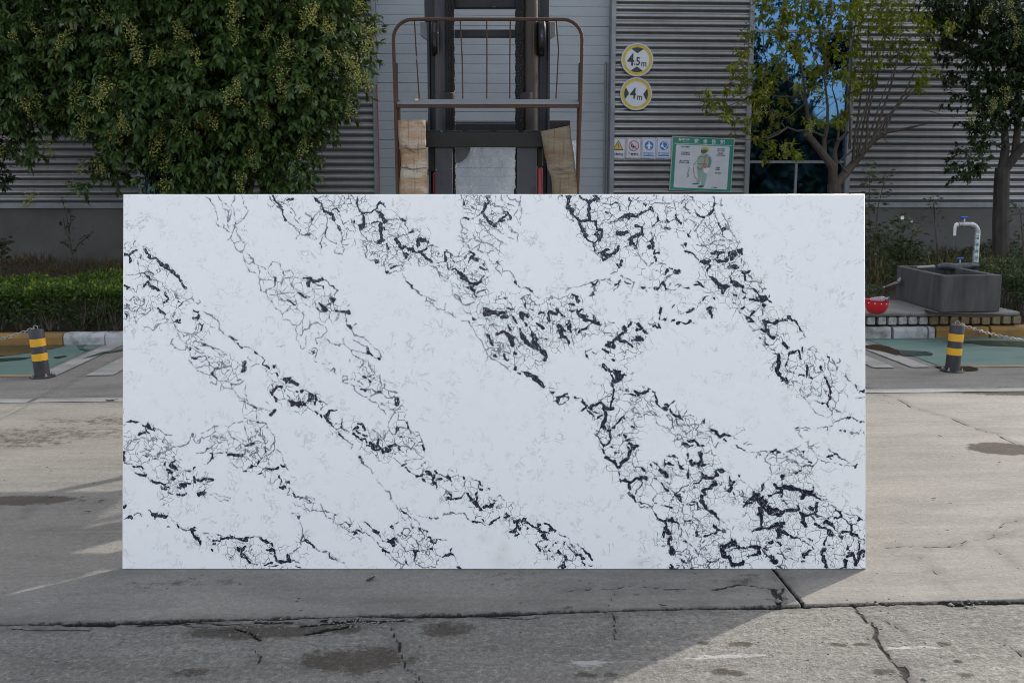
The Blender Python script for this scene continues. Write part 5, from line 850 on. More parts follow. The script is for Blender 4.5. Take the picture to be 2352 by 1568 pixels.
V7="""9:350,5 390,20;13:380,5 415,25;12:405,30 430,55;5:485,30 490,32;3:490,100 510,120;6:500,105 520,110;9:545,150 600,140;9:540,180 560,195;8:560,150 560,180;7:600,130 630,120;4:510,180 540,190;5:610,140 650,155;4:580,200 650,160;7:690,150 700,158;4:700,155 760,170;11:755,190 775,200;8:770,200 800,215;7:740,250 790,240;9:820,240 840,250;10:830,225 860,215;9:860,200 900,195;11:900,200 930,220;14:930,240 980,240;10:980,240 1010,230;10:940,260 950,290;9:890,310 920,300;5:850,270 900,280;6:800,260 850,300;3:850,300 860,330;8:1000,20 1010,80;12:1010,5 1040,20;9:1015,80 1010,120;8:1010,130 1000,170;6:1000,180 1000,220;4:900,175 960,140 1000,120;10:940,310 930,370;11:930,380 940,400;6:920,390 890,430;5:885,430 880,460 890,490;9:960,415 990,430;7:1000,410 1020,385;8:985,440 990,490;6:1020,380 1060,340;6:990,490 970,520;6:890,500 930,550;8:930,540 960,530;7:930,570 930,610;6:1050,455 1055,460;7:995,555 1000,560;12:1030,603 1032,605;5:980,628 985,630;5:1085,610 1090,612;6:1060,330 1100,300;6:1080,310 1110,330;8:1090,450 1110,470;9:1110,490 1140,500;11:1140,530 1160,560;13:1150,540 1180,570;10:1170,560 1210,545;11:1150,580 1140,620;8:1130,560 1130,640;13:1100,670 1130,650;11:1070,690 1100,670;9:960,650 1000,670;10:1000,670 1040,690;7:940,640 970,660;7:1040,700 1050,720;8:1065,720 1080,700;7:1060,750 1065,790;8:1070,820 1075,835;7:1080,835 1110,830;9:1110,840 1150,845;8:1150,840 1190,815;10:1190,815 1230,810;10:1130,870 1140,900;9:1130,930 1160,950;12:1150,940 1175,970;7:1175,970 1200,1010;4:1200,1010 1240,1040 1310,1060;5:1260,1015 1320,1050;5:1190,1000 1260,1015;3:1145,680 1190,715 1205,760 1220,790;9:1240,800 1280,805;9:1270,810 1290,830;5:1270,840 1280,860;5:1240,820 1250,850 1220,900 1190,930;7:1250,735 1270,745;4:1190,715 1250,730;6:1320,705 1330,715;6:1350,680 1370,690;7:1385,740 1410,750;11:1410,750 1440,770;9:1430,790 1460,790;8:1440,700 1450,690;5:1450,640 1500,625 1540,640;7:1470,635 1510,625;7:1460,690 1500,705;5:1430,660 1440,690 1430,740;6:1545,670 1555,690;7:1355,815 1357,817;3:1370,660 1380,700 1400,730;6:1390,840 1430,890;7:1420,880 1460,910;3:1430,820 1450,870 1510,930;5:1510,940 1550,940;8:1550,960 1568,980;4:1350,960 1340,990 1360,1020;7:1350,1025 1365,1025;3:1370,1020 1320,1055;5:1400,1030 1440,1040;6:1440,1040 1490,1050;4:1330,1060 1350,1110 1370,1150;7:1350,1110 1365,1140;7:1380,1145 1410,1160;9:1430,1165 1460,1160;11:1460,1150 1520,1165;8:1480,1140 1500,1135;9:1520,1165 1540,1190;12:1440,1190 1440,1230;13:1450,1240 1470,1260;10:1430,1250 1420,1280;9:1480,1290 1490,1310;9:1465,1310 1475,1350;14:1490,1390 1500,1400;14:1500,1400 1510,1420;9:1470,1400 1480,1430;7:1410,1270 1420,1290;8:1480,1545 1520,1550;6:1480,1520 1500,1530;5:1540,1520 1560,1540;12:1195,100 1215,125;11:1200,110 1240,115;8:1240,115 1290,95;7:1290,95 1300,75;9:1110,95 1112,97;6:1140,125 1180,130;4:1090,125 1140,125;7:1335,100 1355,105;6:1355,110 1365,180 1395,220;4:1395,220 1420,240;11:1420,245 1445,240;8:1440,215 1460,220;5:1460,230 1510,180;7:1480,240 1490,270;6:1500,290 1550,300;3:1150,180 1190,190 1220,160;2:1190,140 1150,170 1145,200 1180,215 1230,180 1240,150 1200,140;2:1260,130 1260,170 1290,185 1350,180;2:1190,230 1140,260 1100,290;3:1140,260 1190,275 1280,270 1320,250;3:1160,300 1200,280 1250,290 1300,300 1350,290;5:1210,310 1240,300;4:1120,310 1160,340 1180,320;8:1160,380 1180,390;4:1180,360 1200,390 1230,395;4:1180,400 1150,420;3:1280,210 1330,280 1400,310;3:1290,260 1350,300 1360,350 1420,380 1470,440 1520,460;4:1440,290 1470,330 1500,350;3:1440,300 1460,290 1490,320 1470,330;5:1490,320 1490,380 1500,410;6:1520,320 1530,370;6:1550,310 1568,330;5:1510,460 1540,490;3:0,990 40,985 70,960 110,990;7:0,1020 10,1035;3:40,970 70,1010;5:20,1085 25,1085;6:0,1170 40,1150 80,1135;8:120,1135 145,1120;6:130,1100 150,1120;3:150,1130 200,1165;9:200,1170 240,1160;12:220,1190 240,1220;12:215,1220 200,1250;11:170,1260 200,1250;9:200,1280 220,1270;9:270,1150 285,1140;6:260,1190 300,1180;10:250,1170 280,1150;6:290,1165 330,1195 370,1210;11:370,1215 400,1220;8:390,1190 395,1180;10:400,1235 440,1250;9:430,1270 430,1280;8:440,1300 455,1320;6:440,1185 480,1200 500,1225;11:490,1235 505,1240;6:510,1230 525,1245;6:450,1250 480,1265;6:305,1220 307,1222;5:400,1330 450,1320;5:380,1350 390,1400;9:400,1390 410,1410;6:480,1395 490,1400;6:540,1335 542,1337;9:605,1350 610,1355;4:560,1255 610,1295;5:600,1285 650,1310;5:645,1320 660,1365;4:560,1420 590,1440;8:545,1410 570,1430;9:600,1450 620,1475;6:600,1490 610,1530;12:590,1530 600,1540;4:620,1490 670,1495;7:740,1460 770,1475;6:750,1395 780,1415;8:780,1420 820,1450;6:820,1460 835,1480;6:750,1500 780,1520;7:730,1445 740,1450;6:700,1430 715,1440;3:705,1350 760,1400;5:640,1370 690,1420;5:550,1545 590,1520;5:800,1520 835,1525;4:310,1330 330,1350;5:470,1350 450,1380;4:430,1400 470,1440 520,1450"""
V8="""7:870,5 885,5;9:905,5 920,35;2:1040,10 1020,90 1050,145 1080,150 1110,120 1110,80;2:1030,90 1060,105 1080,130;2:1110,10 1110,60 1150,80 1190,60 1200,20;3:1150,20 1190,40 1210,80 1250,120;6:1240,10 1275,60;7:1260,60 1280,100;8:1280,100 1265,150;9:1270,130 1250,180;7:1250,180 1255,230;3:1230,90 1250,130;2:1050,150 1070,180 1130,170 1190,190 1240,200;2:1080,190 1110,230 1150,280 1200,290 1250,320;6:1205,190 1220,195;3:1270,150 1320,190 1320,220 1280,260;3:1260,240 1290,270 1280,300 1240,320;3:1290,230 1330,260 1350,270;2:1380,20 1400,50 1380,90 1340,110;3:1440,10 1470,50 1500,90;6:1470,40 1480,60;11:1520,95 1545,100;8:1540,90 1556,85;3:1390,110 1420,140;3:1490,155 1550,150;2:1120,60 1120,110 1190,140 1200,100;8:1400,325 1430,315;4:1310,345 1360,330 1400,325;4:1440,315 1500,330 1556,345;6:1515,342 1520,340;3:1310,345 1280,380 1220,395 1170,395;4:1250,390 1240,420;5:1345,425 1360,420;7:1385,420 1390,422;3:1435,435 1480,430 1510,450 1440,445;3:1510,430 1520,400;6:980,410 1000,400;3:975,400 975,425 1010,420 1020,460 1040,485;3:1000,405 1050,400 1100,400;3:1050,420 1090,415;3:1540,430 1556,460;5:5,290 30,330;5:0,320 40,330;6:30,310 50,330;3:80,250 80,290 50,320;4:80,290 140,300;3:20,350 50,390 40,410;3:0,380 40,360 110,390 130,430 80,440;4:100,370 120,395;3:110,380 140,360 190,370 220,350;7:220,350 235,355;5:230,320 240,370;4:190,370 170,420 200,440;3:240,370 280,400 290,440;8:290,420 330,430;9:330,440 360,465;10:370,470 400,445;7:400,440 440,460;6:400,490 410,510;4:440,460 490,480;2:180,430 180,490 240,480 290,480;2:190,430 230,450 290,470;2:290,470 300,540 330,560 350,510;3:30,450 60,490 20,490;3:60,430 100,450;11:60,530 110,540;8:100,510 150,505;8:150,515 190,545;7:170,545 220,545;6:100,550 140,540;5:0,450 20,480;5:60,540 90,570;7:100,610 105,640;10:120,670 140,700;13:150,690 180,700;13:190,690 210,670;10:205,610 210,660;9:190,600 195,620;9:200,700 230,705;3:230,700 270,690 295,710;6:30,700 50,740;9:35,720 45,735;3:40,760 50,800;6:100,740 100,810;3:100,720 105,740;3:40,740 80,740;5:500,535 520,560;5:530,565 575,580;3:540,570 610,605 660,600 740,590;3:560,520 590,510;3:560,530 630,540;3:620,605 660,600 700,615;3:650,640 660,620 690,620;3:740,600 800,580 850,590;8:780,590 820,580;7:830,590 850,595;3:740,640 760,610 820,610;2:735,640 770,700 770,740 790,770;3:740,660 760,670;2:830,610 830,670 850,720 850,770;2:770,660 800,640 870,645 900,640;2:790,770 860,770 940,770 1000,760;3:850,690 900,660 960,650;3:880,610 910,650 960,670 1000,690;6:910,630 915,635;7:940,600 945,605;4:900,600 950,585 1000,570;3:950,580 990,560 1020,600;7:1035,590 1045,592;3:920,600 980,620 1050,640 1100,680;3:1000,610 1050,630;6:1090,680 1110,690;4:960,660 1000,690 1050,720;5:1040,715 1100,710 1130,710;2:1040,590 1060,640 1080,660;2:1110,570 1150,620 1160,680 1120,720 1100,780;5:1110,550 1130,540;3:1090,540 1080,560 1120,570;3:1000,690 1030,720 1020,760;6:1020,755 980,775;2:1020,760 1090,780;4:1160,620 1210,640;9:1240,635 1270,635;6:1290,630 1320,620;5:1300,615 1350,650;5:1340,640 1390,660 1410,680;3:1160,660 1230,670 1310,690;5:1240,680 1250,680;3:1340,700 1400,710 1470,720;6:1470,720 1490,700;3:1410,690 1450,690;2:1260,570 1310,610;9:865,805 885,800;7:870,820 890,790;3:890,790 950,780;4:860,830 880,860;3:890,790 910,800;9:810,865 830,880;11:830,890 870,900;13:870,890 930,880;12:900,870 950,890;13:930,890 990,905;9:990,900 1050,915;8:1000,890 1040,910;14:1050,920 1080,930;9:1060,910 1110,920;14:1030,960 1060,950;10:1080,950 1110,930;9:1110,940 1150,950;7:1150,955 1190,985;6:1190,985 1225,995;6:1120,920 1130,890;7:720,860 718,910;7:760,960 790,945;7:800,935 850,925;7:860,960 870,920;4:850,930 860,970 875,960;6:885,995 890,1000;5:890,1000 910,1030;12:640,935 690,945;12:640,940 660,970;17:650,970 710,980;20:690,990 730,1010;17:700,1010 730,1040;11:580,1000 650,990;7:570,1010 620,1025;6:555,1050 590,1020;12:680,1060 690,1110;12:710,1080 700,1130;10:680,1050 710,1070;13:740,1070 770,1100;14:760,1050 800,1090;13:780,1100 830,1110;12:800,1070 870,1090;8:850,1120 880,1090;8:870,1090 930,1075;12:930,1075 980,1080;11:980,1085 1010,1065;8:1000,1040 1010,1050;18:1100,1055 1108,1058;9:1020,1090 1060,1110;10:1040,1110 1050,1150;12:1040,1170 1060,1180;9:1050,1190 1070,1200;9:1060,1110 1130,1110;9:1130,1110 1160,1080;9:1150,1080 1150,1050;8:1160,1050 1165,1010;8:1140,1110 1160,1130;6:1100,1125 1140,1160;5:1160,1110 1200,1140 1240,1140;9:1140,1190 1190,1210;11:1190,1215 1240,1240;12:1240,1240 1280,1260;11:1250,1270 1275,1285;10:1230,1180 1280,1180;12:1230,1165 1260,1180;7:1280,1190 1300,1220;5:1300,1220 1340,1250 1370,1290;6:1245,1140 1247,1150;4:1270,1030 1320,1050;8:1320,1070 1350,1085;9:1345,1090 1355,1120;7:1300,1140 1360,1135;5:1360,1135 1400,1165 1435,1195;9:1435,1200 1440,1230;9:1370,1250 1430,1250;9:1430,1255 1480,1280;5:1480,1280 1510,1310 1550,1320;3:1380,1100 1450,1110 1500,1130;8:1510,1145 1530,1155;7:1490,1165 1510,1160;4:1450,1190 1490,1180;8:1340,1290 1370,1300;5:1350,1270 1360,1290;5:1290,1270 1240,1290 1230,1340;9:1220,1360 1225,1330;5:1225,1380 1200,1390;8:700,1140 695,1190;9:640,1235 700,1215;5:620,1250 650,1235;7:700,1215 750,1225;11:750,1230 810,1215;15:820,1200 860,1215;15:840,1190 880,1180;16:840,1240 870,1250;15:850,1260 850,1290;11:870,1260 910,1265;9:910,1265 950,1290;6:950,1290 1000,1290;6:830,1300 850,1310;5:690,1180 720,1215;10:240,900 270,900;11:210,960 215,990;14:210,1000 225,1030;11:230,1030 250,1060;10:220,910 240,940;8:260,1070 280,1090;13:290,1095 320,1105;9:320,1110 345,1140;10:300,810 330,790;11:310,840 320,860;10:330,760 350,790;8:350,745 390,750;11:370,745 380,755;10:290,880 310,870;9:250,810 290,800;8:220,800 250,790;7:150,860 180,860;7:190,850 215,820;9:210,770 220,780;9:260,900 290,895;3:320,905 370,925 420,920;12:440,920 460,880;12:450,870 480,850;10:440,830 450,860;7:430,800 440,830;6:470,920 480,950;4:460,930 490,970;6:520,790 530,800;3:490,830 540,830 570,850;4:550,830 570,850;4:540,900 550,950;3:550,960 580,980 620,975;6:540,955 545,960;3:390,740 440,770;10:0,950 30,970;7:10,980 45,1000;5:0,930 20,920 60,880 100,860;3:40,1000 60,1060 60,1130 80,1160;4:60,1020 110,1010 150,1000;8:130,1000 170,1015;7:120,1030 150,1030;6:170,1020 180,1050;4:110,1050 140,1080 130,1130 180,1140;4:180,1140 200,1180 220,1220;5:180,1070 200,1060;6:80,1165 110,1160;5:0,1130 20,1190 40,1240;7:5,1180 15,1220;5:40,1240 40,1290;3:60,1200 90,1170 120,1190 100,1240;4:120,1140 130,1190;9:305,1200 320,1215;6:320,1210 350,1240;5:350,1240 390,1255;3:210,1230 220,1270 200,1290;8:240,1290 290,1280;7:290,1275 330,1255;5:330,1250 340,1240;9:170,1260 180,1280;4:180,1250 230,1240;4:350,1150 360,1200 400,1260;9:440,1330 490,1320;9:460,1315 500,1340;12:370,1370 380,1400;16:385,1390 400,1430;14:380,1440 430,1460;12:430,1350 480,1350;9:480,1355 520,1365;12:400,1370 430,1370;13:440,1470 450,1500;12:460,1520 500,1530;11:520,1520 550,1510;8:545,1495 555,1500;8:520,1385 570,1385;10:580,1380 640,1375;10:640,1380 690,1390;9:670,1405 690,1420;10:650,1430 680,1420;7:590,1450 640,1440;7:510,1360 540,1390;5:430,1420 470,1380 510,1380;9:720,1390 730,1420;7:730,1385 750,1400;6:740,1420 740,1450;8:750,1440 770,1460;14:790,1460 800,1480;13:780,1480 830,1495;9:800,1500 830,1510;5:830,1420 890,1440;5:850,1390 900,1480;4:880,1490 850,1540;9:845,1540 855,1545;6:760,1345 800,1335;6:840,1340 850,1360;5:910,1390 940,1400;8:1090,1310 1110,1320;7:1110,1370 1130,1390;6:1100,1400 1050,1430;9:1040,1440 1070,1425;5:1000,1290 1060,1340 1100,1360;5:1060,1300 1100,1310;6:1030,1450 1050,1455;7:1035,1490 1045,1490;5:990,1490 1000,1490;4:900,1450 980,1480;10:1190,1410 1210,1400;9:1190,1430 1215,1450;10:1215,1460 1220,1490;9:1225,1500 1230,1520;10:1225,1530 1240,1540;6:1255,1360 1257,1360;5:1290,1385 1292,1388;7:1400,1370 1410,1390;10:1385,1480 1395,1490;9:1395,1510 1390,1540;8:1410,1460 1440,1440;10:1420,1420 1450,1420;8:1460,1440 1465,1470;13:1475,1490 1480,1520;10:1490,1490 1510,1460;13:1500,1430 1530,1420;12:1530,1410 1555,1415;6:1500,1340 1500,1400;5:1550,1340 1540,1370;6:1545,1450 1550,1440;6:1350,1545 1400,1540;4:10,1330 0,1340;7:70,1330 80,1335;4:60,1330 100,1350 130,1370;4:150,1380 170,1420 190,1450;5:160,1390 180,1420;4:180,1330 210,1350 240,1330;4:210,1400 240,1410 240,1380 215,1390;4:0,1410 50,1410 90,1380 120,1430 90,1470;4:20,1430 60,1440 90,1490;5:30,1470 50,1480;4:90,1420 130,1440 120,1490 140,1540;5:100,1480 110,1520;4:120,1500 140,1440;4:60,1500 100,1540;6:40,1490 60,1500;5:230,1470 260,1500;6:250,1500 300,1500;5:300,1500 340,1480 370,1460;4:240,1520 280,1560;6:130,1550 140,1560;4:200,1440 230,1470;4:40,1520 70,1550;4:0,1550 30,1540;4:270,1510 250,1550"""
# ================================================================ the quartz slab
def make_slab():
    LEAN = R(9.1)
    W2, HS, T = 1.6, 1.612, 0.02
    base = on_ground(1134.7, 1305.8, .003)
    nx, ny = 1000, 506
    xs = np.linspace(-W2, W2, nx); zs = np.linspace(0, HS, ny)
    # pattern space: photo pixels, left edge 493, top edge 783
    PX = 493 + (xs + W2) / (2 * W2) * 2961; PY = 2274 - zs / HS * 1491
    gx, gy = np.meshgrid(PX, PY)
    g = np.full(gx.shape, -3.0, np.float32); s = np.full(gx.shape, 0.6, np.float32)
    wx = gx + 5.0 * vnoise(gx / 20, gy / 20, 31) + 2.4 * vnoise(gx / 8, gy / 8, 32)
    wy = gy + 5.0 * vnoise(gx / 20, gy / 20, 33) + 2.4 * vnoise(gx / 8, gy / 8, 34)
    K = 760 / 1568
    for data, ox, oy in ((V1, 480, 770), (V2, 1220, 770), (V3, 1960, 770), (V4, 2700, 770), (V5, 480, 1520), (V6, 1220, 1520), (V7, 1960, 1520), (V8, 2700, 1520)):
        for item in data.split(";"):
            ws, pts = item.strip().split(":")
            w0 = float(ws); w = (max(w0, 4.0) if w0 < 6 else w0 * 1.32) * K; den = .5 * w + 1.3; reach = w + 3 * den + 5
            tone = min(1.0, .42 + .10 * w0)
            P = [(ox + float(a) * K, oy + float(b) * K) for a, b in (p.split(",") for p in pts.split())]
            for (x0, y0), (x1, y1) in zip(P[:-1], P[1:]):
                i0, i1 = np.searchsorted(PX, [min(x0, x1) - reach, max(x0, x1) + reach])
                j0 = ny - np.searchsorted(PY[::-1], max(y0, y1) + reach); j1 = ny - np.searchsorted(PY[::-1], min(y0, y1) - reach)
                if i1 <= i0 or j1 <= j0: continue
                ax, ay = wx[j0:j1, i0:i1], wy[j0:j1, i0:i1]
                vx, vy = x1 - x0, y1 - y0; L = vx * vx + vy * vy + 1e-6
                t = np.clip(((ax - x0) * vx + (ay - y0) * vy) / L, 0, 1)
                d = np.hypot(ax - x0 - t * vx, ay - y0 - t * vy)
                val = ((w - d) / den).astype(np.float32)
                G, Sx = g[j0:j1, i0:i1], s[j0:j1, i0:i1]
                m = val > G
                G[m] = val[m]; Sx[m] = tone
    zone = np.clip(g + 1.2, 0, 1) * (.4 + .6 * s)
    for _ in range(2):
        for ax in (0, 1):
            c_ = np.cumsum(np.pad(zone, [(19, 18) if a == ax else (0, 0) for a in (0, 1)], mode='edge'), axis=ax)
            zone = (np.take(c_, np.arange(37, c_.shape[ax]), ax) - np.take(c_, np.arange(0, c_.shape[ax] - 37), ax)) / 37
            if zone.shape[ax] < g.shape[ax]: zone = np.concatenate([np.take(zone, [0] * (g.shape[ax] - zone.shape[ax]), ax), zone], ax)
    zone = np.clip(zone / .42, 0, 1.3)
    sm = np.zeros(gx.shape)
    for cx, cy, rx, ry, k in ((2000, 2240, 60, 60, .8), (2560, 2250, 70, 30, .8), (1940, 2150, 60, 40, .5), (2010, 2200, 40, 70, .7), (3150, 2230, 40, 40, .6)):
        sm = np.maximum(sm, k * np.clip(1 - np.hypot((gx - cx) / rx, (gy - cy) / ry), 0, 1))
    rd = np.clip(1 - np.abs(gx - 1569) / 4, 0, 1) * ((gy > 795) & (gy < 828)) * np.clip((gy - 785) / 40, 0, 1)
    X, Z = np.meshgrid(xs, zs)
    V = np.stack([X, np.zeros_like(X), Z], -1).reshape(-1, 3)
    F = grid_faces(nx, ny)
    # ring of bevelled edge and the back
    b = len(V); e = .003
    rim = [(-W2 - e, e, -.001), (W2 + e, e, -.001), (W2 + e, e, HS + e), (-W2 - e, e, HS + e), (-W2 - e, T, 0), (W2 + e, T, 0), (W2 + e, T, HS + e), (-W2 - e, T, HS + e)]
    c = [0, nx - 1, nx * ny - 1, nx * (ny - 1)]
    V = np.concatenate([V, np.array(rim)])
    Fx = []
    for i in range(4):
        j = (i + 1) % 4
        Fx += [(c[i], b + i, b + j, c[j]), (b + i, b + 4 + i, b + 4 + j, b + j)]
    Fx.append((b + 7, b + 6, b + 5, b + 4))
    F = np.concatenate([F, np.array(Fx)])
    padv = lambda A, v: np.concatenate([A.ravel(), np.full(8, v)])
    o = np_mesh("stone_slab", V, F, M_QUARTZ, None, {"vein": padv(g, -3), "tone": padv(s, .6), "zone": padv(zone, 0), "smudge": padv(sm, 0), "rustdrip": padv(rd, 0)})
    o.location = base; o.rotation_euler = (-LEAN, 0, -YAW)
    tag(o, "huge white stone slab with branching black veins, standing on edge in the yard", "stone slab")
    return o
slab = make_slab()
# ================================================================ forklift behind the slab
DM = 6.0                                       # distance of the mast
O = cam_pt(1120, 1000, DM); FX = O.x
fl = thing("forklift", "dark forklift with raised mast and rusty load guard standing behind the white slab", "forklift", to_world(FX, DM, 0), (0, 0, -YAW))
def L(px, py, d):                              # photo position at distance d, in the truck's own axes
    p = cam_pt(px, py, d); return Vector((p.x - FX, d - DM, p.z))
def fb(name, px0, px1, py0, py1, d, th, mat, bev=.004, parent=None):
    a, b = L(px0, py1, d), L(px1, py0, d)
    return MB().box(a.x, b.x, a.y, a.y + th, a.z, b.z).build(name, mat, parent or fl, bevel=bev)
ZT = 3.45
dC, dG = 5.74, 5.66
# uprights
def upright(px0, px1, z0, z1, d, th, mat, name="mast_channel"):
    a, b = L(px0, 445, d), L(px1, 445, d); y = a.y; w = b.x - a.x; t = .016
    m = MB().box(a.x, a.x + t, y, y + th, z0, z1).box(b.x - t, b.x, y, y + th, z0, z1).box(a.x + t, b.x - t, y + .02, y + .036, z0, z1)
    return m.build(name, mat, fl, bevel=.003)
ztop = L(1000, 50, DM).z
upright(985, 1008, .12, ztop, DM + .02, .11, M_MASTG); upright(1237, 1262, .12, ztop, DM + .02, .11, M_MASTG)
upright(1006, 1012, .2, ZT, DM - .02, .11, M_MAST); upright(1230, 1237, .2, ZT, DM - .02, .11, M_MAST)
a, b = L(992, 300, DM), L(1257, 300, DM)
fb("side_plate", 975, 1009, -60, 49, DM + .06, .06, M_MASTG); fb("side_plate", 1236, 1262, -60, 49, DM + .06, .06, M_MASTG)
# lift cylinders
for px, mat in ((1019, M_MASTG), (1217, M_BRN)):
    p = L(px, 300, DM); m = MB().tube([(p.x, p.y - .02, .25), (p.x, p.y - .02, ZT - .3)], .046, 18); m.build("lift_cylinder", mat, fl, True)
for px, mat in ((1034, M_MAST), (1205, M_MAST)):
    p = L(px, 300, DM); MB().box(p.x - .022, p.x + .022, p.y + .03, p.y + .09, .3, ZT - .1).build("inner_rail", mat, fl, bevel=.003)
for px in (1030, 1207):
    q = L(px, 230, DM); MB().tube([(q.x, q.y - .06, q.z - .03), (q.x, q.y - .06, q.z + .035)], .042, 14).build("cylinder_collar", M_MAST, fl, True, .004)
fb("top_crossbar", 1008, 1236, -32, 17.5, DM - .03, .07, M_MAST); fb("guard_crossbar", 1020, 1224, 68, 85, DM + .14, .06, M_MASTG)
for s, px in ((1, 984), (-1, 1256)):
    p = L(px, 68, DM + .14); w = .052
    MB().prism([(p.x - w, p.z + .045), (p.x + w, p.z + .045), (p.x + w, p.z - .06 if s > 0 else p.z - .03), (p.x + (.0 if s < 0 else w), p.z - .065), (p.x - (.0 if s > 0 else w), p.z - .065), (p.x - w, p.z - .03 if s > 0 else p.z - .06)], p.y, p.y + .08).build("mast_lug", M_SHELF, fl, bevel=.006)
# rollers
for px in (1000.5, 1243.5):
    p = L(px, 90, DM - .005)
    m = MB().tube([(p.x - .020, p.y - .02, p.z), (p.x + .020, p.y - .02, p.z)], .098, 24); m.build("roller", M_CHAINB, fl, True, .006)
    MB().tube([(p.x - .008, p.y - .020, p.z), (p.x + .008, p.y - .020, p.z)], .098, 24).build("roller_tread", M_CHROME, fl, True)
    fb("roller_plate", px - 9, px + 9, 50, 128, DM - .012, .006, M_CHAINB, .002)
# leaf chains
lk = MB()
for i in range(3): lk.box(-.0235 + i * .016, -.0085 + i * .016, -.016, .016, -.0225, .0225)
lk.tube([(-.026, 0, 0), (.026, 0, 0)], .0075, 8)
proto = None
for px in (1037, 1193):
    p = L(px, 300, DM); y = p.y - .055
    ch = MB().box(p.x - .006, p.x + .006, y - .004, y + .004, 1.05, ZT - .2).build("lift_chain", M_CHAINB, fl)
    z = 1.08; k = 0
    while z < ZT - .22:
        if proto is None:
            l_ = lk.build("chain_link", M_CHAINB, ch, True, .002); proto = l_
        else:
            l_ = proto.copy(); COL.objects.link(l_); l_.parent = ch
        l_.location = (p.x + (.0015 if k % 2 else -.0015), y, z); z += .0365; k += 1
# carriage
bar = L(974, 299, dC); br = L(1245, 338, dC)
m = MB(); zt, zb = bar.z, br.z
x0, x1 = L(960, 318, dC).x, L(1290, 318, dC).x
m.box(x0, x1, bar.y, bar.y + .06, zb, zt - .012)
xx = x0
while xx < x1 - .02:
    w = random.uniform(.08, .14); m.box(xx, min(xx + w, x1), bar.y + .004, bar.y + .056, zt - .0118, zt - .001); xx += w + .03
m.build("carriage_bar", M_BAR, fl, bevel=.003)
MB().box(x0, x1, bar.y, bar.y + .06, zb - .55, zb - .43).build("carriage_bar", M_BAR, fl, bevel=.003)
fb("carriage_plate", 1000, 1039, 338.5, 470, dC + .02, .03, M_MASTG); fb("carriage_plate", 1187, 1233, 338.5, 470, dC + .02, .03, M_MASTG)
fb("carriage_side", 984, 999.5, 338.5, 394, dC + .05, .03, M_BAR); fb("carriage_side", 1233.5, 1247, 338.5, 382, dC + .05, .03, M_BAR)
fb("chain_anchor", 1040, 1047, 433, 470, dC + .06, .05, M_CHAINB, .006); fb("chain_anchor", 1180, 1187, 433, 470, dC + .06, .05, M_CHAINB, .006)
# forks: shank behind the tied boards, blade reaching the slab
for px0, px1, pyt in ((921, 968, 284), (1263, 1310, 277)):
    a, b = L(px0, pyt, dC - .045), L(px1, pyt, dC - .045)
    zf = 1.30; y1 = a.y + .04
    ytip = (4.315 + zf * math.tan(R(9.1)) + .028) - DM
    pts = [(y1, a.z), (y1 - .045, a.z), (y1 - .045, zf + .05), (y1 - .09, zf + .012), (ytip, zf + .002), (ytip + .01, zf - .012), (y1 - .03, zf - .045), (y1, zf - .02)]
    n = len(pts); vs = [(a.x, y, z) for y, z in pts] + [(b.x, y, z) for y, z in pts]
    m = MB(); m.add(vs, [tuple(range(n)), tuple(range(2 * n - 1, n - 1, -1))] + [(i, i + n, (i + 1) % n + n, (i + 1) % n) for i in range(n)])
    m.build("fork", M_BAR, fl, bevel=.004)
# load guard
tl, tr = L(905, 45, dG), L(1338, 45, dG)
rad = .0098; rc = L(905, 83, dG); r_ = tl.z - rc.z
xl_, xr_ = L(904.5, 140, dG).x, L(1336.5, 140, dG).x
bl_, br_ = L(913, 445, dG), L(1327, 445, dG)
zlow = 1.32
y = tl.y
pts = [(bl_.x + .002, y, zlow), (bl_.x, y, bl_.z), (L(908, 232, dG).x, y, L(908, 232, dG).z), (xl_, y, L(904, 100, dG).z)]
rr_ = .105
for k in range(7):
    a = R(180 - 15 * k); pts.append((xl_ + rr_ + rr_ * math.cos(a), y, tl.z - rr_ + rr_ * math.sin(a)))
for k in range(7):
    a = R(90 - 15 * k); pts.append((xr_ - rr_ + rr_ * math.cos(a), y, tl.z - rr_ + rr_ * math.sin(a)))
pts += [(xr_, y, L(1336, 100, dG).z), (L(1334, 232, dG).x, y, L(1334, 232, dG).z), (br_.x, y, br_.z), (br_.x - .002, y, zlow)]
gd = MB().tube(pts, rad, 10).build("load_guard", M_RUST, fl, True)
zs_ = L(1120, 229, dG).z
for x in ((952, 963), (1006, 1008), (1057, 1063), (1118, 1118), (1172, 1171), (1225, 1226)):
    p, q = L(x[0], 47, dG), L(x[1], 227, dG)
    MB().tube([p, (p + q) / 2 + Vector((random.uniform(-.004, .004), 0, 0)), q], .0042, 6).build("guard_rod", M_RUST, gd, True)
MB().tube([L(1277, 47, dG), L(1283, 115, dG), L(1277, 227, dG)], .0042, 6).build("guard_rod", M_RUST, gd, True)
p, q = L(912, 229, dG), L(1331, 229, dG)
m = MB(); m.box(p.x, q.x, -.004, .004, -.004, .034, Matrix.Translation((0, y, zs_ - .025)) @ Matrix.Rotation(R(-40), 4, 'X')); m.build("guard_shelf", M_SHELF, gd, bevel=.002)
MB().box(p.x, q.x, y - .012, y + .004, zs_ - .045, zs_ - .029).build("guard_rail", M_RUST, gd, bevel=.002)
fb("yellow_tag", 953, 960, 227, 231, dG - .025, .004, M_BYEL, .001, gd)
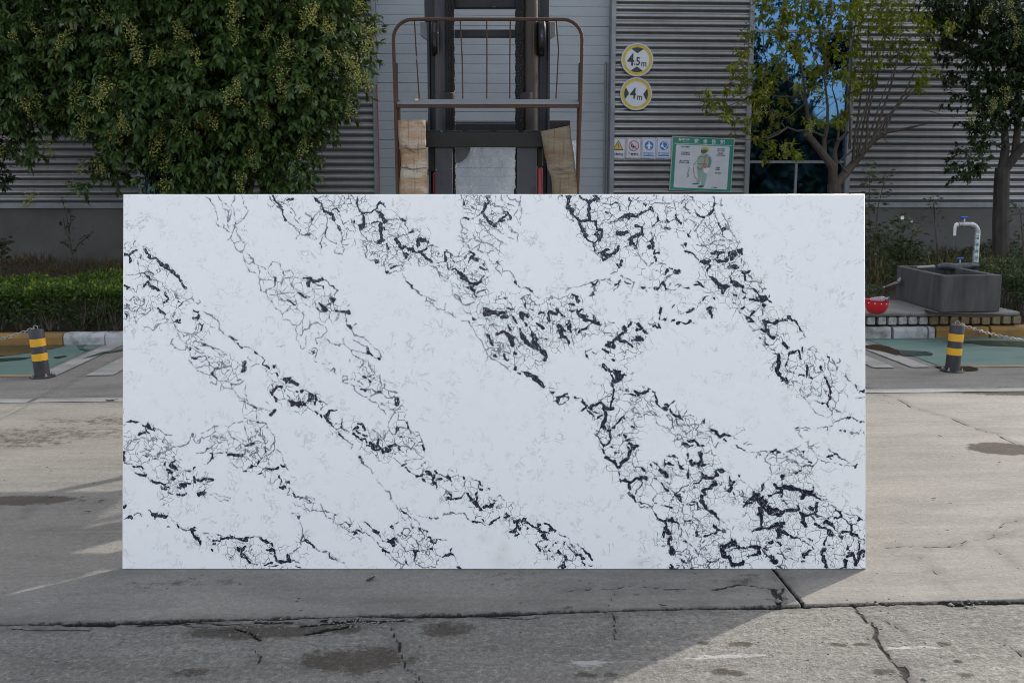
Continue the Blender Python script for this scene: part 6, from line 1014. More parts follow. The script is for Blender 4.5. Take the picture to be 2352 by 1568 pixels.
for px0, px1, s in ((908.5, 914.5, 1), (1328, 1333.5, -1)):
    a, b = L(px0, 300, dG + .01), L(px1, 300, dG + .01)
    MB().box(a.x, b.x, y + .008, y + .05, zs_, L(900, 144, dG).z).build("guard_post", M_MASTG, gd, bevel=.003)
    MB().box(a.x + .006 * s, b.x + .010 * s, y + .008, y + .055, zlow, zs_ - .002).build("guard_post", M_RUST, gd, bevel=.003)
# truck body
MB().prism([(-.58, .14), (.58, .14), (.60, .5), (.58, .82), (.40, .95), (-.40, .95), (-.58, .82), (-.60, .5)], .42, 2.0).build("chassis", M_REDB, fl, bevel=.03)
MB().prism([(-.58, .2), (.58, .2), (.60, .6), (.56, 1.12), (.36, 1.2), (-.36, 1.2), (-.56, 1.12), (-.60, .6)], 2.0, 2.75).build("counterweight", M_DKGREY, fl, bevel=.08)
MB().box(-.30, .30, 1.35, 1.85, .953, 1.06).box(-.30, .30, 1.78, 1.90, 1.062, 1.5).build("seat", M_TYRE, fl, bevel=.03)
MB().prism([(-.40, .95), (.40, .95), (.38, 1.24), (-.38, 1.24)], .50, .68).build("dashboard", M_DKGREY, fl, bevel=.02)
for sx in (-1, 1):
    for yy, rw, ww in ((.22, .34, .20), (2.2, .28, .16)):
        c = (sx * (.53 if yy < 1 else .50), yy, rw)
        w = MB().tube([(c[0] - ww / 2, c[1], c[2]), (c[0] + ww / 2, c[1], c[2])], rw, 28).build("wheel", M_TYRE, fl, True, .03)
        MB().tube([(c[0] + sx * ww / 2 - .01, c[1], c[2]), (c[0] + sx * (ww / 2 + .012), c[1], c[2])], rw * .55, 20).build("rim", M_SHELF, w, True)
    p = L(993 if sx < 0 else 1244.5, 410, 6.42)
    fb("red_side_plate", 995 if sx < 0 else 1233.5, 999.6 if sx < 0 else 1246, 397 if sx < 0 else 385, 475, dC + .05, .06, M_REDB, .008)
    MB().tube([(sx * .2, .20, .7), (sx * .2, .62, .52)], .04, 12).build("tilt_cylinder", M_MAST, fl, True)
rz = L(1120, 295, 6.4).z
roof = MB().box(-.46, .46, .40, .47, rz - .03, rz + .03).box(-.46, .46, 1.44, 1.50, rz - .03, rz + .03).build("overhead_guard", M_MAST, fl, bevel=.008)
MB().box(-.52, .52, .42, 1.52, rz + .032, rz + .044).build("shade_sheet", M_DKGREY, roof, bevel=.003)  # opaque sheet added so the guard casts solid shade
for x in (-.42, -.25, -.08, .09, .26, .42):
    MB().box(x - .02, x + .02, .472, 1.438, rz - .018, rz + .018).build("guard_slat", M_MAST, roof)
for x in (-.47, .47):
    MB().box(x - .025, x + .025, .62, .68, .951, 1.5).build("front_leg", M_MAST, fl); MB().tube([(x, .66, 1.48), (x * .95, .52, rz - .032)], .026, 8).build("front_leg", M_MAST, fl)
    MB().box(x - .025, x + .025, .98, 1.04, .96, rz - .031).build("rear_leg", M_MAST, fl)
# clear film hung over the cab
f0, f1 = L(957, 345, 6.7), L(1324, 345, 6.7)
xs = np.linspace(f0.x, f1.x, 40); zs = np.linspace(.98, L(1120, 322, 6.7).z, 36); X, Z = np.meshgrid(xs, zs)
Yf = .72 + .012 * vnoise(X * 5, Z * 4, 41) + .006 * vnoise(X * 13, Z * 9, 42)
np_mesh("plastic_film", np.stack([X, Yf, Z], -1).reshape(-1, 3), grid_faces(40, 36), M_FILM, fl, None, True)
q = L(1040, 336, 6.68); MB().disc(q.x, q.z, .115, .69, .694, 32).build("round_sticker", M_STICK, fl)
q = L(979, 428, 6.6)
hd = MB().prism([(q.x - .045, q.z - .08), (q.x + .035, q.z - .08), (q.x + .045, q.z - .06), (q.x + .045, q.z + .09), (q.x + .03, q.z + .11), (q.x - .045, q.z + .11)], .58, .64).build("side_lamp", M_DKGREY, fl, bevel=.01)
MB().prism([(q.x - .03, q.z - .05), (q.x + .022, q.z - .05), (q.x + .03, q.z - .04), (q.x + .03, q.z + .06), (q.x + .02, q.z + .07), (q.x - .03, q.z + .07)], .572, .579).build("chrome_surround", M_CHROME, hd, bevel=.002)
wheel_c = Vector((0, .78, 1.28))
MB().tube([wheel_c + Vector((.17 * math.cos(R(i * 20)), .08 * math.sin(R(i * 20)), .15 * math.sin(R(i * 20)))) for i in range(19)], .014, 8, False).build("steering_wheel", M_TYRE, fl, True)

# boards tied over the forks
def board(px_rows, d, mat, label, group, th=.016):
    """rows of (left px, right px, py): a thin board, slightly bowed"""
    d0 = d
    p0 = to_world(0, 0, 0)
    c = cam_pt((px_rows[0][0] + px_rows[0][1]) / 2, px_rows[-1][2], d0)
    t = thing("tied_board", label, "board", to_world(c.x, d0, 0), (0, 0, -YAW), group)
    m = MB(); vs = []; n = 7
    for l, r, py in px_rows:
        a, b = cam_pt(l, py, d0), cam_pt(r, py, d0)
        for k in range(n):
            u = k / (n - 1); bow = .018 * (1 - (2 * u - 1) ** 2) + random.uniform(-.002, .002)
            vs.append((a.x + (b.x - a.x) * u - c.x, -bow, a.z + (b.z - a.z) * u))
    k = len(px_rows)
    fs = [(i * n + j, i * n + j + 1, (i + 1) * n + j + 1, (i + 1) * n + j) for i in range(k - 1) for j in range(n - 1)]
    m.add(vs, fs); o = m.build("board", mat, t, True)
    so = o.modifiers.new("solid", 'SOLIDIFY'); so.thickness = th; so.offset = 0
    return t, c
def wire(t, c, d, pts, r=.0022, n=2):
    for k in range(n):
        P = []
        for x, y in pts:
            p = cam_pt(x + random.uniform(-.6, .6), y + random.uniform(-.8, .8), d); P.append((p.x - c.x, -.03 + random.uniform(-.003, .003), p.z))
        MB().tube(P, r, 5).build("wire", M_WIRE, t, True)
dB = dC - .075
rows1 = [(914, 976.5, 276 + 0), (914.5, 976.5, 290), (915.5, 977, 305), (917, 977.5, 320), (918.5, 978, 338), (921, 979, 352), (922, 980, 368), (922.5, 981, 383), (921, 980.5, 397), (919, 980, 415), (918, 981, 435), (918, 981, 470)]
t1, c1 = board(rows1, dB, M_BOARD1, "pale board with orange rust streaks, wired upright over the forklift's left fork", "boards tied over the forks")
wire(t1, c1, dB, [(917, 341), (926, 340), (940, 343), (960, 343), (979, 342)]); wire(t1, c1, dB, [(929, 335), (934, 340), (945, 347), (955, 352)], .002, 2); wire(t1, c1, dB, [(924, 347), (931, 339), (936, 334)], .002, 2)
wire(t1, c1, dB, [(920, 385), (935, 386), (950, 389), (965, 388), (981, 386)]); wire(t1, c1, dB, [(933, 379), (937, 384), (942, 390), (947, 388)], .002, 2)
rows2 = [(1242.5, 1308.5, 302), (1243, 1309, 306), (1246, 1311, 320), (1249, 1314, 338), (1252, 1317, 356), (1256, 1319, 372), (1259, 1320.5, 388), (1264, 1322, 398), (1267, 1324, 408), (1269, 1327, 425), (1270, 1330, 445), (1271, 1334, 470)]
t2, c2 = board(rows2, dB, M_BOARD2, "brown weathered board with a slanted top, wired over the forklift's right fork", "boards tied over the forks")
# slanted top edge
for v in t2.children[0].data.vertices:
    if v.index < 14: v.co.z += (v.co.x + .08) * .20
wire(t2, c2, dB, [(1266, 388), (1280, 391), (1292, 389), (1305, 385), (1321, 382)]); wire(t2, c2, dB, [(1265, 399), (1285, 401), (1305, 398), (1324, 397)]); wire(t2, c2, dB, [(1274, 382), (1282, 388), (1290, 392), (1285, 384)], .002, 2)
# ================================================================ bollards and chains
def bollard_tree(label, loc, rot):
    t = thing("bollard", label, "bollard", loc, rot, "striped bollards in front of the painted parking strip")
    r, h = .0635, .425
    MB().lathe([(r, .012), (r, h - .012), (r - .004, h - .003), (r - .02, h)], 28).build("post", M_BLACK, t, True)
    for a, b in ((.355, .505), (.65, .81)):
        MB().lathe([(r + .0002, a * h), (r + .0012, a * h + .0005), (r + .0012, b * h - .0005), (r + .0002, b * h)], 28, close=False).build("reflective_band", M_BYEL, t, True)
    MB().lathe([(.105, 0), (.105, .010), (.102, .012)], 28).build("base_plate", M_BLACK, t, True)
    for k in range(4):
        a = R(45 + 90 * k); MB().lathe([(.011, .012), (.011, .022), (.005, .024), (.005, .038)], 8, (.085 * math.cos(a), .085 * math.sin(a), 0)).build("anchor_bolt", M_GALV, t)
    MB().tube([(.02 * math.cos(R(i * 30)), 0, h + .012 + .02 * math.sin(R(i * 30))) for i in range(13)], .004, 6, False).build("top_ring", M_GALV, t, True)
    return t
bl = on_ground(98, 866); brr = on_ground(2187, 852)
bolL = bollard_tree("black bollard with two yellow bands, beside the yellow and white kerb", bl, (0, R(-4.0), -YAW))
bolR = bollard_tree("black bollard with two yellow bands, in front of the concrete basin", brr, (0, R(2.6), -YAW))
def chain(p0, p1, sag, label):
    t = thing("chain", label, "chain", p0, (0, 0, 0), "galvanised chains hung from the bollards")
    N_ = 200; P = [p0.lerp(p1, i / N_) - Vector((0, 0, sag * 4 * (i / N_) * (1 - i / N_))) - p0 for i in range(N_ + 1)]
    lk = [Vector((.011 * math.cos(R(a)) + (.009 if math.cos(R(a)) > 0 else -.009) * (abs(math.cos(R(a))) > .01), .011 * math.sin(R(a)), 0)) for a in range(0, 360, 36)]
    m = MB().tube(lk + [lk[0]], .0032, 5, False)
    acc, step, k, proto = 0.0, .030, 0, None
    for i in range(N_):
        acc += (P[i + 1] - P[i]).length
        if acc >= step:
            acc -= step
            if proto is None: o = m.build("chain_link", M_GALV, t, True); proto = o
            else: o = proto.copy(); COL.objects.link(o); o.parent = t
            o.location = P[i]
            q = (P[i + 1] - P[i]).to_track_quat('X', 'Z'); o.rotation_mode = 'QUATERNION'
            o.rotation_quaternion = q @ Matrix.Rotation(R(90 * (k % 2) + random.uniform(-14, 14)), 3, 'X').to_quaternion(); k += 1
    return t
def top_of(b): return b.matrix_basis @ Vector((0, 0, .44))
tl_, tr_ = top_of(bolL), top_of(bolR)
oL = copy_tree(bolL); oL.location = (bl.x - 1.75, bl.y, 0); oL.rotation_euler = (0, R(2), 0); oL['label'] = "black bollard with two yellow bands, at the far end of the left-hand chain"
oR = copy_tree(bolR); oR.location = (brr.x + 1.75, brr.y, 0); oR.rotation_euler = (0, R(-2), 0); oR['label'] = "black bollard with two yellow bands, at the far end of the right-hand chain"
chain(tl_, top_of(oL), .17, "galvanised chain hanging from the bollard by the yellow kerb")
chain(tr_, top_of(oR), .17, "galvanised chain hanging from the bollard in front of the basin")

# ================================================================ brick edge, concrete pad and basin on the right
ZPAD = .285
px0 = r0 - 1.0; pxe = on_wall(2328, 730, YK + .12).x
pw = thing("brick_edging", "low row of white and ochre painted bricks carrying a concrete pad", "brick edging", (0, YK, 0))
MB().box(px0, pxe, .10, .20, .05, .242).build("mortar", M_JOINT, pw)
x = px0; k = 0; BW = .118
meshes = {}
xsw = on_wall(2120, 730, YK).x
while x < pxe - .05:
    mat = M_BRW if x < xsw else M_BRY
    key = (mat.name, k % 3)
    jx = random.uniform(-.004, .004)
    if key not in meshes:
        o = MB().prism(rounded([(-.046, -.043), (.046, -.043), (.045, .043), (-.045, .042)], .016, 3), -.062, .02).build("brick", mat, pw, bevel=.006); meshes[key] = o
    else:
        o = meshes[key].copy(); COL.objects.link(o); o.parent = pw
    o.location = (x + BW / 2 + jx, .105, .191 + random.uniform(-.003, .003)); o.rotation_euler = (0, R(random.uniform(-2.5, 2.5)), R(random.uniform(-3, 3))); o.scale = (random.uniform(.94, 1.02), 1, random.uniform(.93, 1.02))
    x += BW; k += 1
# the pad: uneven slab with a rough front edge
xs = np.linspace(px0, pxe + .02, 120); ys = np.linspace(YK + .035, on_ground(2020, 689, ZPAD).y, 30); X, Y = np.meshgrid(xs, ys)
Y = Y + np.where(np.arange(30)[:, None] == 0, .012 * vnoise(X * 7, Y, 51) + .008 * vnoise(X * 25, Y, 52), 0)
Zp = ZPAD + .002 * vnoise(X * 5, Y * 5, 53) - np.where(np.arange(30)[:, None] == 0, .008, 0)
Vp = np.stack([X, Y, Zp], -1); lo = Vp[:1].copy(); lo[..., 2] = .24 + .006 * vnoise(X[:1] * 14, X[:1], 54); lo[..., 1] += .004
lo2 = lo.copy(); lo2[..., 1] += .09
Vp = np.concatenate([lo2, lo, Vp], 0)
structure(np_mesh("concrete_pad", Vp.reshape(-1, 3), grid_faces(120, 32), M_PAD, None, None, False))
sheet("wet_stain", [tuple(on_ground(px, py, ZPAD)[:2]) for px, py in ((2120, 712), (2150, 718), (2200, 721), (2300, 722), (2318, 727), (2240, 731), (2190, 728), (2150, 724), (2128, 718))], M_WET, ZPAD + .006, .02, 5)

P0, P1, P3 = on_ground(2161, 718, ZPAD), on_ground(2296, 716, ZPAD), on_ground(2056, 686, ZPAD)
for p in (P0, P1, P3): p.z = 0
ex = (P1 - P0); lw = ex.length; ex.normalize(); ey = (P3 - P0); ld = ey.length; ey.normalize()
bs = thing("wash_basin", "open-topped dark grey cement basin with square corners standing on the concrete pad", "basin", (P0.x, P0.y, ZPAD + .004))
hb, tw = .405, .075
def bxy(u, v, z): p = ex * u + ey * v; return (p.x, p.y, z)
def bwall(name, u0, u1, v0, v1, z0, z1):
    n = 6; vs = [bxy(u, v, z) for z in (z0, z1) for v in (v0, v1) for u in (u0, u1)]
    m = MB(); m.add(vs, [(0, 2, 3, 1), (4, 5, 7, 6), (0, 1, 5, 4), (2, 6, 7, 3), (0, 4, 6, 2), (1, 3, 7, 5)])
    return m.build(name, M_CAST, bs, bevel=.009)
bwall("front_wall", 0, lw, 0, tw, 0, hb); bwall("back_wall", 0, lw, ld - tw, ld, 0, hb + .002)
bwall("side_wall", .001, tw, tw + .001, ld - tw - .001, 0, hb - .002); bwall("side_wall", lw - tw, lw - .001, tw + .001, ld - tw - .001, 0, hb - .002)
bwall("basin_floor", tw + .001, lw - tw - .001, tw + .001, ld - tw - .001, 0, .08)

# standpipe with tap behind the basin
dpp = (P3 - P0).length * .9 + 11.0
pp = at_depth(2239, 614, 12.15)
sp = thing("standpipe", "foil-wrapped water standpipe with blue valve and bent spout over the basin", "standpipe", (pp.x, pp.y, 0), (0, 0, -YAW))
def SPp(px, py): p = cam_pt(px, py, 12.15); q = cam_pt(2239, 614, 12.15); return Vector((p.x - q.x, 0, p.z))
zt_ = SPp(2239, 516).z; rp = .037
elb = [(0, 0, .28), (0, 0, zt_ - .10)] + [(-.10 + .10 * math.cos(R(a)), 0, zt_ - .10 + .10 * math.sin(R(a))) for a in (15, 30, 45, 60, 75, 90)] + [(SPp(2202, 516).x, 0, zt_ + .002)]
vp = MB().tube(elb, [rp * 1.0] * 7 + [.031, .029], 16); vp.build("wrapped_riser", M_PIPE, sp, True)
xa = SPp(2200, 516).x; xb = SPp(2194, 516).x
MB().tube([(xa, 0, zt_ + .0), (xb + .01, 0, zt_ - .004), (xb, 0, zt_ - .03), (xb, 0, SPp(2194, 541).z)], [.03, .026, .019, .017], 12).build("spout", M_PVC, sp, True)
xv = SPp(2215, 505).x
def valve(x, z, s=1.0):
    MB().tube([(x, 0, z - .03), (x, 0, z + .028)], .010, 8).build("valve_stem", M_GALV, sp, True)
    MB().tube([(x - .05 * s, 0, z + .036), (x - .02, 0, z + .034), (x + .02, 0, z + .034), (x + .05 * s, 0, z + .040)], [.012, .014, .014, .010], 8).build("valve_handle", M_BLUE, sp, True)
valve(xv, zt_ + .05)
zl = SPp(2200, 612).z
lp = [(.02, -.02, zl + .01), (-.06, -.04, zl + .012), (SPp(2215, 610).x, -.05, zl), (SPp(2190, 610).x, -.05, zl - .006), (SPp(2160, 611).x, -.05, zl + .006), (SPp(2148, 612).x, -.05, zl + .0)]
MB().tube(lp, [.040, .046, .052, .050, .046, .028], 12).build("taped_pipe", M_TAPE, sp, True)
MB().tube([(.0, -.012, zl - .06), (.0, -.012, zl + .05)], .046, 14).build("taped_joint", M_TAPE, sp, True)
valve(SPp(2205, 600).x, zl + .06, .8)
lab = MB(); aa = [R(-120 + 10 * i) for i in range(5)]
lab.add([(.0392 * math.cos(a), .0392 * math.sin(a), z) for z in (SPp(0, 592).z, SPp(0, 534).z) for a in aa], [(i, i + 1, 6 + i, 5 + i) for i in range(4)]); lab.build("green_label", P_GRN, sp)
for i, ch in enumerate("生活用水"):
    tx = text(ch, .055, P_PALE, sp, -.008, SPp(0, 540 + i * 15).z, -.041, "lettering", .001)
hs = [on_ground(1960, 668, .29), on_ground(2009, 665, .30), on_ground(2035, 659, .33), on_ground(2057, 655, .36)]
h0 = at_depth(2145, 611, 12.1)
hose_pts = [on_ground(1930, 672, .28), hs[1], hs[2], at_depth(2062, 648, 12.0), at_depth(2075, 628, 12.35), at_depth(2105, 614, 12.3), at_depth(2146, 611.5, 12.12)]
tag(MB().tube(hose_pts, .017, 8).build("garden_hose", M_HOSE, None, True), "pale hose running from the standpipe over the basin into the weeds", "hose")

# red helmet lying upside down with a bottle in it
hp = on_ground(2011, 722, ZPAD)
hm = thing("safety_helmet", "red safety helmet lying upside down on the concrete pad", "helmet", (hp.x, hp.y, ZPAD + .004), (0, R(3), -YAW))
prof = [(.02, 0), (.055, .006), (.09, .028), (.112, .065), (.122, .11), (.126, .145), (.137, .152), (.137, .156), (.120, .150), (.115, .11), (.104, .065), (.08, .032), (.04, .014), (.0, .012)]
MB().lathe(prof, 30, close=False).build("shell", M_RED, hm, True)
m = MB(); m.add([(-.125, -.09, .150), (-.125, .09, .150), (-.165, .05, .157), (-.165, -.05, .157), (-.125, -.09, .156), (-.125, .09, .156), (-.165, .05, .163), (-.165, -.05, .163)], [(0, 1, 2, 3), (7, 6, 5, 4), (0, 4, 5, 1), (1, 5, 6, 2), (2, 6, 7, 3), (3, 7, 4, 0)]); m.build("brim", M_RED, hm)
for a in (-150, -118, -88, -58, -25):
    a = R(a); r = .1245
    o = MB().tube([(r * math.cos(a), r * math.sin(a), .125), ((r + .006) * math.cos(a), (r + .006) * math.sin(a), .125)], .006, 10).build("rivet", P_PALE, hm)
MB().tube([(-.10, .0, .145), (-.03, .03, .12), (.05, .02, .13), (.10, .0, .15)], .012, 6).build("strap", M_TYRE, hm, True)
bt = thing("water_bottle", "small clear plastic bottle lying in the red helmet", "bottle", (hp.x + .03, hp.y, ZPAD + .165), (0, R(82), R(-12)))
MB().lathe([(.026, -.09), (.03, -.085), (.03, .03), (.026, .05), (.012, .075), (.012, .09)], 16).build("body", M_BOTTLE, bt, True)
MB().lathe([(.014, .0905), (.014, .106)], 12).build("cap", P_BLUE, bt, True)

# litter on the yard
def leaf_litter(px, py, s, label, rotz, mat=None):
    p = on_ground(px, py)
    pts = [(-.5, 0, .10), (-.2, .16, .02), (.15, .17, .03), (.5, 0, .16), (.15, -.15, .05), (-.2, -.14, .0), (0, 0, .02)]
    o = MB().add([(x * s, y * s, .008 + z * s * .6) for x, y, z in pts], [(0, 6, 1), (1, 6, 2), (2, 6, 3), (3, 6, 4), (4, 6, 5), (5, 6, 0)]).build("dead_leaf", mat or M_TYRE)
    so = o.modifiers.new("solid", 'SOLIDIFY'); so.thickness = .0015
    o.location = p; o.rotation_euler = (0, 0, rotz)
    return tag(o, label, "dead leaf", "dead leaves lying on the concrete")
leaf_litter(851, 1333, .055, "curled black dead leaf on the concrete just below the slab's lower edge", .9)
leaf_litter(203, 1177, .035, "small dark dead leaf on the shaded concrete left of the slab", .2)
leaf_litter(118, 1144 + 0, .03, "small dark dead leaf next to the long wet stain", .5)
leaf_litter(256, 921 + 0, .10, "dark flattened dead leaf close to the worn white line", .1)
leaf_litter(233, 1152, .04, "curled dark dead leaf above the slab's shadow edge", .4)
for px, py, lab in ((2295, 1064, "small dark dead leaf below the brown wet stain"), (2159, 1003, "tiny dark dead leaf left of the brown wet stain"), (2144, 1147, "tiny dark dead leaf on the bright concrete right of the slab"), (1522, 1393, "small round black pebble-like leaf at the slab shadow's edge")):
    leaf_litter(px, py, .03, lab, random.random() * 3)

# broken-off crumbs lying along the long joint and in the chipped corner
def crumbs():
    P, S = [], []
    spots = [(p, .05, .025, n) for p, n in ((g7("1500,440")[0], 26), (g7("1600,448")[0], 34), (g7("1700,445")[0], 34), (g7("1800,440")[0], 22), (g7("1250,452")[0], 14), (g7("1180,490")[0], 16), (g8("1222,340")[0], 26), (g8("2080,362")[0], 20), (g8("1700,352")[0], 12), (g8("1810,680")[0], 8))]
    for (x, y), sx, sy, n in spots:
        for _ in range(n):
            P.append((random.gauss(x, sx), random.gauss(y, sy), .001)); S.append(random.uniform(.002, .0075) * (2.0 if random.random() < .1 else 1))
    for _ in range(420):
        P.append((random.uniform(-2.4, 3.0), random.uniform(2.75, 5.0), .001)); S.append(random.uniform(.0012, .0035))
    n = len(P); P, S = np.array(P), np.array(S)
    O6 = np.array([(1, 0, 0), (-1, 0, 0), (0, 1, 0), (0, -1, 0), (0, 0, .7), (0, 0, -.5)]); F8 = np.array([(0, 2, 4), (2, 1, 4), (1, 3, 4), (3, 0, 4), (2, 0, 5), (1, 2, 5), (3, 1, 5), (0, 3, 5)])
    V = P[:, None] + O6[None] * S[:, None, None] * RNG.uniform(.6, 1.4, (n, 6, 1))
    o = np_mesh("concrete_crumbs", V.reshape(-1, 3), (F8[None] + (np.arange(n) * 6)[:, None, None]).reshape(-1, 3), M_GROUND); o['kind'] = 'stuff'
crumbs()
# ================================================================ plants
def unit(a): return a / np.maximum(np.linalg.norm(a, axis=-1, keepdims=True), 1e-9)
def proj(P):
    """photo position (2352 wide) and distance of world points"""
    P = np.atleast_2d(P); x = P[:, 0] * CA - P[:, 1] * SA; d = P[:, 0] * SA + P[:, 1] * CA; z = P[:, 2] - H
    f = d * CP - z * SP; u = d * SP + z * CP
    return 1176 + FP * x / f, 784 - FP * u / f, d

LEAF8 = np.array([(0, 0, 0), (.32, .5, .10), (.32, -.5, .10), (.34, 0, 0), (.70, .36, .02), (.70, -.36, .02), (.72, 0, -.05), (1, 0, -.18)])
LEAF8F = [(0, 3, 1), (0, 2, 3), (1, 3, 6), (1, 6, 4), (3, 2, 5), (3, 5, 6), (4, 6, 7), (6, 5, 7)]
LEAF4 = np.array([(0, 0, 0), (.5, .5, .06), (1, 0, -.05), (.5, -.5, .06)])
LEAF4F = [(0, 3, 1), (3, 2, 1)]
def leaves(name, base, dirs, nrm, length, width, mat, parent=None, rnd=None, simple=False):
    T, TF = (LEAF4, LEAF4F) if simple else (LEAF8, LEAF8F)
    d = unit(dirs); s = unit(np.cross(nrm, d)); n = np.cross(d, s)
    L_ = length[:, None, None]; W = (length * width)[:, None, None]
    V = base[:, None, :] + d[:, None, :] * T[None, :, 0:1] * L_ + s[:, None, :] * T[None, :, 1:2] * W + n[:, None, :] * T[None, :, 2:3] * L_
    N_ = len(base); k = len(T)
    F = (np.array(TF)[None] + (np.arange(N_) * k)[:, None, None]).reshape(-1, 3)
    r = RNG.random(N_) if rnd is None else rnd
    o = np_mesh(name, V.reshape(-1, 3), F, mat, parent, {"rnd": np.repeat(r, k)}, True)
    return o

def sprigs(pos, out, n_leaf, twig, length, jitter=.6, droop=.5):
    """whorls of leaves round short twigs; returns base, dir, normal, length"""
    N_ = len(pos); out = unit(out)
    t = RNG.random((N_, n_leaf)); ang = RNG.random((N_, n_leaf)) * 6.283
    a = unit(np.cross(out, RNG.normal(size=(N_, 3)))); b = np.cross(out, a)
    rad = a[:, None] * np.cos(ang)[..., None] + b[:, None] * np.sin(ang)[..., None]
    base = pos[:, None] + out[:, None] * (t * twig)[..., None]
    d = rad * .9 + out[:, None] * (.25 + .8 * t[..., None]) + RNG.normal(size=(N_, n_leaf, 3)) * jitter * .4
    d[..., 2] -= droop
    n = unit(out[:, None] * .7 + np.array([0, 0, 1.0]) + RNG.normal(size=(N_, n_leaf, 3)) * .35)
    l = length * (.65 + .6 * RNG.random((N_, n_leaf)))
    return base.reshape(-1, 3), d.reshape(-1, 3), n.reshape(-1, 3), l.reshape(-1)

def blob_points(blobs, density):
    P, O = [], []
    for cx, cy, rx, ry, d, rd in blobs:
        c = cam_pt(cx, cy, d); k = d / FP; r = np.array([rx * k, rd, ry * k])
        area = 4 * math.pi * ((r[0] * r[1]) ** 1.6 / 3 + (r[0] * r[2]) ** 1.6 / 3 + (r[1] * r[2]) ** 1.6 / 3) ** (1 / 1.6)
        n = int(area * density); u = unit(RNG.normal(size=(n, 3)))
        u[:, 1] = np.where(RNG.random(n) < .55, -np.abs(u[:, 1]), u[:, 1])
        f = 1 - .5 * RNG.random(n) ** 1.6 + .10 * RNG.normal(size=n) * .6
        q = u * f[:, None] * r; w = np.array(c)[None] + q
        o = u / r
        P.append(np.stack([w[:, 0] * CA + w[:, 1] * SA, -w[:, 0] * SA + w[:, 1] * CA, w[:, 2]], -1))
        O.append(np.stack([o[:, 0] * CA + o[:, 1] * SA, -o[:, 0] * SA + o[:, 1] * CA, o[:, 2]], -1))
    return np.concatenate(P), unit(np.concatenate(O))

# leaf and berry meshes shared by the single pieces
def leaf_object(parent, mat, cache={}):
    if mat.name not in cache:
        o = leaves("leaf", np.zeros((1, 3)), np.array([[1., 0, 0]]), np.array([[0, 0, 1.]]), np.ones(1), .42, mat, parent, np.array([.5])); cache[mat.name] = o
        return o
    o = cache[mat.name].copy(); COL.objects.link(o); o.parent = parent; return o
def place_leaf(o, b, d, n, l):
    d = Vector(d).normalized(); s = Vector(n).cross(d).normalized(); n2 = d.cross(s)
    m = Matrix((d * l, s * l, n2 * l)).transposed().to_4x4(); m.translation = Vector(b)
    o.matrix_basis = m

OCT = np.array([(1, 0, 0), (-1, 0, 0), (0, 1, 0), (0, -1, 0), (0, 0, 1), (0, 0, -1.)]); OCTF = np.array([(0, 2, 4), (2, 1, 4), (1, 3, 4), (3, 0, 4), (2, 0, 5), (1, 2, 5), (3, 1, 5), (0, 3, 5)])
PAN = []
def berry_cluster(parent, pos, scale):
    if len(PAN) < 5:
        n = 66; t = RNG.random(n); ang = RNG.random(n) * 6.283; r = .085 * (1 - .75 * t) * np.sqrt(RNG.random(n)) + .006
        c = np.stack([r * np.cos(ang), r * np.sin(ang), -.02 - .20 * t + .02 * RNG.normal(size=n)], -1)
        V = (c[:, None] + OCT[None] * (.0068 + .0045 * RNG.random(n))[:, None, None]).reshape(-1, 3)
        F = (OCTF[None] + (np.arange(n) * 6)[:, None, None]).reshape(-1, 3)
        o = np_mesh("berry_cluster", V, F, M_BERRY, parent, {"rnd": np.repeat(RNG.random(n), 6)}, True)
        st = MB().tube([(0, 0, .02), (.0, 0, -.10), (0.006, .004, -.2)], [.003, .002, .001], 4)
        for i in range(0, n, 7): st.tube([(0, 0, float(c[i, 2]) + .03), tuple(c[i])], .0010, 3, False)
        s_ = st.build("stalk", M_STEM, o); PAN.append((o, s_)); o['kind'] = s_['kind'] = 'stuff'
    else:
        o0, s0 = PAN[int(RNG.integers(5))]
        o = o0.copy(); COL.objects.link(o); o.parent = parent; s_ = s0.copy(); COL.objects.link(s_); s_.parent = o
    o.location = pos; o.scale = (scale,) * 3
    o.rotation_euler = (R(random.uniform(-35, 35)) + (math.pi if random.random() < .35 else 0), R(random.uniform(-35, 35)), random.uniform(0, 6))
    return o

def limb(pts, d, off=None):
    """photo polyline at distance d -> world points with some depth wander"""
    out = []
    for i, (x, y) in enumerate(pts):
        dd = d + (off or 0) * i / max(1, len(pts) - 1)
        out.append(at_depth(x, y, dd) + Vector((random.uniform(-.01, .01), 0, random.uniform(-.01, .01))))
    return out

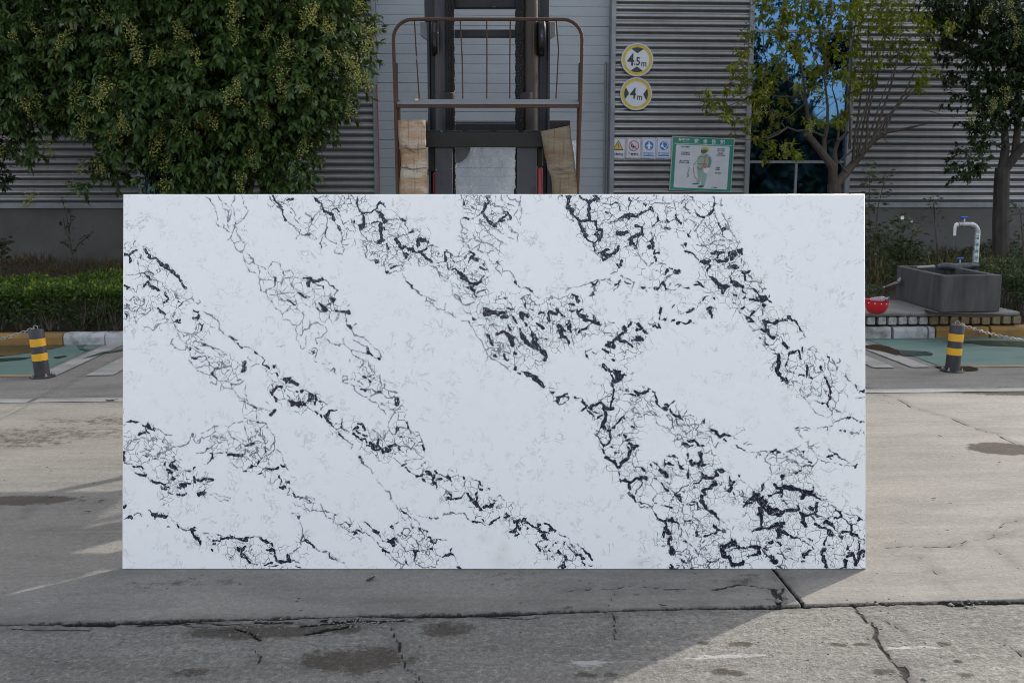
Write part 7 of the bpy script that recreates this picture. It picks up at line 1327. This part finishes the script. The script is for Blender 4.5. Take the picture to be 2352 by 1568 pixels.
def broadleaf_tree(name, label, base, trunk_w, limbs, blobs, density, nl, twig, ll, width, mat, bark, berries, singles, extra=None, droop=.5, group=None):
    t = thing(name, label, "tree", base, (0, 0, 0), group)
    B = Vector(base)
    tr = MB(); 
    for pts, r0, r1 in limbs:
        pts = [Vector(p) - B for p in pts]; n = len(pts)
        tr.tube(pts, [r0 + (r1 - r0) * i / (n - 1) for i in range(n)], 9 if r0 > .03 else 5)
    tr.build("trunk", bark, t, True)
    P, O = blob_points(blobs, density)
    if extra is not None: P = np.concatenate([P, extra[0]]); O = np.concatenate([O, extra[1]])
    b, d, n, l = sprigs(P, O, nl, twig, ll, .6, droop)
    rnd = RNG.random(len(b)) * .8 + .2 * np.repeat(RNG.random(len(P)), nl)
    px, py, dd = proj(b)
    vis = (px > 0) & (px < 2352) & (py > 0) & (py < 450)
    # the leaves nearest the viewer are single parts
    score = np.where(vis, dd - 6 * l + RNG.random(len(b)) * .25, 99)
    pick = np.argsort(score)[:singles]
    keep = np.ones(len(b), bool); keep[pick] = False
    bl = b - np.array(B)
    f = leaves("foliage", bl[keep], d[keep], n[keep], l[keep], width, mat, t, rnd[keep]); f['kind'] = "stuff"
    for i in pick: place_leaf(leaf_object(t, mat), bl[i], d[i], n[i], l[i])
    for x, y, s in berries:
        if random.random() < .2: continue
        m = (np.abs(px - x) < 16) & (np.abs(py - y) < 16)
        if not m.any(): m = (np.abs(px - x) < 40) & (np.abs(py - y) < 40)
        if not m.any(): continue
        dz = float(np.percentile(dd[m], 4)) - .10
        for k in range(1 + (random.random() < .55)):
            berry_cluster(t, at_depth(x + random.uniform(-12, 12), y + random.uniform(-14, 10), dz + random.uniform(-.1, .15)) - B, s * random.uniform(.8, 1.25))
    return t

# large privet hiding the left part of the facade
pb_ = to_world(*[cam_pt(468, 560, 13.3)[0], 13.3, 0.22])
L13 = 13.2
blobs = [(430, 30, 340, 190, 13.5, 1.5), (150, 110, 240, 165, 13.7, 1.3), (560, 190, 205, 165, 13.1, 1.3), (725, 105, 128, 140, 13.0, 1.0), (690, 215, 110, 100, 12.9, .9), (370, 250, 165, 115, 13.1, 1.1), (540, 335, 150, 90, 13.0, .85), (672, 380, 45, 55, 12.9, .35), (435, 395, 95, 55, 13.0, .55), (110, 205, 130, 85, 13.4, .8), (262, 350, 36, 60, 13.2, .22), (60, 335, 26, 45, 13.1, .15), (200, 415, 22, 20, 13.1, .12), (440, -180, 480, 200, 13.6, 2.2), (300, -420, 420, 200, 13.6, 2.0), (560, -60, 250, 120, 12.6, 1.0)]  # masses centred above the view are added crown that shades bed and wall
limbs = [([pb_, at_depth(470, 470, 13.3), at_depth(465, 380, 13.35)], .13, .11), (limb([(465, 385), (400, 300), (330, 180), (280, 60)], 13.4, .4), .08, .03), (limb([(465, 385), (480, 250), (470, 80), (480, -120)], 13.4), .09, .03), (limb([(468, 380), (560, 290), (640, 200), (720, 100)], 13.4, -.2), .075, .025), (limb([(400, 300), (300, 280), (180, 260), (90, 280)], 13.4), .05, .015), (limb([(560, 290), (640, 310), (690, 370)], 13.2), .035, .01), (limb([(330, 180), (220, 120), (120, 80)], 13.6), .045, .012), (limb([(480, 250), (560, 120), (620, 0)], 13.5), .045, .015)]
BS = "172,35 94,94 156,94 140,106 16,105 312,39 234,12 402,55 410,90 250,109 370,109 441,117 503,74 304,105 137,133 238,187 51,222 86,203 179,218 219,207 250,234 195,289 210,280 133,281 250,328 98,320 312,269 281,300 398,265 488,269 495,285 359,320 378,339 449,296 530,215 573,203 624,218 620,168 714,218 679,164 659,43 612,39 604,90 671,90 788,109 819,129 835,176 764,47 819,43 866,66 803,211 815,261 768,285 706,312 573,347 456,363 550,386 394,417 242,410 277,390 23,390 172,413 90,429 546,16 503,35 608,8 803,8 718,8 12,363 604,289 733,261 700,70 640,110 590,140 760,150 790,80 660,200 540,60 580,70 730,30 750,90 840,100 690,130 640,150 560,250 640,60 700,20 780,140 810,160 830,60"
ber = [(float(a), float(b), 1.0) for a, b in (q.split(",") for q in BS.split())]
big_tree = broadleaf_tree("privet_tree", "big bushy privet tree with clusters of yellow-green berries, left of the white door", pb_, .13, limbs, blobs, 58, 10, .17, .100, .44, M_LEAF1, M_BARKD, ber, 260, None, .55, "evergreen trees along the factory")
# dark tree at the very left edge
lb = to_world(cam_pt(-70, 560, 14.6)[0], 14.6, .26)
broadleaf_tree("privet_tree", "very dark tree crown filling the photo's left margin behind the berry-laden tree", lb, .12, [([lb, at_depth(-70, 430, 14.6), at_depth(-60, 250, 14.6), at_depth(-50, 60, 14.6)], .12, .05)],
               [(-70, 130, 150, 150, 14.8, 1.2), (-80, 280, 130, 120, 14.6, 1.0), (-20, 420, 40, 30, 14.4, .3), (-260, 0, 260, 300, 15.6, 2.2), (60, -260, 330, 200, 15.8, 2.2)], 48, 10, .15, .095, .44, M_LEAF3, M_BARKD, [(14, 40, 1), (12, 385, .9)], 20, None, .5, "evergreen trees along the factory")  # last two crown masses lie out of view, added to shade the wall

# sparse yellowish tree right of the notice board
T4 = lambda s: [(1550.4 + .3408 * float(a), .3408 * float(b)) for a, b in (q.split(",") for q in s.split())]
DA = 17.0
ab = to_world(cam_pt(1921, 600, DA)[0], DA, .28)
A = lambda s, off, r0, r1: (limb(T4(s), DA, off), r0, r1)
limbsA = [([ab, at_depth(1921, 470, DA), at_depth(1915, 422, DA)], .135, .115), A("1070,1240 1062,1120 1010,1050 930,960 890,900", -.4, .08, .05), A("1078,1150 1080,1020 1100,950 1165,890", .3, .045, .025), A("890,900 908,860 890,720 870,600 850,450 830,300", -.6, .04, .012), A("1010,1050 1005,940 1030,860 1030,720 1010,540 1020,350", .2, .042, .01), A("1000,915 900,880 820,882 760,860 700,900 620,940", -.7, .03, .008), A("1100,950 1110,820 1090,700 1060,600 1070,420", .3, .022, .007),
          A("1080,1250 1140,1180 1210,1090 1290,1000 1360,930 1430,892 1540,872 1700,835", .5, .085, .012), A("1205,1085 1205,1000 1215,900 1240,780 1260,600 1290,400 1310,150", -.3, .03, .008), A("1290,1000 1300,800 1340,600 1400,400 1430,150", .2, .026, .007), A("1330,950 1390,780 1450,600 1500,400 1530,150", -.4, .026, .007), A("1400,905 1480,740 1560,600 1640,440 1700,250", .4, .022, .006), A("1240,1040 1270,850 1310,640 1330,450 1320,250", .5, .022, .006), A("1300,990 1420,800 1600,620 1720,530 1850,545", -.3, .022, .005), A("1180,1000 1180,880 1172,700 1190,500 1200,300 1230,50", .3, .026, .008), A("1250,1040 1330,850 1400,650 1470,480 1600,300", .2, .018, .005), A("1360,930 1450,760 1530,660 1680,520", .6, .016, .005), A("1230,1060 1235,880 1290,700 1300,520 1380,300", -.5, .018, .005), A("1160,1160 1100,1090 1190,1020 1215,1000", .1, .018, .01),
          A("870,610 760,540 640,500 560,360 540,345", -.3, .02, .005), A("865,660 700,650 560,625 400,700 230,760", -.6, .018, .004), A("880,700 760,800 640,740 520,560 400,480", -.2, .016, .004), A("760,862 620,930 490,945 330,920", -.6, .014, .003), A("640,500 600,350 590,160 580,60", 0, .012, .004), A("850,450 760,300 700,150 760,40", -.2, .014, .004), A("1010,540 940,380 880,180 860,60", .2, .014, .004), A("1025,660 980,680 900,670", 0, .008, .004), A("1060,650 1020,680 960,740", 0, .008, .003), A("1500,490 1640,430 1900,545", .2, .012, .003), A("1430,900 1410,940 1460,975", 0, .01, .004), A("1600,720 1900,800", .2, .010, .003), A("490,600 440,640 300,690", -.3, .008, .003), A("540,1060 500,1050 470,1010", -.3, .006, .002)]
CL = "220,680,60 290,690,60 330,780,45 430,850,55 420,480,75 480,560,55 460,350,45 490,240,40 600,60,40 580,120,35 760,50,60 860,80,70 700,170,50 940,60,55 960,240,55 650,250,45 560,480,50 600,620,55 560,700,60 540,800,50 700,800,60 600,930,60 730,1020,60 620,1040,40 800,1040,30 940,830,50 1130,800,50 1120,850,40 930,600,50 900,500,60 1010,470,50 1090,530,50 840,400,50 980,300,60 1060,230,70 1100,40,60 1200,50,80 1300,30,90 1400,80,90 1500,60,90 1250,120,80 1350,170,80 1450,140,70 1550,150,70 1650,120,50 1200,250,60 1230,350,50 1100,380,50 1000,380,50 760,350,60 680,420,50 640,560,50 720,280,50 1200,480,60 1220,580,40 1180,640,40 1540,280,40 1340,560,30 1720,490,40 1650,530,40 1650,580,30 1740,300,40 1600,320,40 1850,200,50 1800,120,60 1700,200,50 1420,250,50 1480,330,45 1380,300,40 1560,400,40 1450,420,35 1350,420,35 1680,380,40 1250,450,40 1900,300,45 820,300,50 870,200,50 780,120,50 1020,120,60 1150,150,60 690,500,40 820,600,35 760,700,35 380,600,40 500,680,40"
P, O = [], []
for q in CL.split():
    x, y, r = map(float, q.split(","))
    d0 = DA + random.uniform(-1.0, .8)
    for k in range(int(3 + r / 6)):
        a = random.uniform(0, 6.28); rr2 = r * math.sqrt(random.random())
        P.append(at_depth(1550.4 + .3408 * (x + rr2 * math.cos(a)), .3408 * (y + rr2 * math.sin(a)), d0 + random.uniform(-.25, .25))); O.append((random.gauss(0, 1), random.gauss(-.3, .8), random.gauss(.4, .6)))
broadleaf_tree("privet_tree", "thin-crowned yellow-green tree with bare upswept branches in front of the blue glass", ab, .13, limbsA, [(1900, -90, 260, 90, 17, 1.4)], 20, 6, .10, .10, .40, M_LEAF2, M_BARK,
               [(1550 + .34 * a, .34 * b, .8) for a, b in ((680, 780), (610, 920), (730, 1010), (930, 830), (600, 610), (960, 800), (1130, 830), (580, 720), (1000, 590), (660, 120), (780, 50))], 150, (np.array([tuple(p) for p in P]), np.array(O)), .65, "evergreen trees along the factory")

# dark tree at the right edge
DBt = 17.3
bb = to_world(cam_pt(2299, 612, DBt)[0], DBt, .28)
B4 = lambda s, off, r0, r1: (limb(T4(s), DBt, off), r0, r1)
limbsB = [([bb, at_depth(2298, 500, DBt), at_depth(2300, 425, DBt), at_depth(2302, 385, DBt)], .145, .12), B4("2205,1140 2228,1000 2218,850 2180,700 2150,480", .2, .08, .03), B4("2210,1150 2290,1060 2350,985 2420,900 2460,700", -.2, .09, .04), B4("2290,1060 2310,880 2315,700 2335,450 2330,200", .2, .07, .03), B4("2218,900 2140,860 2060,840 2000,900", -.3, .02, .006), B4("2160,550 2050,420 1900,300 1780,200", 0, .03, .008), B4("2150,480 2100,250 2000,80", 0, .03, .01), B4("2200,1000 2130,960 2010,1060 1900,1140", -.4, .014, .004)]
blobsB = [(1550.4 + .3408 * x, .3408 * y, .3408 * r, .3408 * r, DBt + dz, rd) for x, y, r, dz, rd in ((2150, 200, 200, 0, 1.2), (2220, 420, 180, 0, 1.0), (2000, 90, 160, .2, 1.0), (1850, 60, 130, 0, .8), (1760, 30, 100, 0, .6), (2340, 250, 200, 0, 1.2), (2080, 640, 120, -.2, .7), (2060, 780, 100, -.2, .5), (2030, 900, 60, -.2, .35), (1985, 1060, 75, -.3, .35), (1905, 1130, 75, -.3, .3), (2130, 985, 35, -.2, .2), (1910, 420, 95, .2, .5), (2310, 620, 110, 0, .6), (2340, 790, 55, 0, .4), (1790, 230, 80, 0, .4), (2200, 700, 110, 0, .6), (2480, 300, 200, 0, 1.2), (1840, 640, 40, 0, .2))]
broadleaf_tree("privet_tree", "dark leafy tree with a forked trunk behind the water standpipe", bb, .14, limbsB, blobsB, 34, 9, .13, .10, .44, M_LEAF3, M_BARKD, [(1550 + .34 * a, .34 * b, .9) for a, b in ((2170, 600), (2250, 640), (2150, 680), (2300, 240), (2050, 50), (2280, 60), (2190, 570), (2000, 760), (2100, 80))], 120, None, .55, "evergreen trees along the factory")

# ---------------------------------------------------------------- hedges
def hedge(label, x0, x1, y0, y1, z0, zf, zb, n, twigs, mat=None):
    t = thing("hedge", label, "hedge", ((x0 + x1) / 2, y0, z0), (0, 0, 0), "clipped hedges along the kerb")
    B = np.array([(x0 + x1) / 2, y0, z0]); w = x1 - x0
    nt_ = int(n * .52)
    X = x0 + w * RNG.random(n); top = np.arange(n) < nt_
    v = RNG.random(n); bump = .045 * vnoise(X * 3, v * 3, 61) + .03 * vnoise(X * 9, v * 9, 62)
    Y = np.where(top, y0 + (y1 - y0) * v, y0 + .02 + .20 * RNG.random(n) ** 1.5 + .06 * vnoise(X * 4, v * 5, 63))
    zt = zf + (zb - zf) * (Y - y0) / (y1 - y0) + bump
    Z = np.where(top, zt - .10 * RNG.random(n) ** 2, z0 + .03 + (zt - z0 - .04) * (1 - (1 - v) ** .8 if False else v ** .75))
    keep = top | (RNG.random(n) < .16 + 1.0 * ((Z - z0) / (zt - z0)) ** 1.3)
    P = np.stack([X, Y, Z], -1)[keep]; tp = top[keep]; k = len(P)
    d = RNG.normal(size=(k, 3)); d[:, 2] += np.where(tp, .9, .25); d[:, 1] -= np.where(tp, .1, .6)
    nr = RNG.normal(size=(k, 3)) * .6 + np.where(tp[:, None], [0, -.2, 1], [0, -.8, .6])
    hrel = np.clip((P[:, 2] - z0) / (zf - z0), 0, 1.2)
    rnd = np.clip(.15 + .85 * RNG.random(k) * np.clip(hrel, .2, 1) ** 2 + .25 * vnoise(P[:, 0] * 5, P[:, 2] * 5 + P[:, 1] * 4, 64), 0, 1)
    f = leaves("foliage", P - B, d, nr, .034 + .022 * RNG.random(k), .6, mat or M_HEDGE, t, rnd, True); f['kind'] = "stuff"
    m = MB()
    for i in range(twigs):
        x = random.uniform(x0, x1); y = y0 + random.uniform(.02, .35); q = Vector((x, y, z0)) - Vector(B)
        for j in range(random.randint(2, 4)):
            e = q + Vector((random.uniform(-.14, .14), random.uniform(-.06, .08), random.uniform(.16, .42)))
            m.tube([q, q.lerp(e, .5) + Vector((random.uniform(-.03, .03), 0, .02)), e], [.007, .005, .0025], 4, False)
    s = m.build("branches", M_TWIG, t); s['kind'] = "stuff"
    return t
hL = on_ground(283, 755, .12)
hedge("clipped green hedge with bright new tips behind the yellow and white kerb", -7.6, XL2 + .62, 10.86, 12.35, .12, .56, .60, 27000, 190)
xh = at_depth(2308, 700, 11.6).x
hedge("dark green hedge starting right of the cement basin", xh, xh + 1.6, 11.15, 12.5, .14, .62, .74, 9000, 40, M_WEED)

# ---------------------------------------------------------------- undergrowth and dry grass
def tufts(name, n, region, hmin, hmax, mat, wide=.10, lean=.5):
    x0, x1, y0, y1 = region
    X = x0 + (x1 - x0) * RNG.random(n); Y = y0 + (y1 - y0) * RNG.random(n)
    cl = vnoise(X * 1.3, Y * 1.3, 71); k = cl + RNG.random(n) * .9 > .15; X, Y, cl = X[k], Y[k], cl[k]
    Z = 0.09 + 0.20 * np.clip((Y - 11.2) / 2.0, 0, 1)
    hgt = (hmin + (hmax - hmin) * RNG.random(len(X)) ** 1.4) * (.8 + .5 * cl)
    d = RNG.normal(size=(len(X), 3)) * lean; d[:, 2] = 1
    nr = RNG.normal(size=(len(X), 3)) + np.array([0, -1, 0])
    o = leaves(name, np.stack([X, Y, Z], -1), d, nr, hgt, wide, mat, None, None, True); o['kind'] = "stuff"
    return o
tufts("dry_grass", 9000, (-8.5, XL2 + .7, 12.2, 18.9), .10, .30, M_DRY, .06, .6)
tufts("dry_grass", 16000, (XL1 + .8, 10.5, 12.2, 18.9), .12, .42, M_DRY, .06, .6)
def weeds(n, region, hmax, ll):
    x0, x1, y0, y1 = region
    X = x0 + (x1 - x0) * RNG.random(n); Y = y0 + (y1 - y0) * RNG.random(n)
    top = hmax * np.clip(.55 + .9 * vnoise(X * .9, Y * .9, 81), .12, 1.3)
    P = np.stack([X, Y, .29 + top * RNG.random(n) ** .8], -1)
    d = RNG.normal(size=(n, 3)); d[:, 2] += .1; nr = RNG.normal(size=(n, 3)) * .5 + np.array([0, -.4, 1])
    o = leaves("undergrowth", P, d, nr, ll * (.6 + .8 * RNG.random(n)), .55, M_WEED, None, None, True); o['kind'] = "stuff"; return o
weeds(24000, (XL1 + .85, 10.5, 13.4, 18.9), .56, .065)
weeds(900, (-8, XL2 + .7, 13, 18.8), .18, .05)
weeds(500, (at_depth(2000, 690, 12.3).x, at_depth(2062, 690, 12.3).x, 12.3, 13.2), .12, .04)

def stem_plant(name, label, base, stems, nleaf, ll, mat, width=.5, flowers=(), group=None, spread=.05, bark=None):
    t = thing(name, label, "plant", base, (0, 0, 0), group); B = Vector(base)
    m = MB(); Pl, Dl = [], []
    for pts, r0 in stems:
        pts = [p - B for p in pts]; n = len(pts)
        m.tube(pts, [r0 * (1 - .7 * i / (n - 1)) for i in range(n)], 5)
        for k in range(nleaf):
            u = random.random() ** .8 * (n - 1); i = min(int(u), n - 2); q = pts[i].lerp(pts[i + 1], u - i)
            a = random.uniform(0, 6.28); dd = Vector((math.cos(a), math.sin(a), random.uniform(-.4, .5)))
            Pl.append(tuple(q + dd * random.random() * spread)); Dl.append(tuple(dd))
    m.build("stem", bark or M_TWIG, t, True)
    Pl, Dl = np.array(Pl), np.array(Dl); N_ = len(Pl)
    f = leaves("leaves", Pl, Dl, RNG.normal(size=(N_, 3)) * .4 + np.array([0, -.4, 1]), ll * (.6 + .7 * RNG.random(N_)), width, mat, t); f['kind'] = "stuff"
    for fx, fy, fd, s in flowers:
        c = at_depth(fx, fy, fd) - B; fm = MB()
        for k in range(7):
            a = k * .9; q = [(.0, 0, 0), (.5, .42, .22), (1, .25, .35), (1.05, -.2, .36), (.5, -.42, .22)]
            fm.add([(c.x + s * (x * math.cos(a) - y * math.sin(a)), c.y - s * z, c.z + s * (x * math.sin(a) + y * math.cos(a))) for x, y, z in q], [(0, 1, 2, 3, 4)])
        fm.build("flower", M_PETAL, t)
    return t
def stems_px(lst, d, r): return [([at_depth(x, y, d + random.uniform(-.12, .12)) for x, y in pts], r) for pts in lst]
gb = lambda px, d: to_world(cam_pt(px, 600, d)[0], d, .27)
stem_plant("climbing_weed", "tall leafy weed standing right beside the slab's upper right corner", gb(1998, 15.2), stems_px([[(1998, 640), (2000, 560), (1996, 480), (1998, 400), (2004, 375)], [(2000, 640), (2010, 540), (2018, 470), (2030, 420), (2040, 395)], [(1996, 640), (1990, 560), (1984, 500), (1978, 455)], [(2002, 640), (2022, 560), (2030, 520)]], 15.2, .012), 75, .085, M_WEED, .5, (), None, .09)
stem_plant("rose_bush", "leafy rose bush with pale flowers between the slab and the water basin", gb(2078, 13.6), stems_px([[(2078, 640), (2076, 570), (2070, 520), (2066, 500)], [(2080, 640), (2090, 580), (2098, 530), (2094, 505)], [(2074, 640), (2056, 590), (2048, 540)], [(2082, 640), (2104, 600), (2112, 560)], [(2076, 640), (2064, 600), (2062, 560)], [(2080, 640), (2080, 590), (2084, 540)]], 13.6, .010), 110, .07, M_WEED, .6, ((2072, 500, 13.45, .026), (2094, 508, 13.5, .016)), None, .14)
stem_plant("tall_weed", "single thin weed with small leaves rising behind the standpipe against the wall", gb(2154, 15.5), stems_px([[(2152, 615), (2152, 560), (2147, 505), (2145, 470), (2143, 452)]], 15.5, .014), 90, .055, M_LEAF3, .5, (), "thin weeds against the factory plinth", .11)
stem_plant("tall_weed", "thin dark branching weed against the grey plinth above the left hedge", gb(168, 17.6), stems_px([[(170, 640), (167, 590), (160, 545), (154, 500), (146, 470), (140, 455)], [(163, 560), (150, 530), (145, 500)], [(168, 585), (180, 560), (196, 548), (214, 530)], [(165, 575), (148, 560), (140, 555)], [(158, 530), (163, 505), (160, 480)]], 17.6, .014), 14, .07, M_LEAF3, .55, (), "thin weeds against the factory plinth", .05)
stem_plant("tall_weed", "dark shoots of a bush cut off by the photo's right border above the hedge", gb(2350, 13.5), stems_px([[(2352, 640), (2350, 560), (2345, 500), (2340, 470)], [(2358, 640), (2362, 560), (2366, 480)]], 13.5, .012), 60, .075, M_LEAF3, .5, (), "thin weeds against the factory plinth", .12)
stem_plant("leafy_shrub", "small pale-leaved shrub at the left border above the hedge", gb(2, 15.0), stems_px([[(0, 640), (2, 590), (8, 560), (14, 545)], [(-4, 640), (-8, 580), (-10, 550)]], 15.0, .012), 30, .10, M_WEED, .55, (), None, .08)
stem_plant("low_weed", "low round-leaved weed at the foot of the hedge behind the white kerb", on_ground(196, 757, .13) + Vector((0, .06, 0)), [([on_ground(x, 757, .13) + Vector((0, .05, 0)), on_ground(x, 757, .13) + Vector((dx, .02, h))], .004) for x, dx, h in ((188, -.04, .07), (196, .0, .10), (203, .04, .08), (208, .05, .06), (178, -.02, .09))], 9, .055, M_WEED, .75, (), None, .04)

# trees across the yard behind the viewer, mirrored in the glass
n = 22000
X = np.where(RNG.random(n) < .6, 6 + 28 * RNG.random(n), -60 + 120 * RNG.random(n)); topz = 7.2 + 2.2 * vnoise(X / 4.5, X * 0, 91) + 1.3 * vnoise(X / 1.5, X * 0, 92)
Pf = np.stack([X, -34 + 3 * RNG.random(n), .2 + topz * RNG.random(n) ** .85], -1)
ft = leaves("far_trees", Pf, RNG.normal(size=(n, 3)), RNG.normal(size=(n, 3)) + np.array([0, .6, .6]), .5 + .45 * RNG.random(n), .75, M_FAR, None, None, True); ft['kind'] = "stuff"

# lettering becomes plain meshes
bpy.context.view_layer.update()
dg = bpy.context.evaluated_depsgraph_get()
for o in [o for o in COL.objects if o.type == 'FONT']:
    me = bpy.data.meshes.new_from_object(o.evaluated_get(dg), preserve_all_data_layers=False, depsgraph=dg)
    n = bpy.data.objects.new(o.name.split('.')[0], me); n.parent = o.parent
    n.location, n.rotation_euler, n.scale = o.location.copy(), o.rotation_euler.copy(), o.scale.copy()
    COL.objects.link(n); bpy.data.objects.remove(o)
